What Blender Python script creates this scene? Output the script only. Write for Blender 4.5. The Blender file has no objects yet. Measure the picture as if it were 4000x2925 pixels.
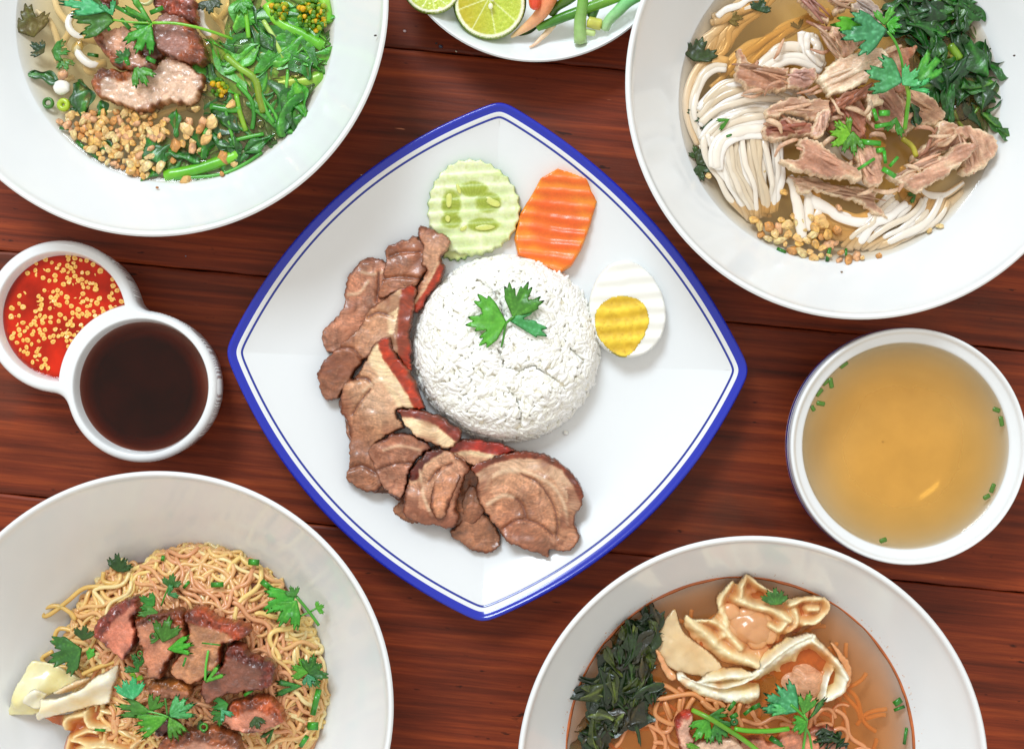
import bpy, math, random
import numpy as np
from mathutils import Vector, Matrix, Euler
from mathutils.geometry import delaunay_2d_cdt

# ---------------------------------------------------------------- camera, world, light
sc = bpy.context.scene
COL = sc.collection
ZC = 0.67                       # camera height over the table, metres
KS = 0.478 / 0.6 / 4000.0       # metres per plan unit per metre of distance
cam_d = bpy.data.cameras.new("camera"); cam = bpy.data.objects.new("camera", cam_d); COL.objects.link(cam)
cam.location = (0, 0, ZC); cam.rotation_euler = (0, 0, 0)
cam_d.sensor_width = 36; cam_d.lens = 36 * 0.6 / 0.478; cam_d.clip_start = 0.02; cam_d.clip_end = 50
sc.camera = cam
world = bpy.data.worlds.new("World"); sc.world = world; world.use_nodes = True
bg = world.node_tree.nodes["Background"]
bg.inputs[0].default_value = (1.0, 0.94, 0.86, 1); bg.inputs[1].default_value = 0.86
def area(name, loc, target, sx, sy, energy, color):
    d = bpy.data.lights.new(name, 'AREA'); d.shape = 'RECTANGLE'; d.size = sx; d.size_y = sy
    d.energy = energy; d.color = color
    o = bpy.data.objects.new(name, d); COL.objects.link(o); o.location = loc
    o.rotation_euler = (Vector(target) - Vector(loc)).to_track_quat('-Z', 'Y').to_euler()
    return o
area("window_light", (-0.55, 1.35, 1.75), (0, 0, 0), 0.75, 0.6, 36, (0.80, 0.91, 1.0))
sc.view_settings.view_transform = 'Standard'; sc.view_settings.look = 'None'
sc.view_settings.exposure = 0.0; sc.view_settings.gamma = 1.0
sc.cycles.transparent_max_bounces = 16
sc.cycles.max_bounces = 8

# ---------------------------------------------------------------- plan helpers
def S(z): return (ZC - z) * KS
def W(x, y, z):
    s = (ZC - z) * KS
    return ((x - 2000) * s, (1462.5 - y) * s, z)
FR = {'A': (0, 0, .6862), 'B': (2440, 0, .775), 'C': (0, 1850, .6862), 'D': (2000, 2080, .8854),
      'E': (1150, 800, .8778), 'F': (1550, 550, .575), 'G': (1500, 0, .487), 'H': (0, 900, .575),
      'I': (2950, 1230, .6173), 'J': (200, 0, .3099), 'K': (750, 0, .2724), 'L': (100, 350, .5312),
      'M': (2650, 0, .3633), 'N': (3300, 0, .3633), 'O': (2650, 500, .339), 'Q': (0, 2450, .3541),
      'R': (2150, 2300, .3784), 'V': (2800, 2300, .3783), '0': (0, 0, 1.0)}
def fp(f, pts):
    ox, oy, k = FR[f]
    return np.array([(ox + p[0] * k, oy + p[1] * k) for p in pts], float)

def lin(c):
    c = np.asarray(c, float) / 255.0
    return np.where(c <= .04045, c / 12.92, ((np.maximum(c, .0) + .055) / 1.055) ** 2.4)
def L4(c): return tuple(float(v) for v in lin(c)) + (1.0,)

def _hash(ix, iy, seed):
    n = (ix * 374761393 + iy * 668265263 + seed * 1442695041) & 0xffffffff
    n = ((n ^ (n >> 13)) * 1274126177) & 0xffffffff
    return ((n ^ (n >> 16)) & 0xffff) / 65535.0
def vnoise(x, y, seed=0):
    x = np.asarray(x, float); y = np.asarray(y, float)
    ix = np.floor(x).astype(np.int64); iy = np.floor(y).astype(np.int64)
    fx = x - ix; fy = y - iy; fx = fx * fx * (3 - 2 * fx); fy = fy * fy * (3 - 2 * fy)
    a = _hash(ix, iy, seed); b = _hash(ix + 1, iy, seed); c = _hash(ix, iy + 1, seed); d = _hash(ix + 1, iy + 1, seed)
    return (a * (1 - fx) + b * fx) * (1 - fy) + (c * (1 - fx) + d * fx) * fy
def fbm(x, y, s, seed=0, o=3):
    t = 0; a = .5; n = 0
    for k in range(o):
        t = t + a * vnoise(np.asarray(x) / s * 2 ** k, np.asarray(y) / s * 2 ** k, seed + k * 7); n += a; a *= .5
    return t / n
def mixc(a, b, t):
    t = np.clip(np.asarray(t, float), 0, 1)[..., None]
    return np.asarray(a, float) * (1 - t) + np.asarray(b, float) * t
def seg_dist(x, y, poly, closed=False):
    poly = np.asarray(poly, float); P = np.stack([x, y], -1)
    a = poly if closed else poly[:-1]; b = np.roll(poly, -1, 0) if closed else poly[1:]
    best = np.full(len(P), 1e9)
    for p, q in zip(a, b):
        d = q - p; L = max(1e-9, d @ d); t = np.clip(((P - p) @ d) / L, 0, 1)
        best = np.minimum(best, np.hypot(*(P - (p + t[:, None] * d)).T))
    return best
def inside(x, y, poly):
    poly = np.asarray(poly, float); r = np.zeros(len(x), bool); n = len(poly); j = n - 1
    for i in range(n):
        xi, yi = poly[i]; xj, yj = poly[j]
        if yi != yj:
            c = ((yi > y) != (yj > y)) & (x < (xj - xi) * (y - yi) / (yj - yi) + xi); r ^= c
        j = i
    return r
def catmull(P, n, closed=False):
    P = np.asarray(P, float); m = len(P); out = []
    if closed: idx = lambda i: P[i % m]; segs = m
    else:
        def idx(i):
            if i < 0: return 2 * P[0] - P[1]
            if i >= m: return 2 * P[-1] - P[-2]
            return P[i]
        segs = m - 1
    for i in range(segs):
        p0, p1, p2, p3 = idx(i - 1), idx(i), idx(i + 1), idx(i + 2)
        for k in range(n):
            t = k / n
            out.append(.5 * (2 * p1 + (p2 - p0) * t + (2 * p0 - 5 * p1 + 4 * p2 - p3) * t * t + (3 * p1 - p0 - 3 * p2 + p3) * t ** 3))
    if not closed: out.append(P[-1])
    return np.array(out)
def resample(P, step, closed=False):
    P = np.asarray(P, float)
    if closed: P = np.vstack([P, P[:1]])
    d = np.hypot(*(P[1:, :2] - P[:-1, :2]).T); c = np.concatenate([[0], np.cumsum(d)])
    n = max(3, int(round(c[-1] / step))); t = np.linspace(0, c[-1], n + 1)
    if closed: t = t[:-1]
    return np.stack([np.interp(t, c, P[:, k]) for k in range(P.shape[1])], -1)

# ---------------------------------------------------------------- object helpers
USED = {}
def tag(o, label=None, cat=None, group=None, kind=None):
    if label: o['label'] = label
    if cat: o['category'] = cat
    if group: o['group'] = group
    if kind: o['kind'] = kind
    if label and cat:
        if label in USED and not (group and USED[label] == group): print("DUPLABEL", label)
        USED[label] = group
        n = len(label.split())
        if n < 4 or n > 16: print("LABELLEN", n, label)
    return o
def thing(name, label, cat, loc, group=None):
    o = bpy.data.objects.new(name, None); COL.objects.link(o); o.location = loc
    o.empty_display_size = .01
    return tag(o, label, cat, group)
def mesh_obj(name, V, F, mat, parent=None, tint=None, smooth=True, attrs=None, origin=None):
    V = np.asarray(V, float)
    if origin is None:
        origin = np.array([(V[:, 0].min() + V[:, 0].max()) / 2, (V[:, 1].min() + V[:, 1].max()) / 2, V[:, 2].min()])
    me = bpy.data.meshes.new(name)
    me.from_pydata((V - origin).tolist(), [], F if isinstance(F, list) else F.tolist())
    if smooth: me.polygons.foreach_set('use_smooth', [True] * len(me.polygons))
    if tint is not None:
        t = np.asarray(tint, float)
        if t.ndim == 1: t = np.tile(t, (len(V), 1))
        a = me.color_attributes.new('tint', 'FLOAT_COLOR', 'POINT')
        c = np.ones((len(V), 4)); c[:, :3] = lin(np.clip(t, 0, 255)); a.data.foreach_set('color', c.ravel())
    for k, v in (attrs or {}).items():
        a = me.attributes.new(k, 'FLOAT', 'POINT'); a.data.foreach_set('value', np.asarray(v, float))
    if mat: me.materials.append(mat)
    me.update()
    o = bpy.data.objects.new(name, me); COL.objects.link(o)
    if parent is not None:
        o.parent = parent; o.location = Vector(origin) - parent_world(parent)
    else: o.location = origin
    return o
def parent_world(p):
    v = Vector(p.location)
    while p.parent: p = p.parent; v = v + Vector(p.location)
    return v
class Acc:
    def __init__(s): s.V = []; s.F = []; s.T = []; s.n = 0
    def add(s, V, F, T):
        V = np.asarray(V); T = np.asarray(T, float)
        if T.ndim == 1: T = np.tile(T, (len(V), 1))
        s.V.append(V); s.T.append(T)
        s.F += [tuple(i + s.n for i in f) for f in F]; s.n += len(V)
    def build(s, name, mat, parent=None):
        return mesh_obj(name, np.vstack(s.V), s.F, mat, parent, np.vstack(s.T))

# ---------------------------------------------------------------- materials
def new_mat(name):
    m = bpy.data.materials.new(name); m.use_nodes = True
    nt = m.node_tree; b = nt.nodes['Principled BSDF']
    return m, nt, b
def food(name, rough=.45, coat=0., sss=0., radius=(1, .5, .3), srad=.003, bump=None, crack=None, var=None, spec=.5, streak=None):
    m, nt, b = new_mat(name); N = nt.nodes; Lk = nt.links
    at = N.new('ShaderNodeAttribute'); at.attribute_name = 'tint'
    tc = N.new('ShaderNodeTexCoord'); col = at.outputs['Color']
    if var:
        for (sc_, am) in (var if isinstance(var, list) else [var]):
            nz = N.new('ShaderNodeTexNoise'); nz.inputs['Scale'].default_value = sc_; nz.inputs['Detail'].default_value = 5
            Lk.new(tc.outputs['Object'], nz.inputs['Vector'])
            mr = N.new('ShaderNodeMapRange'); mr.inputs[1].default_value = .3; mr.inputs[2].default_value = .7
            mr.inputs[3].default_value = 1 - am; mr.inputs[4].default_value = 1 + am * .7
            Lk.new(nz.outputs['Fac'], mr.inputs[0])
            mx = N.new('ShaderNodeVectorMath'); mx.operation = 'SCALE'
            Lk.new(col, mx.inputs[0]); Lk.new(mr.outputs[0], mx.inputs['Scale']); col = mx.outputs[0]
    if streak:
        s1, s2, am = streak
        nd = N.new('ShaderNodeTexNoise'); nd.inputs['Scale'].default_value = 45; nd.inputs['Detail'].default_value = 2; Lk.new(tc.outputs['Object'], nd.inputs['Vector'])
        ma = N.new('ShaderNodeVectorMath'); ma.operation = 'MULTIPLY_ADD'; ma.inputs[1].default_value = (.022, .022, 0); Lk.new(nd.outputs['Color'], ma.inputs[0]); Lk.new(tc.outputs['Object'], ma.inputs[2])
        mp = N.new('ShaderNodeMapping'); mp.inputs['Rotation'].default_value = (0, 0, .8); mp.inputs['Scale'].default_value = (s1, s2, s1); Lk.new(ma.outputs[0], mp.inputs[0])
        nz = N.new('ShaderNodeTexNoise'); nz.inputs['Scale'].default_value = 1; nz.inputs['Detail'].default_value = 5; nz.inputs['Roughness'].default_value = .65; Lk.new(mp.outputs[0], nz.inputs['Vector'])
        mr = N.new('ShaderNodeMapRange'); mr.inputs[1].default_value = .32; mr.inputs[2].default_value = .68; mr.inputs[3].default_value = 1 - am; mr.inputs[4].default_value = 1 + am * .6; Lk.new(nz.outputs['Fac'], mr.inputs[0])
        mx = N.new('ShaderNodeVectorMath'); mx.operation = 'SCALE'; Lk.new(col, mx.inputs[0]); Lk.new(mr.outputs[0], mx.inputs['Scale']); col = mx.outputs[0]; SH = nz.outputs['Fac']
    nrm = None
    def addb(h, strength, dist):
        nonlocal nrm
        bp = N.new('ShaderNodeBump'); bp.inputs['Strength'].default_value = strength; bp.inputs['Distance'].default_value = dist
        Lk.new(h, bp.inputs['Height'])
        if nrm is not None: Lk.new(nrm, bp.inputs['Normal'])
        nrm = bp.outputs['Normal']
    if crack:
        sc_, st = crack
        nz = N.new('ShaderNodeTexNoise'); nz.inputs['Scale'].default_value = sc_ * .6; nz.inputs['Detail'].default_value = 3
        Lk.new(tc.outputs['Object'], nz.inputs['Vector'])
        mv = N.new('ShaderNodeVectorMath'); mv.operation = 'MULTIPLY_ADD'; mv.inputs[1].default_value = (.004, .004, .004)
        Lk.new(nz.outputs['Color'], mv.inputs[0]); Lk.new(tc.outputs['Object'], mv.inputs[2])
        vo = N.new('ShaderNodeTexVoronoi'); vo.feature = 'DISTANCE_TO_EDGE'; vo.inputs['Scale'].default_value = sc_
        Lk.new(mv.outputs[0], vo.inputs['Vector'])
        mr = N.new('ShaderNodeMapRange'); mr.inputs[1].default_value = 0; mr.inputs[2].default_value = .12
        Lk.new(vo.outputs['Distance'], mr.inputs[0]); addb(mr.outputs[0], st, .0006)
        mc = N.new('ShaderNodeMapRange'); mc.inputs[1].default_value = 0; mc.inputs[2].default_value = .06; mc.inputs[3].default_value = .72; mc.inputs[4].default_value = 1
        Lk.new(vo.outputs['Distance'], mc.inputs[0])
        mx = N.new('ShaderNodeVectorMath'); mx.operation = 'SCALE'
        Lk.new(col, mx.inputs[0]); Lk.new(mc.outputs[0], mx.inputs['Scale']); col = mx.outputs[0]
    if streak: addb(SH, .35, .0006)
    if bump:
        for (sc_, st, ds) in (bump if isinstance(bump, list) else [bump]):
            nz = N.new('ShaderNodeTexNoise'); nz.inputs['Scale'].default_value = sc_; nz.inputs['Detail'].default_value = 4
            Lk.new(tc.outputs['Object'], nz.inputs['Vector']); addb(nz.outputs['Fac'], st, ds)
    Lk.new(col, b.inputs['Base Color'])
    if nrm is not None: Lk.new(nrm, b.inputs['Normal'])
    b.inputs['Roughness'].default_value = rough; b.inputs['Specular IOR Level'].default_value = spec
    b.inputs['Coat Weight'].default_value = coat; b.inputs['Coat Roughness'].default_value = .12
    if sss:
        b.inputs['Subsurface Weight'].default_value = sss; b.inputs['Subsurface Radius'].default_value = radius
        b.inputs['Subsurface Scale'].default_value = srad
    return m
def liquid(name, body, tintc, rough=.06, ripple=(120, .12), mott=.93):
    """turbid liquid: 'opac' is how much of the light its own body scatters back over the local depth"""
    m = bpy.data.materials.new(name); m.use_nodes = True; nt = m.node_tree; N = nt.nodes; Lk = nt.links
    b = N['Principled BSDF']; out = N['Material Output']
    tc = N.new('ShaderNodeTexCoord')
    nz = N.new('ShaderNodeTexNoise'); nz.inputs['Scale'].default_value = ripple[0]; nz.inputs['Detail'].default_value = 3
    Lk.new(tc.outputs['Object'], nz.inputs['Vector'])
    bp = N.new('ShaderNodeBump'); bp.inputs['Strength'].default_value = ripple[1]; bp.inputs['Distance'].default_value = .0008
    Lk.new(nz.outputs['Fac'], bp.inputs['Height'])
    n2 = N.new('ShaderNodeTexNoise'); n2.inputs['Scale'].default_value = 55; n2.inputs['Detail'].default_value = 4
    Lk.new(tc.outputs['Object'], n2.inputs['Vector'])
    cm = N.new('ShaderNodeMix'); cm.data_type = 'RGBA'; cm.inputs[6].default_value = L4(body); cm.inputs[7].default_value = L4([c * mott for c in body])
    mr = N.new('ShaderNodeMapRange'); mr.inputs[1].default_value = .35; mr.inputs[2].default_value = .65
    Lk.new(n2.outputs['Fac'], mr.inputs[0]); Lk.new(mr.outputs[0], cm.inputs[0])
    Lk.new(cm.outputs[2], b.inputs['Base Color'])
    b.inputs['Roughness'].default_value = .5; b.inputs['Specular IOR Level'].default_value = 0
    tr = N.new('ShaderNodeBsdfTransparent'); dp = N.new('ShaderNodeAttribute'); dp.attribute_name = 'deep'
    tm = N.new('ShaderNodeMix'); tm.data_type = 'RGBA'; tm.inputs[6].default_value = (1, 1, 1, 1); tm.inputs[7].default_value = L4(tintc)
    Lk.new(dp.outputs['Fac'], tm.inputs[0]); Lk.new(tm.outputs[2], tr.inputs[0])
    at = N.new('ShaderNodeAttribute'); at.attribute_name = 'opac'
    mx = N.new('ShaderNodeMixShader'); Lk.new(at.outputs['Fac'], mx.inputs[0]); Lk.new(tr.outputs[0], mx.inputs[1]); Lk.new(b.outputs[0], mx.inputs[2])
    gl = N.new('ShaderNodeBsdfGlossy'); gl.inputs['Roughness'].default_value = rough; Lk.new(bp.outputs[0], gl.inputs['Normal'])
    fr = N.new('ShaderNodeFresnel'); fr.inputs[0].default_value = 1.34; Lk.new(bp.outputs[0], fr.inputs['Normal'])
    m2 = N.new('ShaderNodeMixShader'); Lk.new(fr.outputs[0], m2.inputs[0]); Lk.new(mx.outputs[0], m2.inputs[1]); Lk.new(gl.outputs[0], m2.inputs[2])
    Lk.new(m2.outputs[0], out.inputs['Surface'])
    return m
def plain(name, c, rough=.3, coat=0., spec=.5):
    m, nt, b = new_mat(name); b.inputs['Base Color'].default_value = L4(c); b.inputs['Roughness'].default_value = rough
    b.inputs['Coat Weight'].default_value = coat; b.inputs['Specular IOR Level'].default_value = spec
    b.inputs['Coat Roughness'].default_value = .05
    return m
def glaze(name, c):
    m, nt, b = new_mat(name); N = nt.nodes; Lk = nt.links
    tc = N.new('ShaderNodeTexCoord'); nz = N.new('ShaderNodeTexNoise'); nz.inputs['Scale'].default_value = 22; nz.inputs['Detail'].default_value = 2
    Lk.new(tc.outputs['Object'], nz.inputs['Vector'])
    bp = N.new('ShaderNodeBump'); bp.inputs['Strength'].default_value = .10; bp.inputs['Distance'].default_value = .002
    Lk.new(nz.outputs['Fac'], bp.inputs['Height']); Lk.new(bp.outputs[0], b.inputs['Normal'])
    n2 = N.new('ShaderNodeTexNoise'); n2.inputs['Scale'].default_value = 60; n2.inputs['Detail'].default_value = 5
    Lk.new(tc.outputs['Object'], n2.inputs['Vector'])
    mx = N.new('ShaderNodeMix'); mx.data_type = 'RGBA'; mx.inputs[6].default_value = L4([v * .985 for v in c]); mx.inputs[7].default_value = L4(c)
    Lk.new(n2.outputs['Fac'], mx.inputs[0]); Lk.new(mx.outputs[2], b.inputs['Base Color'])
    b.inputs['Roughness'].default_value = .16; b.inputs['Coat Weight'].default_value = .4; b.inputs['Coat Roughness'].default_value = .06
    return m
M = {}
M['china'] = glaze('white_glazed_china', (232, 236, 238))
M['blue'] = glaze('cobalt_glaze', (4, 36, 176))
M['blueline'] = glaze('cobalt_line_glaze', (16, 44, 150))
M['roast'] = food('roast_pork', .38, coat=.34, streak=(110, 900, .34), sss=.08, radius=(1, .35, .2), srad=.002, bump=[(420, .2, .0005), (1800, .25, .0002)], var=[(130, .12)])
M['fried'] = food('fried_pork', .34, coat=.55, sss=.06, bump=[(420, .4, .0008), (1400, .6, .0007)], var=[(260, .2), (1100, .18)])
M['duck'] = food('shredded_duck', .42, coat=.2, streak=(200, 1100, .2), sss=.15, radius=(1, .5, .35), srad=.002, bump=[(500, .4, .0008), (1900, .35, .0004)], var=[(220, .16), (1000, .12)])
M['leaf'] = food('coriander_leaf', .42, coat=.1, sss=.1, radius=(.4, 1, .1), srad=.001, bump=(1500, .35, .0003), var=(350, .2))
M['wilt'] = food('blanched_leaf', .38, coat=.3, bump=[(300, .5, .001), (1100, .4, .0005)], var=[(180, .35), (700, .25)])
M['stem'] = food('green_stem', .3, coat=.4, sss=.15, radius=(.5, 1, .2), srad=.002, bump=(700, .25, .0004), var=(250, .15))
M['noodle'] = food('egg_noodle', .35, coat=.3, sss=.25, radius=(1, .7, .4), srad=.0015, bump=(900, .12, .0003), var=(200, .08))
M['rice_noodle'] = food('rice_noodle', .25, coat=.6, sss=.35, radius=(1, .9, .8), srad=.003, bump=(200, .1, .0005), var=(120, .05))
M['skin'] = food('wonton_skin', .3, coat=.45, sss=.35, radius=(1, .7, .4), srad=.003, bump=[(180, .3, .001), (900, .15, .0003)], var=(150, .07))
M['rice'] = food('boiled_rice', .42, coat=.1)
M['garlic'] = food('fried_garlic', .35, coat=.3, sss=.2, radius=(1, .6, .2), srad=.0015, bump=(1200, .5, .0005), var=(500, .22))
M['veg'] = food('cut_vegetable', .33, coat=.25, sss=.3, radius=(1, .8, .3), srad=.003, bump=[(800, .2, .0004)], var=[(140, .07), (800, .07)])
M['egg'] = food('boiled_egg', .3, coat=.2, sss=.3, radius=(1, .95, .9), srad=.003, bump=(400, .05, .0004))
M['yolk'] = food('egg_yolk', .6, sss=.2, radius=(1, .7, .1), srad=.002, bump=[(700, .3, .0005)], var=[(150, .12)])
M['seed'] = food('chilli_seed', .35, coat=.4, sss=.2, radius=(1, .6, .2), srad=.001)
def clear_mat(name, c):
    m = bpy.data.materials.new(name); m.use_nodes = True; nt = m.node_tree; N = nt.nodes; Lk = nt.links
    N.remove(N['Principled BSDF'])
    tr = N.new('ShaderNodeBsdfTransparent'); tr.inputs[0].default_value = L4(c)
    gl = N.new('ShaderNodeBsdfGlossy'); gl.inputs['Roughness'].default_value = .04
    fr = N.new('ShaderNodeFresnel'); fr.inputs[0].default_value = 1.47
    mx = N.new('ShaderNodeMixShader'); Lk.new(fr.outputs[0], mx.inputs[0]); Lk.new(tr.outputs[0], mx.inputs[1]); Lk.new(gl.outputs[0], mx.inputs[2])
    Lk.new(mx.outputs[0], N['Material Output'].inputs['Surface'])
    return m
M['oil'] = clear_mat('floating_oil', (250, 246, 226))

def wood_mat():
    m, nt, b = new_mat('varnished_wood'); N = nt.nodes; Lk = nt.links
    tc = N.new('ShaderNodeTexCoord'); oi = N.new('ShaderNodeObjectInfo')
    off = N.new('ShaderNodeVectorMath'); off.operation = 'MULTIPLY_ADD'
    cb = N.new('ShaderNodeCombineXYZ')
    for i in range(3): Lk.new(oi.outputs['Random'], cb.inputs[i])
    off.inputs[1].default_value = (3.1, 5.7, 1.3); Lk.new(cb.outputs[0], off.inputs[0]); Lk.new(tc.outputs['Object'], off.inputs[2])
    def noise(scale, vec, detail=6, rough=.6, dist=0.):
        mp = N.new('ShaderNodeMapping'); mp.inputs['Scale'].default_value = scale; Lk.new(vec, mp.inputs[0])
        n = N.new('ShaderNodeTexNoise'); n.inputs['Scale'].default_value = 1; n.inputs['Detail'].default_value = detail
        n.inputs['Roughness'].default_value = rough; n.inputs['Distortion'].default_value = dist; Lk.new(mp.outputs[0], n.inputs['Vector']); return n.outputs['Fac']
    v = off.outputs[0]
    grain = noise((7, 210, 30), v, 7, .65, .3)
    fine = noise((22, 620, 30), v, 5, .75)
    blot = noise((7, 16, 5), v, 4, .55, .5)
    ramp = N.new('ShaderNodeValToRGB'); e = ramp.color_ramp.elements
    e[0].position = .28; e[0].color = L4((78, 29, 12)); e[1].position = .78; e[1].color = L4((172, 78, 34))
    k = e.new(.5); k.color = L4((122, 47, 21))
    Lk.new(grain, ramp.inputs[0])
    def scale(col, fac, lo, hi, a=.3, bb=.7):
        mr = N.new('ShaderNodeMapRange'); mr.inputs[1].default_value = a; mr.inputs[2].default_value = bb; mr.inputs[3].default_value = lo; mr.inputs[4].default_value = hi
        Lk.new(fac, mr.inputs[0]); mx = N.new('ShaderNodeVectorMath'); mx.operation = 'SCALE'
        Lk.new(col, mx.inputs[0]); Lk.new(mr.outputs[0], mx.inputs['Scale']); return mx.outputs[0]
    c = scale(ramp.outputs[0], fine, .82, 1.16); c = scale(c, blot, .62, 1.22)
    wr = noise((9, 12, 5), v, 5, .6, .3); wm = N.new('ShaderNodeMapRange'); wm.inputs[1].default_value = .56; wm.inputs[2].default_value = .70; wm.inputs[4].default_value = .55; Lk.new(wr, wm.inputs[0])
    wx = N.new('ShaderNodeMix'); wx.data_type = 'RGBA'; Lk.new(wm.outputs[0], wx.inputs[0]); Lk.new(c, wx.inputs[6]); wx.inputs[7].default_value = L4((88, 52, 38)); c = wx.outputs[2]
    # dark dents and pale worn flecks
    vo = noise((75, 240, 50), v, 3, .5)
    c = scale(c, vo, 1, .25, .68, .74)
    fl = noise((55, 420, 50), v, 2, .5)
    mr = N.new('ShaderNodeMapRange'); mr.inputs[1].default_value = .76; mr.inputs[2].default_value = .80; Lk.new(fl, mr.inputs[0])
    mx = N.new('ShaderNodeMix'); mx.data_type = 'RGBA'; Lk.new(mr.outputs[0], mx.inputs[0]); Lk.new(c, mx.inputs[6]); mx.inputs[7].default_value = L4((196, 120, 84))
    Lk.new(mx.outputs[2], b.inputs['Base Color'])
    rr = N.new('ShaderNodeMapRange'); rr.inputs[3].default_value = .32; rr.inputs[4].default_value = .62; Lk.new(blot, rr.inputs[0]); Lk.new(rr.outputs[0], b.inputs['Roughness'])
    bp = N.new('ShaderNodeBump'); bp.inputs['Strength'].default_value = .35; bp.inputs['Distance'].default_value = .0005; Lk.new(grain, bp.inputs['Height'])
    b2 = N.new('ShaderNodeBump'); b2.inputs['Strength'].default_value = .3; b2.inputs['Distance'].default_value = .0003; Lk.new(fine, b2.inputs['Height']); Lk.new(bp.outputs[0], b2.inputs['Normal'])
    Lk.new(b2.outputs[0], b.inputs['Normal']); b.inputs['Specular IOR Level'].default_value = .25
    return m
M['wood'] = wood_mat()

# ---------------------------------------------------------------- shape generators
def slab_geo(outline, z0, th, sp, col, zf=None, er=None, rag=(0, 20), bumps=(), seed=0, smooth=3, zmap=None, under=None, bmask=None):
    """closed pillow-edged slab from a plan outline; thickness falls to nothing over edge radius er"""
    P = np.asarray(outline, float)
    if smooth: P = catmull(P, smooth, True)
    P = resample(P, sp, True)
    if rag[0]:
        c = P.mean(0); nr = np.roll(P, -1, 0) - np.roll(P, 1, 0); nr = np.stack([nr[:, 1], -nr[:, 0]], -1); nr /= (np.hypot(*nr.T)[:, None] + 1e-9)
        P = P + nr * (((fbm(P[:, 0], P[:, 1], rag[1], seed, 3) - .5) * 2 + (fbm(P[:, 0], P[:, 1], rag[1] / 3.2, seed + 50, 2) - .5) * 1.1) * rag[0])[:, None]
    lo = P.min(0); hi = P.max(0)
    xs = np.arange(lo[0], hi[0], sp); ys = np.arange(lo[1], hi[1], sp * .87)
    X, Y = np.meshgrid(xs, ys); X = X + (np.arange(len(ys)) % 2)[:, None] * sp * .5
    rs = np.random.RandomState(seed + 5)
    X = (X + rs.uniform(-.15, .15, X.shape) * sp).ravel(); Y = (Y + rs.uniform(-.15, .15, Y.shape) * sp).ravel()
    k = inside(X, Y, P); X = X[k]; Y = Y[k]
    if len(X):
        d = seg_dist(X, Y, P, True); k = d > sp * .55; X = X[k]; Y = Y[k]
    n = len(P); pts = np.vstack([P, np.stack([X, Y], -1)])
    res = delaunay_2d_cdt([Vector(p) for p in pts], [(i, (i + 1) % n) for i in range(n)], [], 1, 1e-5)
    v2 = np.array([(v.x, v.y) for v in res[0]]); tris = [tuple(f) for f in res[2]]
    bset = set()
    for i, og in enumerate(res[3]):
        if any(o < n for o in og): bset.add(i)
    x, y = v2[:, 0], v2[:, 1]
    d = seg_dist(x, y, P, True); d[list(bset)] = 0
    er = er or th / S(z0) * 1.0
    t = np.clip(d / er, 0, 1); prof = np.sqrt(np.clip(1 - (1 - t) ** 2, 0, 1))
    base = z0 + (zf(x, y) if zf else 0 * x)
    z = base + th * prof
    bm = bmask(x, y, d) if bmask else 1.0
    for (am, scl) in bumps: z = z + am * (fbm(x, y, scl, seed + 11) - .5) * 2 * prof * bm
    T = np.clip(col(x, y, d), 0, 255) if callable(col) else np.tile(np.asarray(col, float), (len(x), 1))
    zm = z0 + th if zmap is None else zmap
    s = S(zm); wx = (x - 2000) * s; wy = (1462.5 - y) * s
    m = len(x); zb = base - (under or 0) * prof
    V = np.vstack([np.stack([wx, wy, z], -1), np.stack([wx, wy, zb - 1e-5], -1)])
    # orientation: make top faces point up
    F = []
    bidx = {}
    for f in tris:
        a, b, c = f
        ar = (wx[b] - wx[a]) * (wy[c] - wy[a]) - (wx[c] - wx[a]) * (wy[b] - wy[a])
        if ar < 0: a, c = c, a
        F.append((a, b, c))
        F.append(tuple((i if i in bset else i + m) for i in (c, b, a)))
    return V, F, np.vstack([T, T])
def slab(name, outline, z0, th, sp, col, mat, parent=None, **k):
    V, F, T = slab_geo(outline, z0, th, sp, col, **k)
    return mesh_obj(name, V, F, mat, parent, T)
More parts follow.
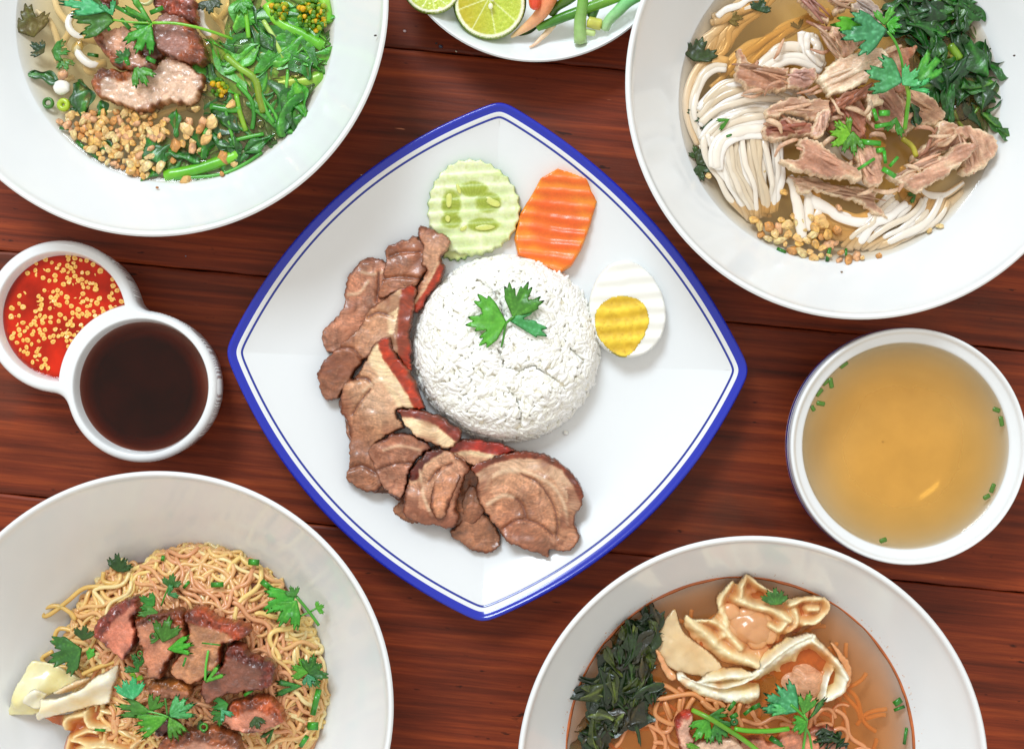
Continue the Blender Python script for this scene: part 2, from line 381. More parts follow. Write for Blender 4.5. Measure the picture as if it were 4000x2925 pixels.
def tube_geo(path, r, seg=8, flat=1.0, col=(200, 200, 200), sub=4, cap=True, taper=None, twist=0, hollow=0):
    """path: rows (x,y,z) plan units + metres; r in plan units"""
    P = catmull(np.asarray(path, float), sub) if sub > 1 and len(path) > 2 else np.asarray(path, float)
    Wp = np.array([W(*p) for p in P]); n = len(P)
    tan = np.gradient(Wp, axis=0); tan /= np.linalg.norm(tan, axis=1)[:, None] + 1e-12
    up = np.array([0, 0, 1.0]); side = np.cross(tan, up); side /= np.linalg.norm(side, axis=1)[:, None] + 1e-9
    nn = np.cross(side, tan)
    rr = np.array([(r(i / (n - 1)) if callable(r) else r) for i in range(n)]) * S(P[:, 2].mean())
    a = np.linspace(0, 2 * np.pi, seg, endpoint=False)
    V = Wp[:, None, :] + rr[:, None, None] * (np.cos(a)[None, :, None] * side[:, None, :] + flat * np.sin(a)[None, :, None] * nn[:, None, :])
    V = V.reshape(-1, 3); F = []
    for i in range(n - 1):
        for j in range(seg):
            k = (j + 1) % seg
            F.append((i * seg + j, i * seg + k, (i + 1) * seg + k, (i + 1) * seg + j))
    cc = np.array([col(i / (n - 1)) for i in range(n)], float) if callable(col) else np.tile(np.asarray(col, float), (n, 1))
    T = np.repeat(cc, seg, 0)
    if cap:
        b0 = len(V); V = np.vstack([V, Wp[0] - tan[0] * rr[0] * .35 * (not hollow) + tan[0] * rr[0] * 1.2 * bool(hollow), Wp[-1] + tan[-1] * rr[-1] * .35 * (not hollow) - tan[-1] * rr[-1] * 1.2 * bool(hollow)])
        T = np.vstack([T, cc[0] * (1 - .25 * bool(hollow)), cc[-1] * (1 - .25 * bool(hollow))])
        for j in range(seg):
            k = (j + 1) % seg
            F.append((b0, k, j)); F.append((b0 + 1, (n - 1) * seg + j, (n - 1) * seg + k))
    return V, F, T
def tube(name, path, r, mat, parent=None, **k):
    V, F, T = tube_geo(path, r, **k); return mesh_obj(name, V, F, mat, parent, T)
def P3(f, pts, z):
    q = fp(f, pts)
    zz = z if hasattr(z, '__len__') else [z] * len(q)
    zz = np.interp(np.linspace(0, 1, len(q)), np.linspace(0, 1, len(zz)), zz)
    return np.column_stack([q, zz])
def lathe(name, prof, cx, cy, mat, parent=None, seg=144, sub=5, tint=None):
    P = catmull(np.array(prof, float), sub) if sub > 1 else np.array(prof, float)
    n = len(P); a = np.linspace(0, 2 * np.pi, seg, endpoint=False)
    V = np.stack([cx + P[:, 0][:, None] * np.cos(a), cy + P[:, 0][:, None] * np.sin(a), np.repeat(P[:, 1][:, None], seg, 1)], -1).reshape(-1, 3)
    F = []
    for i in range(n - 1):
        for j in range(seg):
            k = (j + 1) % seg; F.append((i * seg + j, (i + 1) * seg + j, (i + 1) * seg + k, i * seg + k))
    return mesh_obj(name, V, F, mat, parent, tint, origin=np.array([cx, cy, P[:, 1].min()]))
def ball_geo(c, r, seg=8, rings=6, lump=0, seed=0, col=(255, 255, 255)):
    """c world, r (rx,ry,rz) metres"""
    V = []; 
    for i in range(rings + 1):
        th = math.pi * i / rings
        for j in range(seg):
            ph = 2 * math.pi * j / seg; V.append((math.sin(th) * math.cos(ph), math.sin(th) * math.sin(ph), math.cos(th)))
    V = np.array(V)
    if lump:
        V = V * (1 + lump * (fbm(V[:, 0] * 2 + V[:, 2] + 9, V[:, 1] * 2 - V[:, 2] + 9, 1.0, seed, 2) - .5) * 2)[:, None]
    V = V * np.asarray(r) + np.asarray(c); F = []
    for i in range(rings):
        for j in range(seg):
            k = (j + 1) % seg; F.append((i * seg + j, (i + 1) * seg + j, (i + 1) * seg + k, i * seg + k))
    return V, F, np.tile(np.asarray(col, float), (len(V), 1))
def broth(name, label, cx, cy, r, z, mat, depth_fn, amp=.0002, seed=0, clip=None, cat='broth'):
    """disc of liquid; depth_fn(rho 0..1) gives opacity"""
    rings = 40; seg = 120; V = []; op = []
    a = np.linspace(0, 2 * np.pi, seg, endpoint=False)
    x0, y0 = cx / S(z), cy / S(z)
    V.append((cx, cy, z)); op.append(depth_fn(0))
    for i in range(1, rings + 1):
        q = i / rings
        rr = r * q * np.ones(seg)
        men = .0009 * max(0, (q - .965) / .035) ** 2
        for j in range(seg):
            V.append((cx + rr[j] * math.cos(a[j]), cy + rr[j] * math.sin(a[j]), z + men)); op.append(depth_fn(q))
    V = np.array(V); V[:, 2] += amp * (fbm(V[:, 0] * 1e3 + 900, V[:, 1] * 1e3 + 900, 14, seed) - .5)
    F = [(0, 1 + j, 1 + (j + 1) % seg) for j in range(seg)]
    for i in range(rings - 1):
        for j in range(seg):
            k = (j + 1) % seg; b0 = 1 + i * seg; b1 = 1 + (i + 1) * seg
            F.append((b0 + j, b1 + j, b1 + k, b0 + k))
    qq = np.clip(np.hypot(V[:, 0] - cx, V[:, 1] - cy) / r, 0, 1)
    o = mesh_obj(name, V, F, mat, None, None, attrs={'opac': op, 'deep': 1.0 - .9 * qq ** 5}, origin=np.array([cx, cy, z]))
    return tag(o, label, cat)

def cori_outline(bx, by, ang, L, spread=80, lobes=3, seed=0, teeth=1.0, narrow=1.0):
    rs = np.random.RandomState(seed + 101)
    cen = np.linspace(-spread * .66, spread * .66, lobes) if lobes > 1 else np.array([0.])
    Ls = 1 - .16 * np.abs(cen) / max(spread, 1) + rs.uniform(-.08, .08, lobes)
    w = spread / lobes * 1.12
    th = np.linspace(-spread, spread, int(28 * lobes)); R = np.zeros_like(th)
    for c, l in zip(cen, Ls):
        g = np.clip(1 - (np.abs(th - c) / w) ** 2.0, 0, 1)
        R = np.maximum(R, l * (.38 + .62 * g ** .75) * (np.abs(th - c) < w * 1.05))
    R = np.maximum(R, .34)
    tk = np.abs(((th * lobes / spread * 1.7 + rs.uniform()) % 1) - .5) * 2
    R *= 1 - .20 * teeth * (1 - tk) ** 1.2 * np.clip((R - .3) * 2, 0, 1)
    x = L * R * np.cos(np.radians(th)); y = L * R * np.sin(np.radians(th)) * narrow
    pts = np.vstack([[0, -.012 * L], np.stack([x, y], -1), [0, .012 * L]])
    a = math.radians(ang); c, s = math.cos(a), math.sin(a)
    return np.stack([bx + pts[:, 0] * c - pts[:, 1] * s, by + pts[:, 0] * s + pts[:, 1] * c], -1), cen + 0
GREENS = {'bright': ((52, 150, 28), (120, 200, 70)), 'mint': ((44, 150, 78), (130, 215, 160)), 'mid': ((36, 112, 26), (92, 160, 56)),
          'dark': ((26, 66, 18), (62, 100, 34)), 'lime': ((96, 160, 22), (150, 205, 60)), 'olive': ((70, 84, 20), (110, 120, 44))}
def coriander(name, f, base, tip, z, tone='bright', spread=80, lobes=3, lift=.003, seed=0, parent=None, narrow=1., teeth=1., curl=.0):
    """one lobed leaf; plan y grows downwards so ang is in plan space"""
    b, t = fp(f, [base, tip]); L = float(np.hypot(*(t - b))); ang = math.degrees(math.atan2(t[1] - b[1], t[0] - b[0]))
    out, cen = cori_outline(b[0], b[1], ang, L * 1.04, spread, lobes, seed, teeth, narrow)
    c1, c2 = [np.array(q, float) for q in GREENS[tone]]
    hj = np.random.RandomState(seed * 7 + int(b[0])); c1 = c1 * hj.uniform(.75, 1.12) + np.array([hj.uniform(-8, 22), 0, hj.uniform(-10, 14)]); c1 = np.clip(c1, 4, 250)
    def pol(x, y):
        dx, dy = x - b[0], y - b[1]; rr = np.hypot(dx, dy)
        th = (np.degrees(np.arctan2(dy, dx)) - ang + 180) % 360 - 180
        return rr, th
    def near(th): return np.min(np.abs(th[:, None] - cen[None, :]), 1)
    def zf(x, y):
        rr, th = pol(x, y); q = rr / L
        return lift * q + .10 * L * S(z) * q * (near(th) / (spread / lobes)) * .5 + (fbm(x, y, L * .32, seed + 3) - .5) * .34 * L * S(z) * q - curl * L * S(z) * q ** 2
    def col(x, y, d):
        rr, th = pol(x, y); q = rr / L
        vein = np.exp(-((near(th) / 57.3 * rr) / (L * .012)) ** 2) * .75
        br = np.abs(((q * 9 + near(th) * .05) % 1) - .5) * 2
        vein = np.maximum(vein, .28 * (br > .82))
        return mixc(c1, c2, vein * .7 + .5 * (fbm(x, y, L * .3, seed) - .25))
    return slab(name, out, z, .00035, max(L / 22, 2.2), col, M['leaf'], parent, zf=zf, er=L * .03, smooth=0, zmap=z + lift * .5)
def wilt_geo(x, y, ang, L, Wd, z, seed, c1=(22, 58, 14), c2=(70, 120, 30), amp=1.0, nu=18, nv=9):
    rs = np.random.RandomState(seed); u = np.linspace(0, 1, nu)[:, None] * np.ones(nv); v = np.ones(nu)[:, None] * np.linspace(-1, 1, nv)
    w = Wd * np.sin(np.pi * np.clip(u, .015, .985) ** .8) ** .5
    ph = rs.uniform(0, 6, 4); bend = rs.uniform(-.8, .8)
    fold = np.sin(v * rs.uniform(2.5, 5.5) + ph[0] + u * 3 * rs.uniform(-1, 1))
    lx = (u - .5) * L + .08 * L * np.sin(v * 3 + ph[1]); ly = v * w * (.72 + .28 * np.cos(u * 7 + ph[2])) + bend * L * .35 * (u - .5) ** 2 * 2
    ly = ly + .16 * Wd * fold
    lz = amp * Wd * S(z) * (.34 * fold + .8 * (fbm(u * 60 + seed * 13, v * 22 + 50, 13, seed) - .5))
    a = math.radians(ang); X = x + lx * math.cos(a) - ly * math.sin(a); Y = y + lx * math.sin(a) + ly * math.cos(a)
    Z = z + lz; s = S(z)
    V = np.stack([(X - 2000) * s, (1462.5 - Y) * s, Z], -1).reshape(-1, 3)
    F = [(i * nv + j, i * nv + j + 1, (i + 1) * nv + j + 1, (i + 1) * nv + j) for i in range(nu - 1) for j in range(nv - 1)]
    vein = np.exp(-(v / .1) ** 2) * .8 + .3 * (np.abs(((u * 6 + np.abs(v) * 1.2) % 1) - .5) > .42)
    T = mixc(c1, c2, (vein + .55 * (fbm(u * 40, v * 10 + 30, 8, seed + 2) - .4))).reshape(-1, 3)
    return V, F, T
def wilt(name, x, y, ang, L, Wd, z, seed, parent=None, **k):
    V, F, T = wilt_geo(x, y, ang, L, Wd, z, seed, **k); return mesh_obj(name, V, F, M['wilt'], parent, T)

def clock(px, py, c, R):
    dx, dy = px - c[0], py - c[1]; h = int(round((math.degrees(math.atan2(dx, -dy)) % 360) / 30)) % 12 or 12
    q = math.hypot(dx, dy) / R
    hn = ['', 'one', 'two', 'three', 'four', 'five', 'six', 'seven', 'eight', 'nine', 'ten', 'eleven', 'twelve'][h]
    return ("near the middle" if q < .22 else "at %s o'clock %s" % (hn, 'by the wall' if q > .82 else 'halfway out' if q > .5 else 'close to the middle'))

# ---------------------------------------------------------------- table of planks
def planks():
    root = thing('wooden_table', 'red brown varnished plank table top under all the dishes', 'table', (0, 0, -.03))
    s = S(0); ang = -math.atan(.0975)
    ys = [-905, 37, 980, 1926, 2870, 3815]     # seam crossing on the left side of the plan
    rs = random.Random(4)
    Lx = .95
    for i in range(-1, 5):
        a = -905 + (i) * 943.5 if i < 0 else ys[i]
        b = ys[i + 1] if i >= 0 else ys[0]
        if i == -1: a = -905 - 943
        c, si = math.cos(ang), math.sin(ang)
        ya = (1462.5 - a) * s; yb = (1462.5 - b) * s
        # rotate about x of left edge (plan x = 0)
        x0 = -2000 * s
        hw = abs(ya - yb) / 2 * c; mid = (ya + yb) / 2
        n = 190; gap = .0002
        prof = [(-hw + gap, -.028), (-hw + gap, -.0012), (-hw + gap + .0004, -.0004), (-hw + gap + .0016, 0), (hw - gap - .0016, 0), (hw - gap - .0004, -.0004), (hw - gap, -.0012), (hw - gap, -.028)]
        V = []; F = []
        for k in range(n + 1):
            x = -Lx / 2 + Lx * k / n
            for q, (yy, zz) in enumerate(prof):
                w = (rs.random() - .5) * .0005 if q in (1, 2, 3, 4, 5, 6) else 0
                if q in (0, 1, 2, 3): w = .0005 * (float(fbm(x * 1e3 + 700, i * 50 + 9, 9, i)) - .5) * 2
                else: w = .0005 * (float(fbm(x * 1e3 + 700, i * 50 + 33, 9, i)) - .5) * 2
                V.append((x, yy + w, zz))
        m = len(prof)
        for k in range(n):
            for q in range(m - 1): F.append((k * m + q, (k + 1) * m + q, (k + 1) * m + q + 1, k * m + q + 1))
            F.append((k * m + m - 1, (k + 1) * m + m - 1, (k + 1) * m, k * m))
        F.append(tuple(range(m))); F.append(tuple(n * m + q for q in range(m - 1, -1, -1)))
        o = mesh_obj('plank', V, F, M['wood'], root, smooth=False, origin=np.array([0, 0, 0]))
        o.rotation_euler = (0, 0, ang)
        # a point on the centre line at plan x=2000 (world x=0)
        ym = mid + math.tan(ang) * (0 - x0)
        o.location = Vector((0, ym, 0)) - Vector(root.location)
    bb = mesh_obj('batten', *boxg(-.48, -.36, -.032, .48, .36, -.0285), plain('dark_underframe', (30, 14, 9), .8), root, smooth=False)
    return root
def boxg(x0, y0, z0, x1, y1, z1):
    V = [(x, y, z) for z in (z0, z1) for y in (y0, y1) for x in (x0, x1)]
    F = [(0, 2, 3, 1), (4, 5, 7, 6), (0, 1, 5, 4), (2, 6, 7, 3), (0, 4, 6, 2), (1, 3, 7, 5)]
    return V, F
planks()

# ---------------------------------------------------------------- bowls
def wc(px, py, z): return ((px - 2000) * S(z), (1462.5 - py) * S(z))
BOWLS = {}
BP = [(.0005, .0075), (.03, .0078), (.052, .0105), (.066, .0175), (.079, .0285), (.087, .0375), (.0965, .0500), (.1035, .0605), (.1065, .0655), (.1078, .0688), (.1090, .0700), (.1100, .0694), (.1101, .0678),
      (.1060, .0610), (.0985, .0490), (.0820, .0270), (.068, .0125), (.0505, .0045), (.0455, .0035), (.0450, .0002), (.0430, .0000), (.0425, .0020), (.02, .0030), (.0005, .0030)]
def big_bowl(key, px, py, label):
    c = wc(px, py, .07)
    o = lathe('noodle_bowl', [(r * .998, z) for r, z in BP], c[0], c[1], M['china'], seg=180, sub=4)
    tag(o, label, 'bowl', 'large white noodle bowls'); BOWLS[key] = c
    return c
cA = big_bowl('A', 595, 2, 'large white bowl of clear soup with bright greens and scattered fried garlic')
cB = big_bowl('B', 3365, 326, 'large white bowl holding flat white noodles and shredded duck in amber broth')
cC = big_bowl('C', 615, 2762, 'large white bowl holding dry yellow noodles topped with fried pork')
cD = big_bowl('D', 2942, 3015, 'large white bowl of reddish wonton soup with oily orange ring')

# ---------------------------------------------------------------- blue rimmed plate
def plate():
    zl = .024; s = S(zl)
    C = np.array([(1958, 388), (2934, 1446), (1884, 2438), (874, 1373)], float); BG = (116, 146, 152, 154)
    pts = []
    for i in range(4):
        a, b = C[i], C[(i + 1) % 4]; d = b - a; Lg = np.hypot(*d); nrm = np.array([d[1], -d[0]]) / Lg
        for t in np.linspace(0, 1, 40, endpoint=False):
            pts.append(a + d * t + nrm * (BG[i] * 4 * t * (1 - t)))
    pts = np.array(pts)
    out = resample(pts, 12, True)
    for _ in range(16): out = .25 * np.roll(out, 1, 0) + .5 * out + .25 * np.roll(out, -1, 0)
    n = len(out); cen = out.mean(0)
    nr = np.roll(out, -1, 0) - np.roll(out, 1, 0); nr = np.stack([-nr[:, 1], nr[:, 0]], -1); nr /= np.hypot(*nr.T)[:, None]
    if ((cen - out) * nr).sum() < 0: nr = -nr
    def ring(inset):
        # true inset near the edge, blending to scaling about the centre further in
        k = min(inset, 90); P = out + nr * k
        if inset > 90:
            P2 = out + nr * 90; f = (inset - 90) / 700.0; P = P2 * (1 - f) + cen * f
        return P
    #   inset, z
    prof = [(0, .0222), (3, .0236), (9, .0240), (16, .0238), (22, .0232), (29, .0226), (36, .0222), (37, .0222), (46, .0214), (50, .0211), (51, .0210), (58, .0206), (59, .0205), (95, .0182), (130, .0158), (175, .0132), (230, .0108), (300, .0088), (370, .0078), (450, .0074), (560, .0073), (700, .0073), (785, .0073)]
    rings = []
    for ins, z in prof:
        P = ring(ins); rings.append(np.stack([(P[:, 0] - 2000) * s, (1462.5 - P[:, 1]) * s, np.full(n, z)], -1))
    under = [(2, .0205), (30, .0170), (120, .0110), (220, .0060), (330, .0045), (345, 0), (375, 0), (390, .003), (700, .003), (785, .003)]
    ur = []
    for ins, z in under:
        P = ring(ins); ur.append(np.stack([(P[:, 0] - 2000) * s, (1462.5 - P[:, 1]) * s, np.full(n, z)], -1))
    root = thing('square_plate', 'curved square white plate with cobalt blue rim in the middle', 'plate', (-.005, .006, 0))
    def strip(name, rr, mat, flip=False):
        V = np.vstack(rr); F = []
        for i in range(len(rr) - 1):
            for j in range(n):
                k = (j + 1) % n; f = (i * n + j, (i + 1) * n + j, (i + 1) * n + k, i * n + k)
                F.append(f[::-1] if not flip else f)
        return mesh_obj(name, V, F, mat, root)
    strip('blue_rim', [ur[1], ur[0]] + rings[:7], M['blue'])
    strip('plate_body', rings[6:], M['china'])
    # printed line: a thin glaze sheet 0.15 mm proud of the body
    up = np.array([0, 0, .00012])
    strip('blue_line', [rings[10] + up * .2, rings[10] * .5 + rings[11] * .5 + up, rings[12] + up * .2], M['blueline'])
    strip('plate_underside', ur[1:][::-1], M['china'])
    return root
plate()

# ---------------------------------------------------------------- rice mound
def rice():
    cx, cy = wc(1978, 1360, .02); R = .0475; H = .0285; z0 = .0075
    root = thing('rice_mound', 'round mound of white boiled rice in the middle of the plate', 'rice', (cx, cy, z0))
    cracks = [fp('E', q) for q in ([(820, 340), (880, 380), (925, 450), (930, 540)], [(905, 640), (935, 720), (1000, 740), (1060, 715), (1120, 750), (1190, 800)], [(960, 830), (990, 860), (1010, 930), (1000, 990)], [(620, 330), (700, 350)], [(1130, 980), (1180, 960)], [(1230, 640), (1290, 700)])]
    def surf(dx, dy):
        q = np.hypot(dx, dy) / R
        px = (cx + dx) / S(.03) + 2000; py = 1462.5 - (cy + dy) / S(.03)
        h = H * np.sqrt(np.clip(1 - np.clip(q, 0, 1) ** 3.2, 0, 1)) 
        h = h + (fbm(px, py, 85, 3) - .5) * .006 * np.clip((1 - q) * 4, 0, 1) + (fbm(px, py, 30, 8) - .5) * .0015
        cd = np.min([seg_dist(px, py, c) for c in cracks], 0)
        h = h - .0050 * np.exp(-(cd / 10) ** 2)
        return np.maximum(h, 0)
    # core; its warm tint puts the beige glow between grains into colour
    rings = 26; seg = 60; V = [(0, 0, 0)]; 
    for i in range(1, rings + 1):
        for j in range(seg):
            a = 2 * math.pi * j / seg; V.append((R * .965 * i / rings * math.cos(a), R * .965 * i / rings * math.sin(a), 0))
    V = np.array(V); V[:, 2] = np.maximum(surf(V[:, 0], V[:, 1]) - .0010, 0.0); V += np.array([cx, cy, z0])
    F = [(0, 1 + j, 1 + (j + 1) % seg) for j in range(seg)] + [(1 + i * seg + j, 1 + (i + 1) * seg + j, 1 + (i + 1) * seg + (j + 1) % seg, 1 + i * seg + (j + 1) % seg) for i in range(rings - 1) for j in range(seg)]
    mesh_obj('packed_rice', V, F, M['rice'], root, (255, 248, 228))
    rs = np.random.RandomState(5); N_ = 5000
    q = np.sqrt(rs.uniform(0, 1, N_)); 
    edge = rs.uniform(0, 1, N_) < .34; q[edge] = rs.uniform(.86, 1.0, edge.sum())
    a = rs.uniform(0, 2 * np.pi, N_); dx = R * q * np.cos(a); dy = R * q * np.sin(a)
    h = surf(dx, dy); e = .0012
    gx = (surf(dx + e, dy) - surf(dx - e, dy)) / (2 * e); gy = (surf(dx, dy + e) - surf(dx, dy - e)) / (2 * e)
    gV, gF, _ = ball_geo((0, 0, 0), (.0031, .00098, .00092), 7, 6)
    gV = gV[:, [2, 1, 0]] * np.array([3.05, 1, 1.0]) / np.array([1, 1, 3.05]) if False else gV
    # long axis along x
    g2, gF, _ = ball_geo((0, 0, 0), (.00112, .00106, .0029), 7, 7); gV = g2[:, [2, 0, 1]]
    me = bpy.data.meshes.new('rice_grain'); me.from_pydata(gV.tolist(), [], gF)
    me.polygons.foreach_set('use_smooth', [True] * len(me.polygons)); ca = me.color_attributes.new('tint', 'FLOAT_COLOR', 'POINT')
    cl = np.ones((len(gV), 4)); cl[:, :3] = lin((254, 254, 250)); ca.data.foreach_set('color', cl.ravel()); me.materials.append(M['rice'])
    rot = []; loc = []
    for i in range(N_):
        nrm = Vector((-gx[i], -gy[i], 1)).normalized()
        if q[i] > .93: nrm = Vector((dx[i], dy[i], R * .35)).normalized()
        t = Vector((math.cos(rs.uniform(0, 6.28)), math.sin(rs.uniform(0, 6.28)), rs.uniform(-.15, .15)))
        t = (t - nrm * t.dot(nrm) * .85).normalized(); bq = nrm.cross(t).normalized(); n2 = t.cross(bq)
        Mx = Matrix((t, bq, n2)).transposed(); rot.append(Mx)
        zz = h[i] + rs.uniform(-.0008, .0006)
        if q[i] > .93: zz = rs.uniform(.0008, max(.002, h[i]))
        loc.append(Vector((dx[i], dy[i], max(.0009, zz))))
    order = sorted(range(N_), key=lambda i: -(loc[i].z - h[i]) - .02 * (1 - q[i]))
    top = [i for i in order if q[i] < .9][:300]; topset = set(top)
    for i in top:
        o = bpy.data.objects.new('rice_grain', me); COL.objects.link(o); o.parent = root
        m4 = rot[i].to_4x4(); sc_ = rs.uniform(.8, 1.12); o.matrix_local = Matrix.Translation(loc[i]) @ m4 @ Matrix.Diagonal((sc_, 1, 1, 1))
    Vs = []; Fs = []; n0 = 0; Ts = []
    for i in range(N_):
        if i in topset: continue
        Mx = np.array(rot[i]); v = (gV * np.array([rs.uniform(.75, 1.12), rs.uniform(.9, 1.1), 1])) @ Mx.T + np.array(loc[i]) + np.array([cx, cy, z0])
        Vs.append(v); Fs += [tuple(k + n0 for k in f) for f in gF]; n0 += len(v)
        Ts.append(np.tile(np.array([254, 254, 251]) - rs.uniform(0, 1) ** 2 * np.array([14, 16, 26]), (len(v), 1)))
    o = mesh_obj('loose_rice', np.vstack(Vs), Fs, M['rice'], root, np.vstack(Ts)); o['kind'] = 'stuff'
rice()

def sprig(name, label, group=None, cat='coriander', base=(0, 0, 0)):
    return thing(name, label, cat, base, group)

# coriander on the rice
r_ = sprig('coriander_sprig', 'bright green coriander sprig lying on top of the rice mound', base=W(1978, 1260, .036))
coriander('leaf', 'F', (745, 1232), (455, 1235), .0385, 'bright', 62, 3, .001, 3, r_, teeth=1.1)
coriander('leaf', 'F', (765, 1222), (1045, 1185), .0385, 'mint', 40, 2, .002, 5, r_)
coriander('leaf', 'F', (790, 1200), (900, 965), .0390, 'bright', 50, 3, .003, 8, r_)
tube('stem', P3('F', [(800, 1190), (755, 1228), (740, 1250), (728, 1320), (711, 1402)], [.0395, .039, .038, .0375]), lambda t: 4.2 + 1.5 * (1 - t), M['stem'], r_, col=(66, 140, 30), seg=7)

# ---------------------------------------------------------------- roast pork slices
def meatcol(f, skin=None, sw=16, fw=40, meat=(182, 120, 90), fat=(250, 222, 176), skinc=(172, 50, 16), edge=(112, 54, 24), ew=17, seed=0, pale=None, lines=()):
    sk = fp(f, skin) if skin else None
    def fn(x, y, d):
        n1 = fbm(x, y, 60, seed); n2 = fbm(x, y, 22, seed + 4)
        c = mixc(np.array(meat) * .9, np.minimum(np.array(meat) * 1.13 + 8, 255), (n1 - .3) * 2.2)
        # muscle seams
        seam = np.abs(fbm(x, y, 90, seed + 9, 2) - .5)
        c = mixc(c, (132, 84, 66), np.clip(1 - seam / .012, 0, 1) * .6)
        c = mixc(c, (214, 168, 142), np.clip(1 - np.abs(seam - .03) / .02, 0, 1) * .35)
        if pale is not None:
            p = fp(f, [pale[:2]])[0]; c = mixc(c, (226, 190, 160), np.exp(-((x - p[0]) ** 2 + (y - p[1]) ** 2) / (pale[2] * FR[f][2]) ** 2) * .8)
        if sk is not None:
            ds = seg_dist(x, y, sk) + (n2 - .5) * 12
            c = mixc(c, (224, 176, 138), np.exp(-(np.maximum(ds - sw - fw, 0) / 90) ** 2) * .6)
            c = mixc(c, (132, 76, 54), np.clip((ds - 190) / 200, 0, .5))
            c = mixc(c, np.array(fat), np.clip((sw + fw - ds) / 14, 0, 1) * (.75 + .25 * n1))
            c = mixc(c, np.array(skinc) * (.72 + .62 * n2)[:, None], np.clip((sw - ds) / 7 + .5, 0, 1))
        fa = seed * 1.3 + (fbm(x, y, 150, seed + 60, 2) - .5) * 2.5; fu = x * np.cos(fa) + y * np.sin(fa); fv = -x * np.sin(fa) + y * np.cos(fa); fib = .6 * fbm(fu * .12 + 900, fv + 900, 11, seed + 31, 2) + .4 * fbm(fu * .35 + 900, fv + 900, 34, seed + 33)
        if sk is None: c = c * (.70 + .60 * fib)[:, None]
        else: c = np.where((ds > sw + fw)[:, None], c * (.70 + .60 * fib)[:, None], c * (.85 + .3 * fib)[:, None])
        for (pl, w_, cl_) in lines: c = mixc(c, cl_, np.clip(1.3 - seg_dist(x, y, catmull(fp(f, pl), 5)) / (w_ * (.5 + n1)), 0, 1) * .85)
        c = mixc(c, (126, 66, 42), np.clip((fbm(x, y, 120, seed + 41) - .56) * 6, 0, 1) * .55 * (d < 60))
        c = mixc(c, np.array(edge) * (.7 + .5 * n2)[:, None], np.clip((ew * 2.0 * (n1 - .18) - d) / 9, 0, 1) * .9)
        return c
    return fn
def tilt(f, lo, hi, dz, curve=0):
    a, b = fp(f, [lo, hi]); d = b - a; L2 = d @ d
    return lambda x, y: dz * np.clip(((x - a[0]) * d[0] + (y - a[1]) * d[1]) / L2, -.2, 1.2)
def pork_slice(label, f, pts, z, th, skin=None, tl=None, seed=0, **k):
    gr = [(catmull(fp(f, pl), 5), -.0016 if sum(cl_) < 420 else .0006, w_ + 3) for (pl, w_, cl_) in k.get('lines', ())]
    tf = tilt(f, *tl) if tl else (lambda x, y: 0 * x)
    def zfn(x, y):
        z_ = tf(x, y)
        for (P, h, w_) in gr: z_ = z_ + h * np.exp(-(seg_dist(x, y, P) / w_) ** 2)
        return z_
    o = slab('pork_slice', fp(f, pts), z, th * .8, 6, meatcol(f, skin, seed=seed, **k), M['roast'], None, zf=zfn,
             er=4, rag=(8, 30), bumps=[(.0024, 90), (.0002, 18)], seed=seed)
    tag(o, label, 'pork slice', 'roast pork slices fanned round the rice')
E = 'E'
pork_slice('small torn pork slice at the outer upper left of the fan', E, [(228, 340), (290, 250), (345, 230), (400, 250), (440, 300), (440, 420), (400, 500), (330, 560), (270, 620), (205, 650), (150, 665), (116, 600), (120, 560), (145, 540), (172, 512), (222, 440)], .009, .005, None, None, 1, lines=[([(300, 300), (350, 310), (390, 300)], 6, (236, 200, 164)), ([(375, 300), (372, 360), (365, 430)], 5, (112, 60, 42)), ([(240, 400), (290, 390), (330, 340)], 6, (236, 200, 164))], ew=16)
pork_slice('flat broad fibrous pork slice second from the top of the fan', E, [(395, 205), (430, 180), (520, 138), (565, 148), (602, 200), (590, 300), (548, 360), (470, 390), (372, 418), (385, 330), (408, 255)], .0125, .0055, None, None, 2, lines=[([(420, 230), (480, 210), (560, 210)], 3, (112, 60, 42)), ([(400, 330), (470, 320), (560, 330)], 3, (112, 60, 42))], meat=(164, 102, 70))
pork_slice('topmost pork slice with curled tip beside the cucumber', E, [(558, 88), (610, 105), (692, 148), (692, 190), (650, 235), (672, 265), (655, 320), (600, 400), (545, 480), (515, 450), (545, 370), (585, 290), (560, 265), (575, 190), (550, 150)], .016, .006, [(680, 260), (650, 320), (600, 400), (545, 475)], ((560, 88), (600, 400), -.002), 3, sw=26, fw=12, ew=20)
pork_slice('large pork slice with glossy red skin against the upper rice', E, [(300, 530), (325, 470), (400, 420), (480, 375), (540, 360), (535, 460), (522, 560), (525, 650), (516, 762), (475, 700), (450, 660), (400, 640), (310, 700), (260, 760), (215, 840), (140, 873), (100, 790), (112, 720), (180, 640), (262, 570)], .0125, .006, [(515, 370), (498, 480), (490, 600), (505, 750)], ((120, 800), (530, 560), .006), 4, lines=[([(330, 500), (380, 480), (440, 500)], 5, (112, 60, 42)), ([(180, 640), (260, 640), (300, 690)], 4, (112, 60, 42)), ([(420, 470), (450, 560), (445, 650)], 8, (236, 200, 164))], sw=27, fw=46, meat=(182, 122, 86))
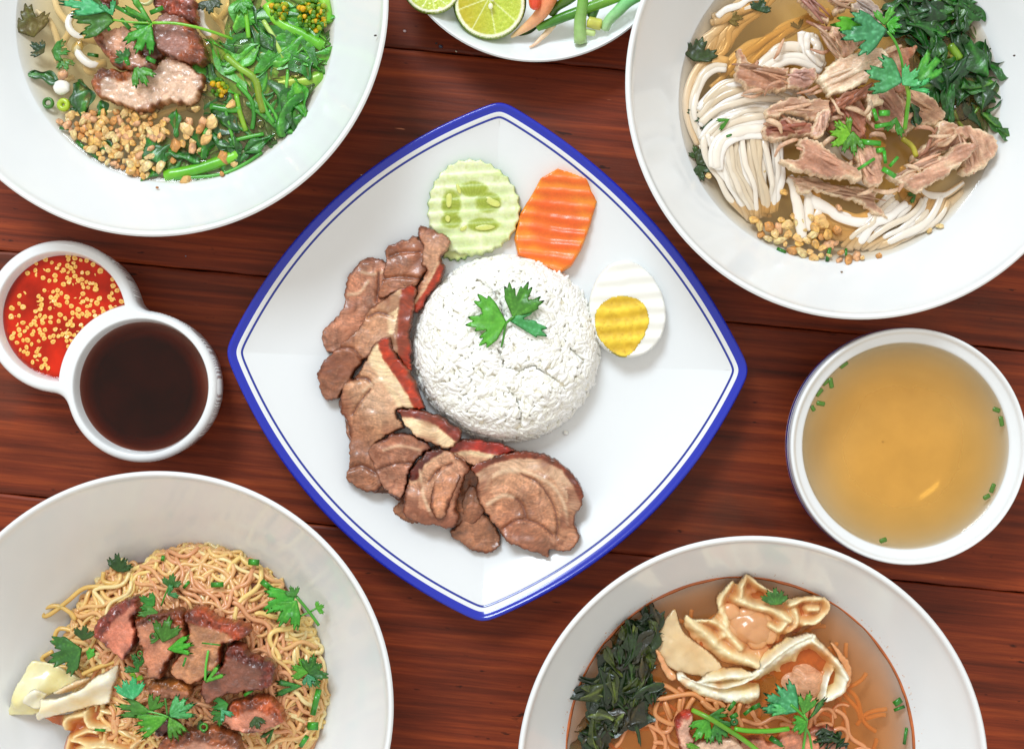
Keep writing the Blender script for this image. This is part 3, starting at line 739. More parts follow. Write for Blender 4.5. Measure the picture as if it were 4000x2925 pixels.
pork_slice('long pork slice with red skin strip left of the rice', E, [(362, 612), (430, 585), (445, 650), (520, 740), (560, 830), (587, 905), (575, 916), (480, 910), (455, 930), (490, 995), (440, 1012), (345, 1090), (385, 1180), (390, 1250), (330, 1285), (240, 1240), (232, 1180), (240, 1060), (232, 960), (196, 925), (203, 870), (215, 800), (270, 760), (305, 715)], .0165, .0065, [(405, 600), (425, 670), (490, 760), (540, 840), (570, 905)], ((230, 1150), (540, 800), .005), 5, lines=[([(240, 780), (320, 770), (350, 800)], 6, (112, 60, 42)), ([(310, 830), (380, 780), (460, 830), (500, 900)], 8, (236, 200, 164)), ([(235, 1180), (300, 1160), (360, 1190)], 6, (112, 60, 42)), ([(260, 930), (300, 870), (340, 820)], 4, (112, 60, 42))], sw=28, fw=60, meat=(184, 128, 90), pale=(380, 860, 90))
pork_slice('chunky pork rind piece with dark skin below left of rice', E, [(448, 912), (500, 905), (560, 912), (640, 935), (700, 975), (742, 1015), (725, 1065), (685, 1090), (610, 1065), (540, 1030), (490, 985), (470, 945)], .022, .008, [(470, 915), (560, 925), (640, 955), (725, 1025)], ((470, 930), (700, 1060), .001), 7, sw=23, fw=70, skinc=(128, 40, 18))
pork_slice('wedge shaped pork slice in the lower left of the fan', E, [(320, 1095), (380, 1045), (450, 1015), (500, 1018), (560, 1035), (612, 1085), (560, 1120), (520, 1180), (490, 1280), (462, 1308), (400, 1270), (370, 1220), (350, 1150)], .0195, .006, None, ((460, 1300), (480, 1020), .004), 6, lines=[([(370, 1180), (450, 1150), (530, 1150)], 3, (112, 60, 42)), ([(400, 1090), (470, 1070), (560, 1090)], 7, (236, 200, 164))], edge=(96, 44, 28), ew=17)
pork_slice('narrow upright pork slice with charred dark top edge', E, [(590, 1095), (660, 1085), (722, 1108), (782, 1160), (765, 1210), (735, 1290), (722, 1350), (738, 1395), (700, 1445), (625, 1432), (560, 1420), (495, 1398), (478, 1350), (500, 1240), (530, 1160)], .0185, .007, [(640, 1080), (560, 1130), (530, 1200)], ((600, 1430), (650, 1090), .004), 8, lines=[([(600, 1230), (640, 1180), (700, 1150)], 5, (112, 60, 42)), ([(560, 1180), (575, 1290), (610, 1380)], 7, (236, 200, 164))], sw=24, fw=10, skinc=(96, 34, 22))
pork_slice('thin strip pork slice crossing the middle of the lower group', E, [(700, 1100), (760, 1140), (740, 1220), (690, 1330), (665, 1400), (620, 1390), (600, 1310), (620, 1220), (660, 1150)], .024, .004, None, None, 12, meat=(186, 124, 88))
pork_slice('red skinned pork rind strip directly under the rice', E, [(680, 1092), (715, 1045), (790, 1042), (870, 1055), (960, 1078), (985, 1100), (900, 1125), (800, 1162), (745, 1140), (700, 1115)], .0195, .008, [(700, 1068), (790, 1062), (870, 1078), (970, 1095)], None, 9, sw=27, fw=26, skinc=(160, 36, 20))
pork_slice('lowest pork slice poking out beneath the big round one', E, [(770, 1240), (812, 1262), (835, 1350), (900, 1430), (920, 1490), (880, 1548), (790, 1540), (725, 1498), (692, 1455), (738, 1400), (742, 1320)], .0115, .0055, None, None, 10, meat=(158, 102, 70))
pork_slice('biggest round pork slice with swirled meat at the fan end', E, [(783, 1168), (850, 1125), (960, 1095), (1080, 1100), (1175, 1135), (1245, 1205), (1292, 1290), (1268, 1360), (1250, 1400), (1275, 1480), (1225, 1545), (1135, 1540), (1130, 1572), (1010, 1530), (935, 1495), (905, 1440), (835, 1350), (805, 1280), (812, 1222)], .0165, .0075, [(795, 1180), (880, 1128), (1000, 1105), (1110, 1112), (1200, 1160), (1260, 1240), (1283, 1300)], ((900, 1500), (1000, 1110), .004), 11, lines=[([(850, 1260), (880, 1210), (960, 1180), (1060, 1195), (1150, 1250), (1200, 1330), (1215, 1420)], 9, (236, 200, 164)), ([(960, 1290), (1010, 1330), (1030, 1390)], 6, (112, 60, 42)), ([(1010, 1195), (1090, 1240), (1150, 1330), (1170, 1420), (1165, 1480)], 4, (112, 60, 42)), ([(860, 1330), (930, 1290), (975, 1300)], 9, (236, 200, 164)), ([(930, 1440), (1000, 1400), (1090, 1420), (1150, 1470)], 4, (112, 60, 42))], sw=17, fw=52, meat=(180, 118, 84), fat=(222, 182, 148), skinc=(126, 52, 26))

pork_slice('dark browned pork slice wedged under the left of the fan', E, [(195, 880), (260, 760), (420, 700), (470, 800), (420, 960), (330, 1060), (240, 1060), (225, 960)], .0105, .005, None, None, 13, meat=(160, 100, 64))
pork_slice('browned pork edge showing between the lower left slices', E, [(235, 1170), (330, 1120), (470, 1180), (560, 1280), (600, 1400), (520, 1420), (440, 1375), (430, 1340), (470, 1320), (380, 1285), (300, 1270), (232, 1240)], .0100, .005, None, None, 14, meat=(166, 106, 70), ew=24)
pork_slice('pork slice buried beneath the middle of the lower group', E, [(560, 1100), (720, 1080), (860, 1160), (880, 1300), (800, 1420), (700, 1430), (600, 1300)], .0110, .006, None, None, 15, meat=(150, 92, 60))

# ---------------------------------------------------------------- cucumber, carrot, egg
def rip(f, amp, per, ang=0, ph=0):
    k = FR[f][2]; p = per * k; a = math.radians(ang)
    return lambda x, y: amp * np.sin((y * math.cos(a) + x * math.sin(a)) / p * 2 * math.pi + ph)
def cucumber():
    c = np.array(fp('F', [(517, 455)])[0]); n = 27; pts = []
    for i in range(n * 8):
        a = 2 * math.pi * i / (n * 8); tt = (i % 8) / 8
        R = 177 + 12 * (abs(tt - .5) * 2) ** 1.5 - 3 * (tt < .2) + 4 * math.sin(3 * a + 1)
        pts.append((c[0] + R * 1.01 * math.cos(a), c[1] + R * 1.03 * math.sin(a)))
    root = thing('cucumber_slice', 'pale green crinkle cut cucumber slice with a toothed edge', 'cucumber', W(c[0], c[1], .010))
    seeds = [((355, 400), 24, 62, 3), ((650, 415), 64, 30, 28), ((600, 585), 78, 24, -5), ((345, 520), 20, 38, -5), ((455, 590), 34, 18, -35), ((420, 330), 14, 40, -18)]
    lob = [((370, 430), 75, 105), ((620, 420), 100, 80), ((590, 570), 120, 55), ((370, 545), 80, 55), ((520, 330), 110, 60)]
    def col(x, y, d):
        cc = mixc((236, 242, 200), (216, 232, 168), (fbm(x, y, 40, 3) - .3) * 2)
        w = np.zeros(len(x))
        for (q, a, b) in lob:
            p = fp('F', [q])[0]; w = np.maximum(w, 1 - (((x - p[0]) / (a * .575)) ** 2 + ((y - p[1]) / (b * .575)) ** 2))
        cc = mixc(cc, (150, 168, 36), np.clip(w * 2.2 + (fbm(x, y, 14, 5) - .5) * .8, 0, 1) * .9)
        fib = np.abs(np.sin(np.arctan2(y - c[1], x - c[0]) * 19)) ** 6
        cc = mixc(cc, (222, 232, 160), fib * .25)
        up = np.clip((c[1] + 40 - y) / 60 + 0, 0, 1)
        return mixc(cc, (74, 140, 40), np.clip((5.5 - d) / 3, 0, 1) * up)
    r = rip('F', .00035, 84, 3)
    slab('flesh', pts, .0105, .005, 5, col, M['veg'], root, zf=lambda x, y: r(x, y) + .003 * (c[1] - y) / 180, er=7, smooth=0, seed=4, under=.003)
    hz = .0105 + .005
    for (q, a, b, rot) in seeds:
        p = fp('F', [q])[0]; zz = hz + float(r(np.array([p[0]]), np.array([p[1]]))[0]) + .003 * (c[1] - p[1]) / 180
        V, F, T = ball_geo((0, 0, 0), (a * .575 * S(hz), b * .575 * S(hz), .0005), 16, 8, col=(218, 222, 118))
        ar = -math.radians(rot); V = np.stack([V[:, 0] * math.cos(ar) - V[:, 1] * math.sin(ar), V[:, 0] * math.sin(ar) + V[:, 1] * math.cos(ar), V[:, 2]], -1)
        w = W(p[0], p[1], hz); V = V * .92 + np.array([w[0], w[1], zz - .0001])
        mesh_obj('seed', V, F, M['veg'], root, T)
    return root
cucumber()
# paler second cucumber slice peeking out beneath
pts = [(fp('F', [(400, 640)])[0] + np.array([math.cos(a), math.sin(a)]) * (100 + 5 * math.sin(22 * a))) for a in np.linspace(0, 2 * math.pi, 120, endpoint=False)]
tag(slab('cucumber_slice', pts, .0082, .0022, 7, lambda x, y, d: mixc((214, 222, 150), (98, 150, 50), np.clip((6 - d) / 4, 0, 1)), M['veg'], None, er=6, smooth=0), 'second cucumber slice mostly hidden beneath the toothed cucumber slice', 'cucumber')
rc0 = rip('F', .0005, 88, -8, 1); rc = lambda x, y: rc0(x, y + 26 * fbm(x, y, 110, 4))
def carrotc(x, y, d):
    c = mixc((250, 146, 40), (240, 110, 28), np.clip(rc(x, y) / .001 + .5 + (fbm(x, y, 50, 3) - .5), 0, 1))
    cc = fp('F', [(1080, 560)])[0]; q = np.hypot((x - cc[0]) / 95, (y - cc[1]) / 120)
    c = mixc(c, (236, 92, 26), np.clip((1.15 - q) * 3, 0, 1) * .55)
    return mixc(c, (252, 160, 40), np.clip((10 - d) / 8, 0, 1) * .5)
tag(slab('carrot_slice', fp('F', [(1090, 195), (1180, 222), (1290, 265), (1325, 345), (1366, 415), (1310, 600), (1255, 740), (1190, 850), (1095, 908), (960, 840), (822, 782), (796, 660), (832, 500), (880, 420), (925, 350), (975, 258)]), .0100, .0055, 6, carrotc, M['veg'], None, zf=lambda x, y: rc(x, y) + .0075 * np.clip((900 - y) / 240, 0, 1) ** 1.5 + .002 * np.clip((x - 2150) / 150, 0, 1), er=7, smooth=0, seed=3, under=.0026),
    'orange crinkle cut carrot slice between the cucumber and the egg', 'carrot')
def egg():
    c = fp('F', [(1567, 1140)])[0]; a = np.linspace(0, 2 * math.pi, 90, endpoint=False); pts = []
    for t in a:
        x = 152 * math.cos(t) * (1 + .09 * math.sin(t)); y = 192 * math.sin(t); r = math.radians(-6)
        pts.append((c[0] + x * math.cos(r) - y * math.sin(r), c[1] + x * math.sin(r) + y * math.cos(r)))
    root = thing('boiled_egg_half', 'crinkle cut boiled egg half with yellow yolk facing up', 'egg', W(c[0], c[1], .0085))
    rp0 = rip('F', .0006, 104, 4, .5); rp = lambda x, y: rp0(x, y + 22 * fbm(x, y, 120, 9))
    slab('egg_white', pts, .016, .0045, 6, (244, 244, 236), M['egg'], root, zf=rp, er=8, smooth=0, under=.0085)
    yk = fp('F', [(1530, 1048), (1620, 1060), (1690, 1110), (1722, 1200), (1705, 1290), (1662, 1370), (1618, 1432), (1556, 1472), (1490, 1458), (1425, 1410), (1368, 1345), (1338, 1250), (1350, 1150), (1400, 1090), (1460, 1058)])
    def yc(x, y, d):
        n = fbm(x, y, 16, 2); q = rp(x, y) / .0012 + .5
        cc = mixc((216, 176, 40), (250, 216, 66), np.clip(q + (n - .5), 0, 1))
        cr = np.abs(fbm(x, y, 30, 12, 2) - .5)
        cc = mixc(cc, (170, 124, 24), np.clip(1 - cr / .01, 0, 1) * .4)
        return mixc(cc, (128, 128, 62), np.clip((7 - d) / 6, 0, 1) * (.3 + .7 * (fbm(x, y, 60, 9) > .45)))
    slab('yolk', yk, .0184, .0024, 5, yc, M['yolk'], root, zf=rp, er=3, rag=(1.5, 10), bumps=[(.0003, 14)], seed=6)
egg()

# ---------------------------------------------------------------- double sauce dish
def sauce_dish():
    c1 = np.array([231, 1236.]); c2 = np.array([549, 1510.]); zr = .034; s = S(zr); st = 3.0
    x = np.arange(-90, 870, st); y = np.arange(915, 1830, st); X, Y = np.meshgrid(x, y)
    def sd(X, Y):
        d1 = np.hypot(X - c1[0], Y - c1[1]) - 299; d2 = np.hypot(X - c2[0], Y - c2[1]) - 297
        k = 62; h = np.clip(.5 + .5 * (d2 - d1) / k, 0, 1); return d2 * (1 - h) + d1 * h - k * h * (1 - h), d1, d2
    D, d1, d2 = sd(X, Y)
    # push grid points just outside onto the contour
    e = 1.0; gx = (sd(X + e, Y)[0] - sd(X - e, Y)[0]) / 2; gy = (sd(X, Y + e)[0] - sd(X, Y - e)[0]) / 2
    mk = (D > 0) & (D < st * 1.6)
    Xs = np.where(mk, X - gx * D, X); Ys = np.where(mk, Y - gy * D, Y)
    D, d1, d2 = sd(Xs, Ys); keep = D < .5
    def sm(t): t = np.clip(t, 0, 1); return t * t * (3 - 2 * t)
    i1 = np.maximum(np.hypot(Xs - 236, Ys - 1236) - 258, -(np.hypot(Xs - c2[0], Ys - c2[1]) - 318))
    i2 = np.hypot(Xs - c2[0], Ys - c2[1]) - 268
    hole = np.maximum(sm((-i1) / 42) * .024, sm((-i2) / 40) * .026)
    ed = np.clip(-D, 0, 22) / 22; rim = .0035 * (1 - np.sqrt(np.clip(1 - (1 - ed) ** 2, 0, 1)))
    Z = zr - rim - hole
    idx = -np.ones(X.shape, int); idx[keep] = np.arange(keep.sum())
    V = np.stack([(Xs[keep] - 2000) * s, (1462.5 - Ys[keep]) * s, Z[keep]], -1); F = []
    a, b, c, d = idx[:-1, :-1], idx[:-1, 1:], idx[1:, 1:], idx[1:, :-1]
    ok = (a >= 0) & (b >= 0) & (c >= 0) & (d >= 0)
    F = np.stack([a[ok], d[ok], c[ok], b[ok]], -1).tolist()
    for (p, q, r) in ((a, d, c), (a, c, b), (a, d, b), (b, d, c)):
        miss = ((a < 0).astype(int) + (b < 0) + (c < 0) + (d < 0)) == 1
        m2 = miss & (p >= 0) & (q >= 0) & (r >= 0); F += np.stack([p[m2], q[m2], r[m2]], -1).tolist()
    # outer wall from the contour
    th = []
    ed_ = {}
    for f in F:
        for i in range(len(f)):
            u, v = f[i], f[(i + 1) % len(f)]; ed_[(u, v)] = ed_.get((u, v), 0) + 1
    bd = [(u, v) for (u, v) in ed_ if (v, u) not in ed_]
    n0 = len(V); bi = {}; extra = []
    cen = np.array([V[:, 0].mean(), V[:, 1].mean()])
    for (u, v) in bd:
        for w in (u, v):
            if w not in bi:
                bi[w] = n0 + len(extra) // 2 * 2 if False else n0 + len(extra)
                p = V[w]; 
                # local cup centre in world
                w1 = np.array([(c1[0] - 2000) * s, (1462.5 - c1[1]) * s]); w2 = np.array([(c2[0] - 2000) * s, (1462.5 - c2[1]) * s])
                cc = w1 if np.hypot(*(p[:2] - w1)) < np.hypot(*(p[:2] - w2)) else w2
                q = cc + (p[:2] - cc) * .97; r = cc + (p[:2] - cc) * .8
                extra += [(q[0], q[1], .014), (r[0], r[1], 0.0)]
    V = np.vstack([V, extra])
    for (u, v) in bd:
        a_, b_ = bi[u], bi[v]; F.append((v, u, a_, b_)); F.append((b_, a_, a_ + 1, b_ + 1))
    o = mesh_obj('double_sauce_dish', V, F, M['china']); tag(o, 'white china dish of two joined round cups for sauces', 'sauce dish')
    # liquids
    zl = .0272; sl = S(zl)
    def disc(name, c, r, clipc, mat, op, label, z=zl):
        V = [(c[0], c[1])]; rings, seg = 30, 110; q = [0]
        for i in range(1, rings + 1):
            for j in range(seg):
                a = 2 * math.pi * j / seg; V.append((c[0] + r * i / rings * math.cos(a), c[1] + r * i / rings * math.sin(a))); q.append(i / rings)
        V = np.array(V); q = np.array(q)
        if clipc is not None:
            dd = V - clipc[0]; dl = np.hypot(*dd.T); kk = dl < clipc[1]; V[kk] = clipc[0] + dd[kk] / dl[kk, None] * clipc[1]
        F = [(0, 1 + (j + 1) % seg, 1 + j) for j in range(seg)] + [(1 + i * seg + j, 1 + i * seg + (j + 1) % seg, 1 + (i + 1) * seg + (j + 1) % seg, 1 + (i + 1) * seg + j) for i in range(rings - 1) for j in range(seg)]
        edge = (1 - q) * r
        if clipc is not None: edge = np.minimum(edge, np.hypot(*(V - clipc[0]).T) - clipc[1])
        W3 = np.stack([(V[:, 0] - 2000) * sl, (1462.5 - V[:, 1]) * sl, z + .0006 * np.exp(-edge / 8)], -1)
        o = mesh_obj(name, W3, F, mat, None, attrs={'opac': op(edge), 'deep': np.clip(.35 + edge / 50, 0, 1)})
        return tag(o, label, 'sauce')
    red = liquid('chilli_vinegar', (226, 48, 22), (240, 60, 30), .08, (300, .3), .72)
    soy = liquid('dark_soy', (34, 6, 2), (226, 110, 36), .03, (90, .12), .6)
    rso = disc('chilli_sauce', np.array([262., 1234.]), 250, (np.array([553., 1512.]), 300), red, lambda e: np.clip(.35 + e / 60, 0, .86), 'bright red chilli sauce full of pale seeds in left cup')
    disc('dark_sauce', np.array([559., 1514.]), 255, None, soy, lambda e: np.clip(.10 + e / 80, 0, .92), 'dark brown soy sauce filling the right hand cup')
    # seeds: little kidney discs
    sv = []; n = 12; sf = []
    for k, (rr, zz) in enumerate(((0, .5), (.55, .5), (.9, .3), (1, 0), (.9, -.3), (0, -.4))):
        for j in range(n):
            a = 2 * math.pi * j / n; q = rr * (1 - .28 * math.exp(-((a - math.pi) / .5) ** 2)); zc = .16 if rr == .55 else zz * .32
            sv.append((q * math.cos(a), q * math.sin(a) * .88, .2 if rr == .55 else (.08 if k == 0 else zz * .5)))
    for k in range(5):
        for j in range(n): sf.append((k * n + j, (k + 1) * n + j, (k + 1) * n + (j + 1) % n, k * n + (j + 1) % n))
    me = bpy.data.meshes.new('chilli_seed'); me.from_pydata([(a * .00155, b * .00155, c_ * .00155) for a, b, c_ in sv], [], sf); me.polygons.foreach_set('use_smooth', [True] * len(sf))
    ca = me.color_attributes.new('tint', 'FLOAT_COLOR', 'POINT'); cl = np.ones((len(sv), 4)); cl[:, :3] = lin((250, 196, 96)); cl[:n, :3] = lin((226, 140, 50)); ca.data.foreach_set('color', cl.ravel()); me.materials.append(M['seed'])
    rs = random.Random(8); pw = parent_world(rso); placed = []; tries = 0
    while len(placed) < 295 and tries < 40000:
        tries += 1
        a = rs.uniform(0, 2 * math.pi); q = 238 * math.sqrt(rs.random()); p = np.array([262 + q * math.cos(a), 1234 + q * math.sin(a)])
        if np.hypot(*(p - np.array([553, 1512]))) < 314: continue
        u, v = (p[0] - 262) / 240, (p[1] - 1234) / 240
        dens = .5 + .55 * math.exp(-((u - .25) ** 2 + (v + .02) ** 2) / .35) - .6 * math.exp(-((u + .75) ** 2 + (v + .5) ** 2) / .1) - .6 * math.exp(-((u + .2) ** 2 + (v - .7) ** 2) / .05)
        if rs.random() > dens: continue
        if any(np.hypot(*(p - o2)) < 12 for o2 in placed): continue
        placed.append(p); deep = rs.random()
        z = zl + .0001 if deep < .55 else zl - rs.uniform(.0004, .0009)
        w = W(p[0], p[1], z); o = bpy.data.objects.new('chilli_seed', me); COL.objects.link(o); o.parent = rso
        o.location = Vector(w) - pw; k = rs.uniform(.72, 1.15); o.scale = (k, k * rs.uniform(.8, 1), k); o.rotation_euler = (rs.uniform(-.35, .35), rs.uniform(-.35, .35), rs.uniform(0, 6.28))
sauce_dish()

# ---------------------------------------------------------------- small soup bowl
def small_bowl():
    cx, cy = wc(3552, 1744, .05)
    root = thing('soup_bowl', 'small white bowl with fine blue outer stripes at the right', 'bowl', (cx, cy, 0))
    prof = [(.0005, .006), (.025, .0065), (.038, .012), (.045, .022), (.0485, .034), (.0498, .042), (.0506, .0448), (.0525, .0462), (.0543, .0475), (.0553, .0492), (.0563, .0500), (.0571, .0494), (.0573, .0475), (.0574, .040), (.0565, .034), (.053, .024), (.044, .012), (.031, .005), (.0285, .004), (.028, .0001), (.026, 0), (.0255, .003), (.0005, .0035)]
    lathe('bowl_body', prof, cx, cy, M['china'], root, seg=144, sub=4)
    for z0, z1, r in ((.0445, .0452, .05745), (.0395, .0425, .05755)):
        lathe('blue_stripe', [(r, z0), (r + .00012, (z0 + z1) / 2), (r, z1)], cx, cy, M['blueline'], root, seg=144, sub=2)
    clear = liquid('clear_stock', (240, 176, 84), (250, 212, 134), .05, (40, .06))
    bx, by = wc(3548, 1733, .0435)
    broth('clear_soup', 'amber clear soup filling the small bowl at the right', cx, cy, .0502, .0435, clear, lambda q: .4 if q < .4 else .4 - .3 * ((q - .4) / .6) ** 1.4, .0001, 4)
    rs = random.Random(2)
    bits = [((560, 315), -35, 34), ((480, 430), 80, 38), ((445, 425), -40, 30), ((405, 490), -50, 34), ((415, 560), 10, 30), ((365, 590), 60, 22), ((1527, 600), 20, 26), ((1558, 672), 80, 36), ((1502, 1095), -68, 34), ((1465, 1150), -30, 26), ((810, 1425), -20, 26)]
    for (p, ang, l) in bits:
        q = fp('I', [p])[0]; a = math.radians(ang); dx, dy = math.cos(a) * l * .5, math.sin(a) * l * .5
        o = tube('chive_piece', [(q[0] - dx, q[1] - dy, .0437), (q[0], q[1], .0439), (q[0] + dx, q[1] + dy, .0437)], 9 if l > 24 else 8, M['stem'], None, flat=.3, seg=6, col=(74, 120, 24), sub=2)
        tag(o, "cut chive piece floating in the small amber soup " + clock(q[0], q[1], (3548, 1733), 390).replace('by the wall', 'by the wall') + (" %s" % ("lying flat" if abs(ang) < 45 else "standing across") if False else ""), 'chive', 'chive pieces in the small soup bowl')
small_bowl()

# ================================================================ bowl contents
def ellipse(c, a, b, rot=0, n=16):
    t = np.linspace(0, 2 * math.pi, n, endpoint=False); r = math.radians(rot)
    return [(c[0] + a * math.cos(k) * math.cos(r) - b * math.sin(k) * math.sin(r), c[1] + a * math.cos(k) * math.sin(r) + b * math.sin(k) * math.cos(r)) for k in t]
def rand_in(rs, poly):
    lo = poly.min(0); hi = poly.max(0)
    while True:
        p = np.array([rs.uniform(lo[0], hi[0]), rs.uniform(lo[1], hi[1])])
        if inside(p[:1], p[1:], poly)[0]: return p
# garlic nubs: six angular hulls shared by every copy
def nub_meshes():
    out = []
    for k in range(6):
        rs = np.random.RandomState(40 + k); V, F, T = ball_geo((0, 0, 0), (1, .8, .62), 8, 6)
        for _ in range(7):
            nrm = rs.normal(size=3); nrm /= np.linalg.norm(nrm); dd = V @ nrm; lim = rs.uniform(.38, .62)
            V = np.where((dd > lim)[:, None], V - (dd - lim)[:, None] * nrm, V)
        me = bpy.data.meshes.new('garlic_nub'); me.from_pydata(V.tolist(), [], F)
        me.polygons.foreach_set('use_smooth', [k % 2 == 0] * len(F)); ca = me.color_attributes.new('tint', 'FLOAT_COLOR', 'POINT')
        c = [(230, 176, 96), (238, 196, 128), (212, 150, 82), (234, 184, 114), (220, 166, 120), (244, 208, 146)][k]
        cl = np.ones((len(V), 4)); n = .8 + .4 * rs.uniform(size=len(V)); cl[:, :3] = lin(np.clip(np.array(c)[None] * n[:, None], 0, 255)); ca.data.foreach_set('color', cl.ravel())
        me.materials.append(M['garlic']); out.append(me)
    return out
NUB = nub_meshes()
def garlic(f, pts, z, size, label, group, rs):
    for p in pts:
        me = NUB[rs.randrange(6)]; o = bpy.data.objects.new('fried_garlic', me); COL.objects.link(o)
        q = fp(f, [p])[0]; k = rs.uniform(.5, 1.2) * size * S(z)
        o.location = W(q[0], q[1], z + rs.uniform(-.0008, .0008)); o.scale = (k, k * rs.uniform(.75, 1.1), k * .8)
        o.rotation_euler = (rs.uniform(-.6, .6), rs.uniform(-.6, .6), rs.uniform(0, 6.28)); tag(o, label, 'fried garlic', group)
def friedcol(f, seed=0, crust=(150, 66, 30), inner=(214, 172, 150), cr=None, w=34, edge=14, red=0):
    pl = fp(f, cr) if cr else None; cw = w
    def fn(x, y, d):
        n1 = fbm(x, y, 46, seed); n2 = fbm(x, y, 15, seed + 3); k = np.clip((n1 * .75 + n2 * .25 - .3) * 2.2, 0, 1)
        c = mixc(np.array(inner) * .8, np.minimum(np.array(inner) * 1.12, 255), k)
        c = mixc(c, (160, 100, 78), np.clip(1 - np.abs(fbm(x * .6, y * 1.6, 60, seed + 8, 2) - .5) / .03, 0, 1) * .4)
        if red: c = mixc(c, (214, 84, 44), .6 * red * np.clip(fbm(x, y, 80, seed + 21) * 2 - .5, 0, 1))
        dd = d + (n1 - .5) * 26 + (n2 - .5) * 16
        ed = np.clip((edge - dd) / 10, 0, 1)
        if pl is not None:
            ds = seg_dist(x, y, pl); ed = np.maximum(ed, np.clip((cw - ds + (n1 - .5) * 34 + (n2 - .5) * 18) / 12, 0, 1))
        cc = mixc(np.array(crust) * .5, np.minimum(np.array(crust) * 1.22 + (6, 10, 4), 255), np.clip(k * .7 + n2 * .5 - .1, 0, 1))
        fn.mask = ed
        return mixc(c, cc, ed)
    return fn
def fried(label, f, pts, z, th, cr=None, tl=None, seed=0, group=None, name='fried_pork_piece', **k):
    rr = k.pop('rag', (9, 22))
    fc = friedcol(f, seed, cr=cr, **k)
    def bmk(x, y, d): fc(x, y, d); return .3 + .9 * fc.mask
    o = slab(name, fp(f, pts), z, th, 5.5, fc, M['fried'], None, zf=tilt(f, *tl) if tl else None,
             er=11, rag=rr, bumps=[(.0016, 34), (.0016, 12)], seed=seed, under=.002, bmask=bmk)
    return tag(o, label, 'fried pork', group)
def rope(name, f, pts, z, r, mat, parent=None, col=(230, 220, 200), flat=1., seg=8, sub=4, taper=None):
    rr = (lambda t: r * FR[f][2] * taper(t)) if taper else r * FR[f][2]
    return tube(name, P3(f, pts, z), rr, mat, parent, col=col, flat=flat, seg=seg, sub=sub)
def stemcol(a, b, seed=0):
    rs = np.random.RandomState(seed); ph = rs.uniform(0, 6)
    return lambda t: [a[i] + (b[i] - a[i]) * (.5 + .5 * math.sin(t * 5 + ph)) for i in range(3)]
def chive(label, f, p, q, z, r, group, hollow=True, col=(64, 140, 34)):
    a, b = fp(f, [p, q]); m = (a + b) / 2
    o = tube('scallion_piece', [(a[0], a[1], z), (m[0], m[1], z + .0002), (b[0], b[1], z)], r, M['stem'], None, flat=.62, seg=10, sub=1, hollow=.9 if hollow else 0, col=stemcol(col, [c * 1.25 for c in col], int(p[0])))
    return tag(o, label, 'scallion', group)
def ring(label, f, c, r, z, group, col=(120, 190, 60), w=.28):
    q = fp(f, [c])[0]; rad = r * FR[f][2]; path = []
    V = []; F = []; n = 20; m = 7
    for i in range(n):
        a = 2 * math.pi * i / n
        for j in range(m):
            b = 2 * math.pi * j / m; rr = rad * (1 - w + w * math.cos(b)); V.append(((q[0] + rr * math.cos(a) - 2000) * S(z), (1462.5 - q[1] - rr * math.sin(a)) * S(z), z + rad * S(z) * .45 * math.sin(b)))
    for i in range(n):
        for j in range(m): F.append((i * m + j, ((i + 1) % n) * m + j, ((i + 1) % n) * m + (j + 1) % m, i * m + (j + 1) % m))
    o = mesh_obj('scallion_ring', V, F, M['stem'], None, col); return tag(o, label, 'scallion', group)
def droplet(parent, f, c, r, z, seed=0, sx=1., rot=0):
    q = fp(f, [c])[0]; rad = r * FR[f][2] * S(z); w = W(q[0], q[1], z)
    V, F, T = ball_geo((0, 0, 0), (rad, rad * sx, rad * .14 + .0002), 22, 10)
    a = math.radians(rot); V = np.stack([V[:, 0] * math.cos(a) - V[:, 1] * math.sin(a), V[:, 0] * math.sin(a) + V[:, 1] * math.cos(a), V[:, 2]], -1) + np.array(w)
    return mesh_obj('oil_droplet', V, F, M['oil'], parent)
def greens(label, cat, f, poly, n, z, rs, L=(60, 130), Wd=(14, 34), pal=None, base=None, ang=None, zr=.005, parent=None, amp=1.):
    P = fp(f, poly); c = P.mean(0)
    root = parent or thing('blanched_greens', label, cat, W(c[0], c[1], z))
    pal = pal or [((18, 52, 12), (60, 110, 26)), ((26, 70, 16), (86, 140, 36)), ((14, 40, 12), (44, 84, 22))]
    for i in range(n):
        p = rand_in(rs, P); c1, c2 = pal[rs.randrange(len(pal))]
        wilt('leaf', p[0], p[1], (ang if ang is not None else 0) + rs.uniform(-60, 60) if ang is not None else rs.uniform(0, 360), rs.uniform(*L), rs.uniform(*Wd), z + rs.uniform(-zr, zr * .6), rs.randrange(9999), root, c1=c1, c2=c2, amp=amp)
    return root
rs = random.Random(11)

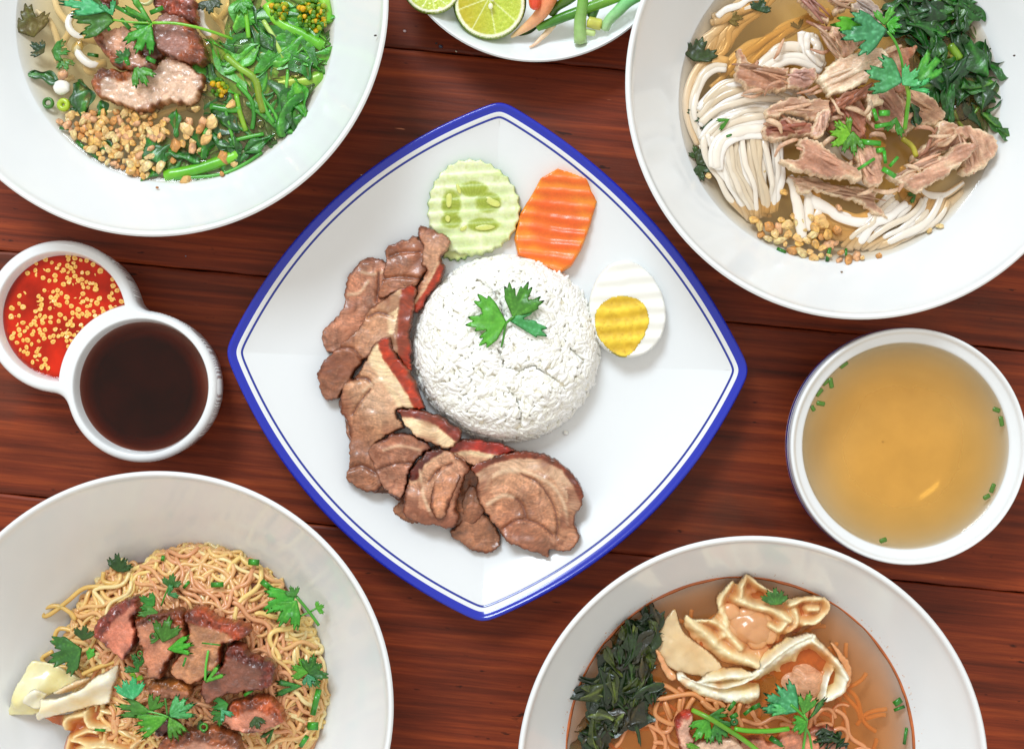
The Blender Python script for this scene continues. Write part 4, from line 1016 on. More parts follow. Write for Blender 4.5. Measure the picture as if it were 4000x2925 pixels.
# ---------------------------------------------------------------- A: clear soup, upper left
zA = .0285
stA = liquid('pale_stock', (250, 214, 150), (255, 234, 186), .03, (90, .22))
soupA = broth('clear_broth', 'clear pale soup with oil rings and greens at the upper left', cA[0], cA[1], .0795, zA, stA, lambda q: .09 * (1 - q ** 3) + .01, .0004, 1)
G = 'white noodles in the clear soup'
rn = [([(300, -60), (330, 60), (400, 160), (360, 260), (420, 340)], 20), ([(420, -60), (440, 40), (390, 130), (430, 200), (560, 240)], 22), ([(540, 210), (460, 250), (450, 310), (520, 370), (600, 360)], 26),
      ([(480, 330), (500, 400), (560, 420)], 24), ([(1100, -60), (1140, 60), (1150, 150), (1230, 230)], 26), ([(1170, -60), (1200, 60), (1260, 140), (1300, 220)], 20), ([(1320, -60), (1300, 40), (1240, 130)], 22),
      ([(140, -40), (200, 60), (280, 120), (330, 240), (320, 360)], 18), ([(160, 300), (220, 420), (330, 470), (420, 440)], 18), ([(700, 620), (800, 680), (960, 640), (1100, 600)], 20), ([(250, 560), (360, 640), (500, 640), (640, 700)], 18), ([(400, 700), (560, 780), (700, 800), (860, 760)], 20)]
rootN = thing('noodle_heap', 'thick white noodles lying under the clear soup with greens', 'noodles', W(400, 150, .018))
for i, (p, r) in enumerate(rn):
    zz = [.020, .027, .0285, .025] if i in (1, 2, 4) else [.018, .024, .021]
    rope('noodle', 'A', p, zz, r, M['rice_noodle'], rootN, col=(236, 228, 214))
V, F, T = ball_geo(W(*fp('A', [(352, 500)])[0], zA + .0002), (.0044, .0037, .0028), 16, 10, .12, 3, (240, 236, 226)); tag(mesh_obj('radish_lump', V, F, M['rice_noodle'], None, T), 'small round white lump floating left of the lower pork slice', 'radish')
fried('fried pork slice lying lowest in the clear soup', 'A', [(512, 440), (545, 402), (600, 375), (680, 392), (750, 388), (840, 400), (905, 335), (960, 312), (1040, 340), (1120, 400), (1158, 425), (1148, 500), (1105, 560), (1050, 590), (950, 572), (900, 600), (830, 628), (760, 625), (690, 600), (600, 572), (545, 540), (512, 490)], .029, .007, [(520, 520), (520, 440), (580, 395), (690, 400)], ((520, 500), (1150, 450), -.002), 21, 'fried pork slices in the clear soup', inner=(228, 188, 158), crust=(160, 82, 40), w=44)
fried('fried pork slice upper left one with browned left edge', 'A', [(515, 185), (560, 155), (640, 165), (710, 152), (765, 195), (800, 300), (850, 345), (900, 360), (850, 400), (700, 392), (640, 370), (585, 300), (535, 240)], .0315, .006, [(520, 190), (560, 270), (620, 350), (690, 390)], ((500, 250), (850, 300), .002), 22, 'fried pork slices in the clear soup', inner=(206, 150, 118), crust=(156, 76, 36), w=38)
fried('fried pork slice at right with knobbly brown crust', 'A', [(860, 130), (905, 70), (960, 55), (1060, 85), (1112, 180), (1150, 250), (1168, 330), (1120, 358), (1040, 342), (950, 318), (890, 280), (850, 205)], .0335, .007, [(1060, 90), (1120, 200), (1165, 320), (1060, 345)], ((860, 150), (1160, 300), -.003), 23, 'fried pork slices in the clear soup', inner=(176, 120, 104), crust=(158, 74, 40), w=42)
fried('fried pork piece cut off by the top edge of the picture', 'A', [(880, -70), (1000, -90), (1095, -20), (1112, 60), (1105, 120), (1010, 95), (925, 70), (860, 30)], .0345, .007, [(900, 40), (1100, 90)], None, 24, 'fried pork slices in the clear soup', inner=(170, 108, 96), crust=(150, 62, 42), w=50)
fried('small fried pork tip at top left under the coriander', 'A', [(505, -70), (640, -80), (650, 0), (630, 60), (585, 45), (530, 20)], .033, .006, None, None, 25, 'fried pork slices in the clear soup', inner=(150, 64, 40), crust=(130, 50, 26), edge=30)
fried('dark pork interior piece between the clear soup pork slices', 'A', [(760, 190), (880, 180), (940, 280), (900, 350), (820, 350), (790, 280)], .0285, .005, None, None, 26, 'fried pork slices in the clear soup', inner=(120, 70, 48), crust=(100, 50, 28), edge=20)
# greens of A
gA = thing('blanched_greens', 'bright blanched greens filling the right of the clear soup', 'greens', W(1050, 350, .02))
PB = [((44, 140, 16), (120, 205, 50)), ((60, 156, 20), (140, 215, 70)), ((30, 110, 16), (90, 170, 36))]
PD = [((20, 92, 14), (50, 146, 30)), ((20, 76, 12), (66, 140, 30)), ((28, 110, 20), (84, 170, 44))]
for (x, y, a, L, w_, z, p) in [(1350, 400, 60, 420, 70, .021, 1), (1500, 300, 80, 380, 80, .020, 1), (1620, 420, 100, 420, 90, .0205, 0), (1420, 520, 40, 380, 70, .021, 1), (1700, 300, 50, 300, 60, .022, 0), (1250, 420, 50, 330, 60, .0225, 1),
                          (1650, 590, 60, 260, 70, .0275, 2), (1560, 690, 30, 280, 60, .0275, 2), (1440, 640, 70, 300, 50, .0262, 2), (1730, 360, 60, 150, 50, .0282, 2), (1450, 160, 70, 240, 46, .0278, 2), (1520, 230, 60, 130, 36, .0288, 2),
                          (1620, 640, 110, 210, 60, .0290, 2), (1700, 560, 70, 170, 50, .0284, 0), (1780, 160, 30, 200, 36, .0270, 0), (1400, 60, 110, 200, 40, .0275, 2), (1250, 560, 20, 200, 40, .0270, 2), (1200, 420, 80, 110, 34, .0288, 2)]:
    c1, c2 = (PB + PD)[p + (2 if p == 2 else 0) + (0 if p < 2 else rs.randrange(2))]
    q = fp('A', [(x, y)])[0]; wilt('leaf', q[0], q[1], a, L * .8, w_ * 1.1, z + (.0055 if z < .0245 else .001), rs.randrange(9999), gA, c1=c1, c2=c2, amp=.35)
greens('', '', 'A', [(1180, 600), (1500, 560), (1700, 500), (1740, 640), (1600, 780), (1400, 900), (1050, 980), (850, 980), (850, 850), (1000, 760), (1180, 700)], 34, .0278, rs, (90, 170), (26, 46), PD, parent=gA, amp=.35, zr=.0015)
greens('', '', 'A', [(1350, -20), (1860, -20), (1860, 300), (1800, 420), (1500, 460), (1250, 440), (1350, 200)], 34, .0284, rs, (140, 240), (40, 66), PB, parent=gA, amp=.22, zr=.002)
for (pts, r, z, c1, c2) in [([(1520, 30), (1590, 130), (1740, 205), (1838, 268)], 34, .0275, (92, 180, 26), (140, 215, 60)), ([(1500, 120), (1560, 220), (1612, 335)], 15, .0285, (150, 190, 70), (190, 215, 120)),
    ([(1285, 320), (1360, 385), (1450, 450), (1478, 560), (1500, 640)], 22, .0287, (120, 140, 20), (130, 175, 50)), ([(1352, 480), (1430, 570), (1446, 650), (1436, 735)], 13, .0287, (40, 120, 24), (70, 160, 40)), ([(1345, 540), (1365, 640), (1400, 745)], 15, .0287, (130, 170, 30), (110, 180, 40)),
    ([(940, 1000), (1090, 975), (1250, 925), (1355, 885)], 36, .0272, (90, 176, 26), (130, 210, 50)), ([(990, 1018), (1250, 995), (1400, 930), (1490, 868)], 10, .0284, (60, 150, 30), (90, 180, 60)), ([(1200, 610), (1290, 625), (1370, 620)], 22, .0282, (44, 130, 24), (90, 180, 50)),
    ([(1840, -20), (1858, 60), (1868, 130)], 34, .0272, (110, 190, 30), (150, 210, 60)), ([(1845, 440), (1760, 470), (1660, 480), (1560, 500)], 56, .0235, (120, 196, 50), (160, 220, 80)), ([(1640, 400), (1630, 500), (1610, 600)], 12, .0278, (80, 170, 50), (120, 200, 80)),
    ([(1340, 800), (1420, 780), (1500, 765)], 12, .0286, (60, 150, 30), (80, 170, 40)), ([(1390, 30), (1405, 120), (1415, 215)], 13, .0305, (110, 190, 40), (130, 200, 60)), ([(1490, 560), (1520, 640), (1560, 700)], 12, .0288, (70, 160, 40), (90, 180, 60)),
    ([(1280, 600), (1300, 700), (1330, 800)], 10, .0288, (60, 140, 30), (90, 170, 50)), ([(1460, 470), (1500, 560), (1560, 640), (1600, 730)], 10, .0289, (50, 140, 30), (90, 180, 50))]:
    rope('stalk', 'A', pts, z, r, M['stem'], gA, col=stemcol(c1, c2, int(pts[0][0])), seg=9)
def flowers(f, c, n, rad, z, label):
    q = fp(f, [c])[0]; acc = Acc(); r2 = random.Random(3)
    for i in range(n):
        a = r2.uniform(0, 6.28); d = rad * math.sqrt(r2.random()) * FR[f][2]
        w = W(q[0] + d * math.cos(a), q[1] + d * math.sin(a), z + r2.uniform(-.001, .003)); k = r2.uniform(.0008, .0017)
        V, F, T = ball_geo(w, (k, k, k * 1.1), 7, 5, .3, i, [(150, 170, 20), (96, 140, 20), (228, 176, 20), (70, 130, 26)][r2.randrange(4)]); acc.add(V, F, T)
    return tag(acc.build('flower_buds', M['veg']), label, 'flower buds')
flowers('A', (1780, 90), 120, 88, .029, 'cluster of tiny yellow green flower buds at bowl right')
flowers('A', (1590, 60), 60, 50, .0285, 'dark green bud head above the bright stalk in soup')
flowers('A', (1250, 500), 30, 45, .0285, 'brownish bud cluster floating right of the lower pork')
G2 = 'loose dark leaves in the clear soup'
for (p, a, L, w_) in [((470, 560), 80, 190, 70), ((590, 810), 60, 120, 40), ((880, 860), 60, 180, 70), ((1170, 810), 100, 160, 60), ((1060, 890), 20, 180, 50), ((860, 990), -30, 120, 30), ((1000, 700), 90, 140, 34), ((1480, 820), -30, 170, 34), ((1290, 830), 10, 120, 26), ((1340, 850), 80, 130, 30), ((250, 430), 10, 150, 40), ((1270, 700), 40, 180, 50), ((590, 620), 70, 90, 26), ((420, 640), 40, 60, 20)]:
    q = fp('A', [p])[0]; c1, c2 = PD[rs.randrange(3)]
    o = wilt('greens_leaf', q[0], q[1], a, L * .72, w_ * .95, zA + .0008, rs.randrange(9999), None, c1=c1, c2=c2, amp=.5)
    tag(o, 'wilted dark green leaf ' + clock(q[0], q[1], (680, 102), 618) + (' of clear soup, %s' % ('broad' if w_ > 45 else 'narrow' if w_ < 32 else 'mid sized')), 'leaf', G2)
c_ = 'coriander leaf %s in the clear soup at upper left'
for (b, t, z, tn, sp, desc) in [((190, 215), (150, 20), .0272, 'olive', 60, 'large yellowish'), ((250, 300), (180, 250), .0278, 'dark', 70, 'small dark'), ((290, 290), (400, 300), .028, 'mid', 60, 'ragged half sunk'), ((360, 330), (385, 410), .028, 'mid', 60, 'hanging lower'), ((1190, 0), (1200, 90), .0335, 'dark', 85, 'frilly dark'), ((1370, 10), (1400, 90), .031, 'bright', 70, 'tiny fresh')]:
    tag(coriander('coriander_leaf', 'A', b, t, z, tn, sp, 3, .0008, rs.randrange(99)), c_ % desc, 'coriander')
sA = thing('coriander_sprig', 'large fresh coriander sprig with long stem over the clear soup pork', 'coriander', W(600, 90, .04))
rope('stem', 'A', [(1322, 222), (1150, 165), (1000, 135), (868, 132)], [.034, .043, .044, .044], 8.5, M['stem'], sA, col=(120, 190, 30))
rope('stem', 'A', [(868, 132), (740, 128), (645, 115)], [.044, .0435, .043], 6, M['stem'], sA, col=(110, 180, 40))
rope('stem', 'A', [(868, 132), (845, 160), (810, 210)], [.044, .0435, .043], 6, M['stem'], sA, col=(90, 190, 40))
coriander('leaf', 'A', (650, 118), (400, 95), .042, 'mid', 50, 3, .002, 4, sA)
coriander('leaf', 'A', (610, 60), (350, 20), .0445, 'mint', 30, 3, .002, 5, sA, narrow=.8)
coriander('leaf', 'A', (862, 135), (760, 325), .0435, 'bright', 38, 3, .0, 7, sA, narrow=1.)
coriander('leaf', 'A', (862, 128), (690, -20), .0445, 'bright', 22, 2, .002, 9, sA, narrow=.9)
coriander('leaf', 'A', (850, 150), (745, 150), .0425, 'bright', 60, 3, 0, 12, sA)
coriander('leaf', 'A', (640, 90), (600, -10), .0445, 'mint', 40, 2, .001, 15, sA)
tag(coriander('coriander_leaf', 'A', (765, 370), (850, 500), .039, 'bright', 44, 3, .001, 10), 'bright coriander leaf drooping over the lowest pork slice', 'coriander')
tag(coriander('coriander_leaf', 'A', (720, 350), (665, 290), .0395, 'mid', 70, 3, .001, 11), 'small coriander leaf tucked beside the pork in clear soup', 'coriander')
GS = 'scallion pieces on the clear soup'
for (p, q, z, r, lab) in [((660, 40), (770, 100), .0405, 13, 'wide scallion strip above the pork in clear soup'), ((690, 110), (740, 165), .041, 14, 'scallion piece crossed by the coriander stem'), ((595, 130), (625, 175), .040, 12, 'scallion piece below the pale coriander leaf'), ((855, 75), (930, 45), .042, 16, 'hollow scallion tube upper right of the sprig'), ((820, 235), (885, 250), .0395, 12, 'folded scallion scrap between pork slices'), ((835, 330), (885, 355), .0400, 15, 'square scallion piece at centre of the pork'), ((715, 330), (730, 375), .0395, 17, 'dark curled scallion in the pork gap'),
                          ((435, 805), (500, 860), .029, 13, 'long dark scallion piece at lower bowl edge'), ((500, 860), (578, 915), .0288, 12, 'second long scallion piece at lower bowl edge'), ((560, 670), (580, 610), .0295, 14, 'scallion tube left of the garlic and below pork'), ((500, 310), (560, 320), .0295, 12, 'dark scallion scrap left of the pork'), ((340, 730), (390, 735), .0292, 10, 'small scallion tube at the left bowl wall')]:
    chive(lab, 'A', p, q, z, r * .6, GS, col=(44, 128, 26) if z > .031 else (36, 96, 20))
ring('pale yellow green scallion ring near the left wall of soup', 'A', (362, 598), 40, .0292, GS, (170, 196, 40), .42)
ring('dark scallion ring at the left wall of the clear soup', 'A', (275, 588), 34, .0292, GS, (60, 120, 30))
ring('large pale onion ring at the top of the clear soup', 'A', (825, -15), 50, .043, GS, (214, 216, 160), .14)
garl = [rand_in(rs, np.array([(330, 690), (420, 640), (560, 640), (720, 630), (940, 650), (960, 760), (870, 840), (880, 960), (840, 1010), (720, 985), (600, 920), (430, 800)], float)) for _ in range(420)]
sel = []
for p in garl:
    if all(np.hypot(*(p - s_)) > 25 for s_ in sel): sel.append(p)
garlic('A', sel, zA + .0012, 26, 'golden fried garlic bit in the drift at the lower left of clear soup', 'fried garlic bits in the clear soup', rs)
garlic('A', [(1080 + 34 * i % 150, 620 + 23 * i % 260) for i in range(0)], zA, 24, '', '', rs)
garlic('A', [(1120, 620), (1080, 690), (1060, 780), (1100, 810), (1140, 740), (1170, 790), (1160, 700), (1210, 690), (1040, 820), (1090, 850), (1130, 860), (1060, 730), (1000, 830), (1190, 760)], zA + .0016, 36, 'pinkish fried garlic bit in the clump on the dark leaves', 'fried garlic clump on the leaves', rs)
garlic('A', [(985, 915), (913, 950), (1250, 775), (1272, 898), (1338, 935), (1060, 1022), (1312, 598), (1160, 505), (1000, 570), (660, 640), (350, 425), (1260, 990)], zA + .0012, 32, 'stray fried garlic bit floating apart on the clear soup', 'stray garlic bits on clear soup', rs)
for k, (c, r, sx, rt) in enumerate([((1385, 265), 62, .8, 20), ((1360, 165), 36, 1, 0), ((1695, 265), 55, .8, 30), ((1685, 410), 40, .95, 0), ((1686, 365), 28, .7, 0), ((1608, 362), 22, 1, 0), ((1290, 330), 36, .6, 40), ((1250, 470), 26, 1, 0), ((1265, 560), 34, .6, 10), ((1100, 610), 40, .8, 10), ((1220, 680), 46, .7, 40), ((1585, 650), 32, .9, 0), ((1620, 700), 28, 1.3, 30), ((1480, 705), 26, 1, 0), ((1160, 925), 44, .4, -10), ((1340, 915), 30, 1, 0), ((885, 625), 24, 1, 0), ((440, 270), 44, .7, 60), ((1700, 60), 34, 1, 0), ((1560, 775), 26, .8, 0), ((910, 925), 26, .9, 0), ((1180, 270), 30, 1.2, 0), ((1060, 700), 36, .7, 50)]):
    droplet(soupA, 'A', c, r, zA + .0003, k, sx, rt)

# ---------------------------------------------------------------- B: duck noodle soup, upper right
zB = .0290
stB = liquid('amber_stock', (255, 206, 132), (252, 214, 142), .04, (80, .2), .84)
soupB = broth('amber_broth', 'golden amber broth around the flat noodles and duck at upper right', cB[0], cB[1], .0802, zB, stB, lambda q: .17 * (1 - q ** 3) + .02, .0003, 2)
heapB = thing('noodle_heap', 'flat white rice noodles coiled in the left of the duck soup', 'noodles', W(2950, 500, .02))
def bundle(f, p1, p2, n, z, r, flat=.35, seed=0, parent=None, col=(246, 238, 228), jit=8, mat='rice_noodle', seg=10, nm='noodle'):
    r2 = np.random.RandomState(seed); m = 9
    a = resample(catmull(fp(f, p1), 6), 1e9 if False else max(1, np.hypot(*(np.diff(catmull(fp(f, p1), 6), axis=0)).T).sum() / m)); b = resample(catmull(fp(f, p2), 6), max(1, np.hypot(*(np.diff(catmull(fp(f, p2), 6), axis=0)).T).sum() / m))
    k = min(len(a), len(b)); ia = np.linspace(0, len(a) - 1, m).astype(int); ib = np.linspace(0, len(b) - 1, m).astype(int); a = a[ia]; b = b[ib]
    zz = z if hasattr(z, '__len__') else [z, z]
    zc = np.interp(np.linspace(0, 1, m), np.linspace(0, 1, len(zz)), zz)
    for i in range(n):
        t = (i + .5) / n + r2.uniform(-.3, .3) / n; P = a * (1 - t) + b * t + r2.normal(0, jit, (m, 2))
        P = .25 * np.vstack([P[:1], P[:-1]]) + .5 * P + .25 * np.vstack([P[1:], P[-1:]])
        zq = zc + r2.uniform(-.0012, .0016) + r2.normal(0, .0002, m); r_ = r * r2.uniform(.7, 1.25)
        tube(nm, np.column_stack([P, zq]), (lambda t, a=r_, b=r2.uniform(0, 6): a * (1 + .12 * math.sin(b + t * 7))), M[mat], parent, flat=flat, seg=seg, col=np.array(col) - r2.uniform(0, 1) ** 2 * np.array([34, 48, 70]))
B_ = 'B'
bundle(B_, [(860, 470), (700, 400), (540, 400), (430, 450), (350, 560)], [(860, 610), (700, 590), (560, 620), (440, 700), (380, 780)], 26, [.031, .0317, .031, .029], 13, .45, 1, heapB, jit=9)
bundle(B_, [(400, 690), (420, 800), (480, 920), (580, 1060), (640, 1130)], [(785, 660), (790, 780), (792, 900), (790, 1000), (760, 1090)], 21, [.0318, .032, .0312, .0262], 14, .42, 2, heapB, jit=11)
bundle(B_, [(780, 600), (640, 620), (500, 670), (430, 760), (450, 860)], [(800, 700), (640, 690), (540, 710), (470, 780), (480, 880)], 3, .034, 20, .4, 3, heapB, jit=3)
bundle(B_, [(690, 330), (740, 240), (840, 215), (940, 260), (1000, 330)], [(660, 420), (800, 330), (900, 320), (980, 350), (1020, 370)], 6, .0305, 17, .5, 4, heapB, jit=4)
bundle(B_, [(380, 740), (325, 640), (305, 520), (330, 400), (400, 290), (500, 250), (550, 320)], [(420, 760), (370, 640), (350, 520), (390, 420), (440, 340), (500, 310), (530, 370)], 4, .0280, 14, .5, 5, heapB, jit=4)
bundle(B_, [(340, 320), (400, 180), (500, 60), (600, -60)], [(480, 300), (560, 160), (700, 40), (800, -60)], 9, .0255, 15, .5, 6, heapB, jit=14)
bundle(B_, [(420, 420), (600, 260), (800, 150), (1000, 40)], [(640, 330), (760, 220), (900, 120), (1100, 60)], 9, .0250, 15, .5, 7, heapB, jit=16)
bundle(B_, [(1090, 1250), (1180, 1150), (1260, 1080), (1360, 1000)], [(1300, 1260), (1450, 1190), (1620, 1110), (1665, 960)], 12, [.026, .0288, .0292, .028], 15, .42, 8, heapB, jit=9)
bundle(B_, [(840, 880), (850, 980), (870, 1080), (890, 1220)], [(980, 900), (990, 1000), (985, 1080), (940, 1150)], 3, .0290, 20, .5, 9, heapB, jit=6)
bundle(B_, [(870, 150), (880, 220), (900, 290), (980, 320)], [(1010, 180), (1000, 230), (1010, 290), (1030, 340)], 4, .0320, 14, .6, 10, heapB, jit=8)
bundle(B_, [(470, 80), (560, 20), (700, -30)], [(430, 130), (520, 110), (640, 40)], 4, .0275, 15, .5, 12, heapB, jit=6)
bundle(B_, [(1000, 480), (1100, 560), (1200, 640), (1300, 760)], [(900, 700), (1000, 800), (1120, 900), (1250, 940)], 9, .0278, 21, .4, 14, heapB, jit=14)
bundle(B_, [(900, 950), (1050, 1060), (1200, 1100), (1350, 980)], [(950, 1120), (1100, 1200), (1250, 1180), (1400, 1060)], 7, .0268, 20, .4, 15, heapB, jit=14)
bundle(B_, [(1400, 800), (1500, 960), (1600, 1000), (1750, 900)], [(1350, 900), (1450, 1040), (1600, 1080), (1700, 1000)], 5, .0270, 20, .4, 16, heapB, jit=12)
bundle(B_, [(820, 320), (900, 420), (1000, 520), (1100, 600)], [(760, 460), (820, 540), (900, 640), (960, 760)], 6, .0285, 20, .4, 17, heapB, jit=12)
def duckcol(f, axis, seed=0, base=(212, 172, 142), dark=(156, 108, 84), cream=(248, 224, 186), ew=11):
    a, b = fp(f, axis); d = (b - a) / max(1, np.hypot(*(b - a)))
    def fn(x, y, dd):
        u = (x - a[0]) * d[0] + (y - a[1]) * d[1]; v = -(x - a[0]) * d[1] + (y - a[1]) * d[0]
        n = .55 * fbm(u / 9 + 500, v + 500 + 8 * np.sin(u / 40), 7, seed) + .45 * fbm(u / 3 + 500, v + 500, 24, seed + 7); n2 = fbm(x, y, 50, seed + 2)
        c = mixc(dark, np.minimum(np.array(base) * 1.08, 255), np.clip(n * 1.6 + n2 * .7 - .62, 0, 1) * 1.0 + .1)
        c = mixc(c, cream, np.clip(n2 * 2.6 - 1.35, 0, 1) * .7)
        return mixc(c, cream, np.clip((ew * (.3 + n2 * 1.4) - dd) / 5, 0, 1) * .75)
    return fn
def duck(f, pts, axis, z, th, tl=None, seed=0, label='', **k):
    a, b = fp(f, axis); d = (b - a) / np.hypot(*(b - a))
    tf = tilt(f, *tl) if tl else (lambda x, y: 0 * x)
    def zf(x, y):
        v = -(x - a[0]) * d[1] + (y - a[1]) * d[0]; u = (x - a[0]) * d[0] + (y - a[1]) * d[1]
        return tf(x, y) + .0030 * (fbm(u / 12 + 300, v + 300, 11, seed + 1) - .5)+ .0022 * (fbm(u / 2 + 300, v + 300, 34, seed + 1) - .5)
    o = slab('shredded_duck', fp(f, pts), z, th * .85, 5.5, duckcol(f, axis, seed, **k), M['duck'], None, zf=zf, er=7, rag=(10, 17), bumps=[(.0003, 12)], seed=seed, under=.001)
    rq = random.Random(seed); L_ = np.hypot(*(b - a)); n_ = np.array([-d[1], d[0]])
    for i in range(4):
        s0 = a + d * L_ * rq.uniform(-.1, .35) + n_ * rq.uniform(-22, 22); s1 = a + d * L_ * rq.uniform(.6, 1.12) + n_ * rq.uniform(-24, 24); m1 = (s0 + s1) / 2 + n_ * rq.uniform(-12, 12)
        cv = np.array(k.get('base', (212, 168, 136))) * rq.uniform(.8, 1.12)
        tube('fibre', [(s0[0], s0[1], z + th * .55), (m1[0], m1[1], z + th + .0008), (s1[0], s1[1], z + th * .5)], lambda t, q=rq.uniform(3.5, 7.5): q * (.35 + .9 * math.sin(math.pi * min(max(t, .04), .96)) ** .6), M['duck'], o, col=np.clip(cv, 0, 250), flat=.6, seg=6)
    return tag(o, label, 'duck meat', 'shredded duck pieces in the amber broth')
duck(B_, [(1360, 420), (1480, 445), (1570, 500), (1620, 580), (1560, 640), (1480, 640), (1400, 700), (1370, 600)], [(1360, 420), (1600, 600)], .0290, .004, None, 1, 'stringy pale duck strands beneath the coriander stem', base=(206, 160, 124))
duck(B_, [(860, 895), (960, 890), (1080, 930), (1200, 940), (1285, 970), (1270, 1010), (1345, 1100), (1280, 1085), (1180, 1025), (1090, 995), (950, 965), (875, 980)], [(860, 900), (1280, 1000)], .0300, .004, None, 2, 'lowest thin duck shred half sunk in the broth')
duck(B_, [(1580, 605), (1700, 628), (1760, 680), (1700, 740), (1600, 770), (1500, 815), (1440, 800), (1500, 740), (1560, 690)], [(1450, 800), (1720, 650)], .0315, .005, None, 3, 'tan duck piece below the dark greens at right', base=(200, 152, 120))
duck(B_, [(1640, 640), (1740, 632), (1830, 660), (1885, 712), (1868, 790), (1785, 868), (1700, 872), (1725, 780), (1765, 722), (1700, 690)], [(1700, 650), (1780, 860)], .033, .006, None, 4, 'knobbly duck end touching the right wall of the bowl', base=(212, 166, 136))
duck(B_, [(1345, 862), (1400, 870), (1460, 868), (1560, 812), (1680, 728), (1765, 722), (1775, 752), (1690, 832), (1600, 902), (1510, 950), (1495, 975), (1405, 935), (1330, 890)], [(1350, 880), (1760, 735)], .036, .006, ((1350, 900), (1760, 740), .003), 5, 'long pale duck strip pointing right toward the wall', base=(222, 172, 142))
duck(B_, [(1330, 225), (1400, 238), (1482, 226), (1478, 262), (1445, 300), (1430, 420), (1380, 480), (1330, 400), (1310, 300)], [(1320, 240), (1400, 460)], .0345, .005, None, 6, 'brown skin side duck piece right of the upper coriander', base=(186, 118, 84), ew=4)
duck(B_, [(1230, 440), (1340, 430), (1400, 500), (1420, 590), (1400, 660), (1300, 640), (1240, 560), (1200, 500)], [(1230, 450), (1380, 640)], .0335, .005, None, 7, 'duck piece behind the tall coriander stem', base=(186, 132, 106))
duck(B_, [(1040, 500), (1110, 480), (1190, 490), (1225, 580), (1215, 680), (1150, 720), (1080, 690), (1030, 640), (1020, 570)], [(1050, 500), (1180, 690)], .0345, .005, None, 8, 'smooth brown duck skin piece at the centre of the bowl', base=(184, 112, 84), ew=2)
duck(B_, [(800, 598), (870, 588), (940, 615), (968, 655), (940, 690), (860, 690), (780, 712), (712, 690), (704, 635), (750, 618)], [(710, 660), (960, 650)], .0345, .006, None, 9, 'dark reddish duck skin piece pointing left over noodles', base=(160, 92, 70), dark=(106, 48, 38))
duck(B_, [(720, 545), (790, 505), (860, 485), (940, 492), (1038, 505), (1030, 560), (960, 605), (900, 588), (820, 575), (745, 600), (700, 575)], [(720, 560), (1030, 520)], .0375, .005, None, 10, 'pinkish frayed duck piece left of the bowl centre')
duck(B_, [(570, 252), (590, 248), (625, 295), (680, 322), (760, 325), (832, 335), (828, 400), (820, 455), (740, 462), (645, 455), (608, 435), (562, 375)], [(565, 330), (830, 400)], .0365, .006, ((570, 300), (830, 400), -.002), 11, 'broad duck piece furthest left over the coiled noodles', base=(200, 146, 112))
duck(B_, [(835, 352), (885, 335), (955, 345), (975, 400), (940, 432), (885, 446), (826, 432)], [(830, 360), (970, 400)], .0385, .004, None, 12, 'small cream edged duck flake next to the broad piece', base=(206, 160, 146))
duck(B_, [(960, 108), (1005, 140), (1062, 190), (1115, 262), (1135, 300), (1085, 312), (1035, 222), (1000, 155)], [(960, 110), (1130, 300)], .0375, .004, None, 13, 'narrow duck strand running down from the top')
duck(B_, [(875, -40), (940, -40), (1000, 45), (1035, 100), (1018, 122), (955, 72), (895, 20)], [(880, -30), (1030, 110)], .0365, .004, None, 14, 'narrow duck strand cut by the top edge', base=(190, 130, 112))
duck(B_, [(1000, -40), (1160, -40), (1135, 30), (1072, 72), (1050, 60), (1060, 20)], [(1000, -20), (1140, 20)], .0385, .005, None, 15, 'folded duck scrap at the very top of the bowl')
duck(B_, [(1055, 118), (1110, 150), (1185, 225), (1150, 285), (1100, 280), (1082, 215), (1040, 170)], [(1060, 120), (1150, 280)], .040, .004, None, 16, 'duck piece under the left arm of the upper coriander', base=(216, 168, 136))
duck(B_, [(985, 385), (1060, 305), (1180, 252), (1260, 238), (1315, 262), (1335, 300), (1245, 390), (1190, 430), (1130, 455), (1042, 482), (1005, 440), (972, 410)], [(1000, 430), (1310, 270)], .0405, .006, ((1000, 430), (1310, 270), .002), 17, 'wide pale duck slab slanting beneath the coriander leaf', base=(240, 212, 184), dark=(208, 158, 124), cream=(248, 230, 196))
duck(B_, [(1100, 470), (1180, 440), (1260, 440), (1225, 480), (1180, 510), (1070, 560), (1045, 545)], [(1060, 540), (1250, 440)], .0415, .003, None, 18, 'thin brown duck skin strip under the wide slab', base=(172, 104, 74), ew=2)
duck(B_, [(960, 610), (985, 560), (1035, 545), (1042, 600), (1020, 660), (990, 700), (958, 708), (940, 680)], [(1020, 550), (960, 700)], .0405, .004, None, 19, 'curled pale duck scrap at the middle', base=(226, 180, 156))
duck(B_, [(1215, 480), (1270, 470), (1310, 520), (1265, 545), (1250, 600), (1218, 590), (1232, 530)], [(1260, 475), (1230, 590)], .0415, .003, None, 20, 'small white duck flake by the scallion rings', base=(236, 204, 170), dark=(206, 160, 130))
duck(B_, [(875, 722), (925, 690), (1000, 722), (1080, 790), (1160, 835), (1200, 868), (1195, 915), (1100, 905), (1000, 892), (880, 862), (790, 825), (800, 792), (870, 802), (900, 780)], [(880, 740), (1190, 890)], .0395, .006, ((880, 780), (1190, 890), .001), 21, 'big three pointed duck piece below the bowl centre', base=(204, 150, 122))
duck(B_, [(1165, 745), (1240, 720), (1290, 770), (1312, 862), (1292, 935), (1222, 922), (1190, 870), (1170, 800)], [(1200, 740), (1270, 930)], .0405, .005, None, 22, 'upright duck piece under the cut scallions', base=(218, 168, 138))
duck(B_, [(1140, 20), (1215, -20), (1290, 40), (1302, 118), (1220, 105), (1170, 70)], [(1150, 10), (1300, 110)], .0385, .004, None, 23, 'greyish translucent duck skin scrap at top centre', base=(196, 176, 164), dark=(140, 116, 104))
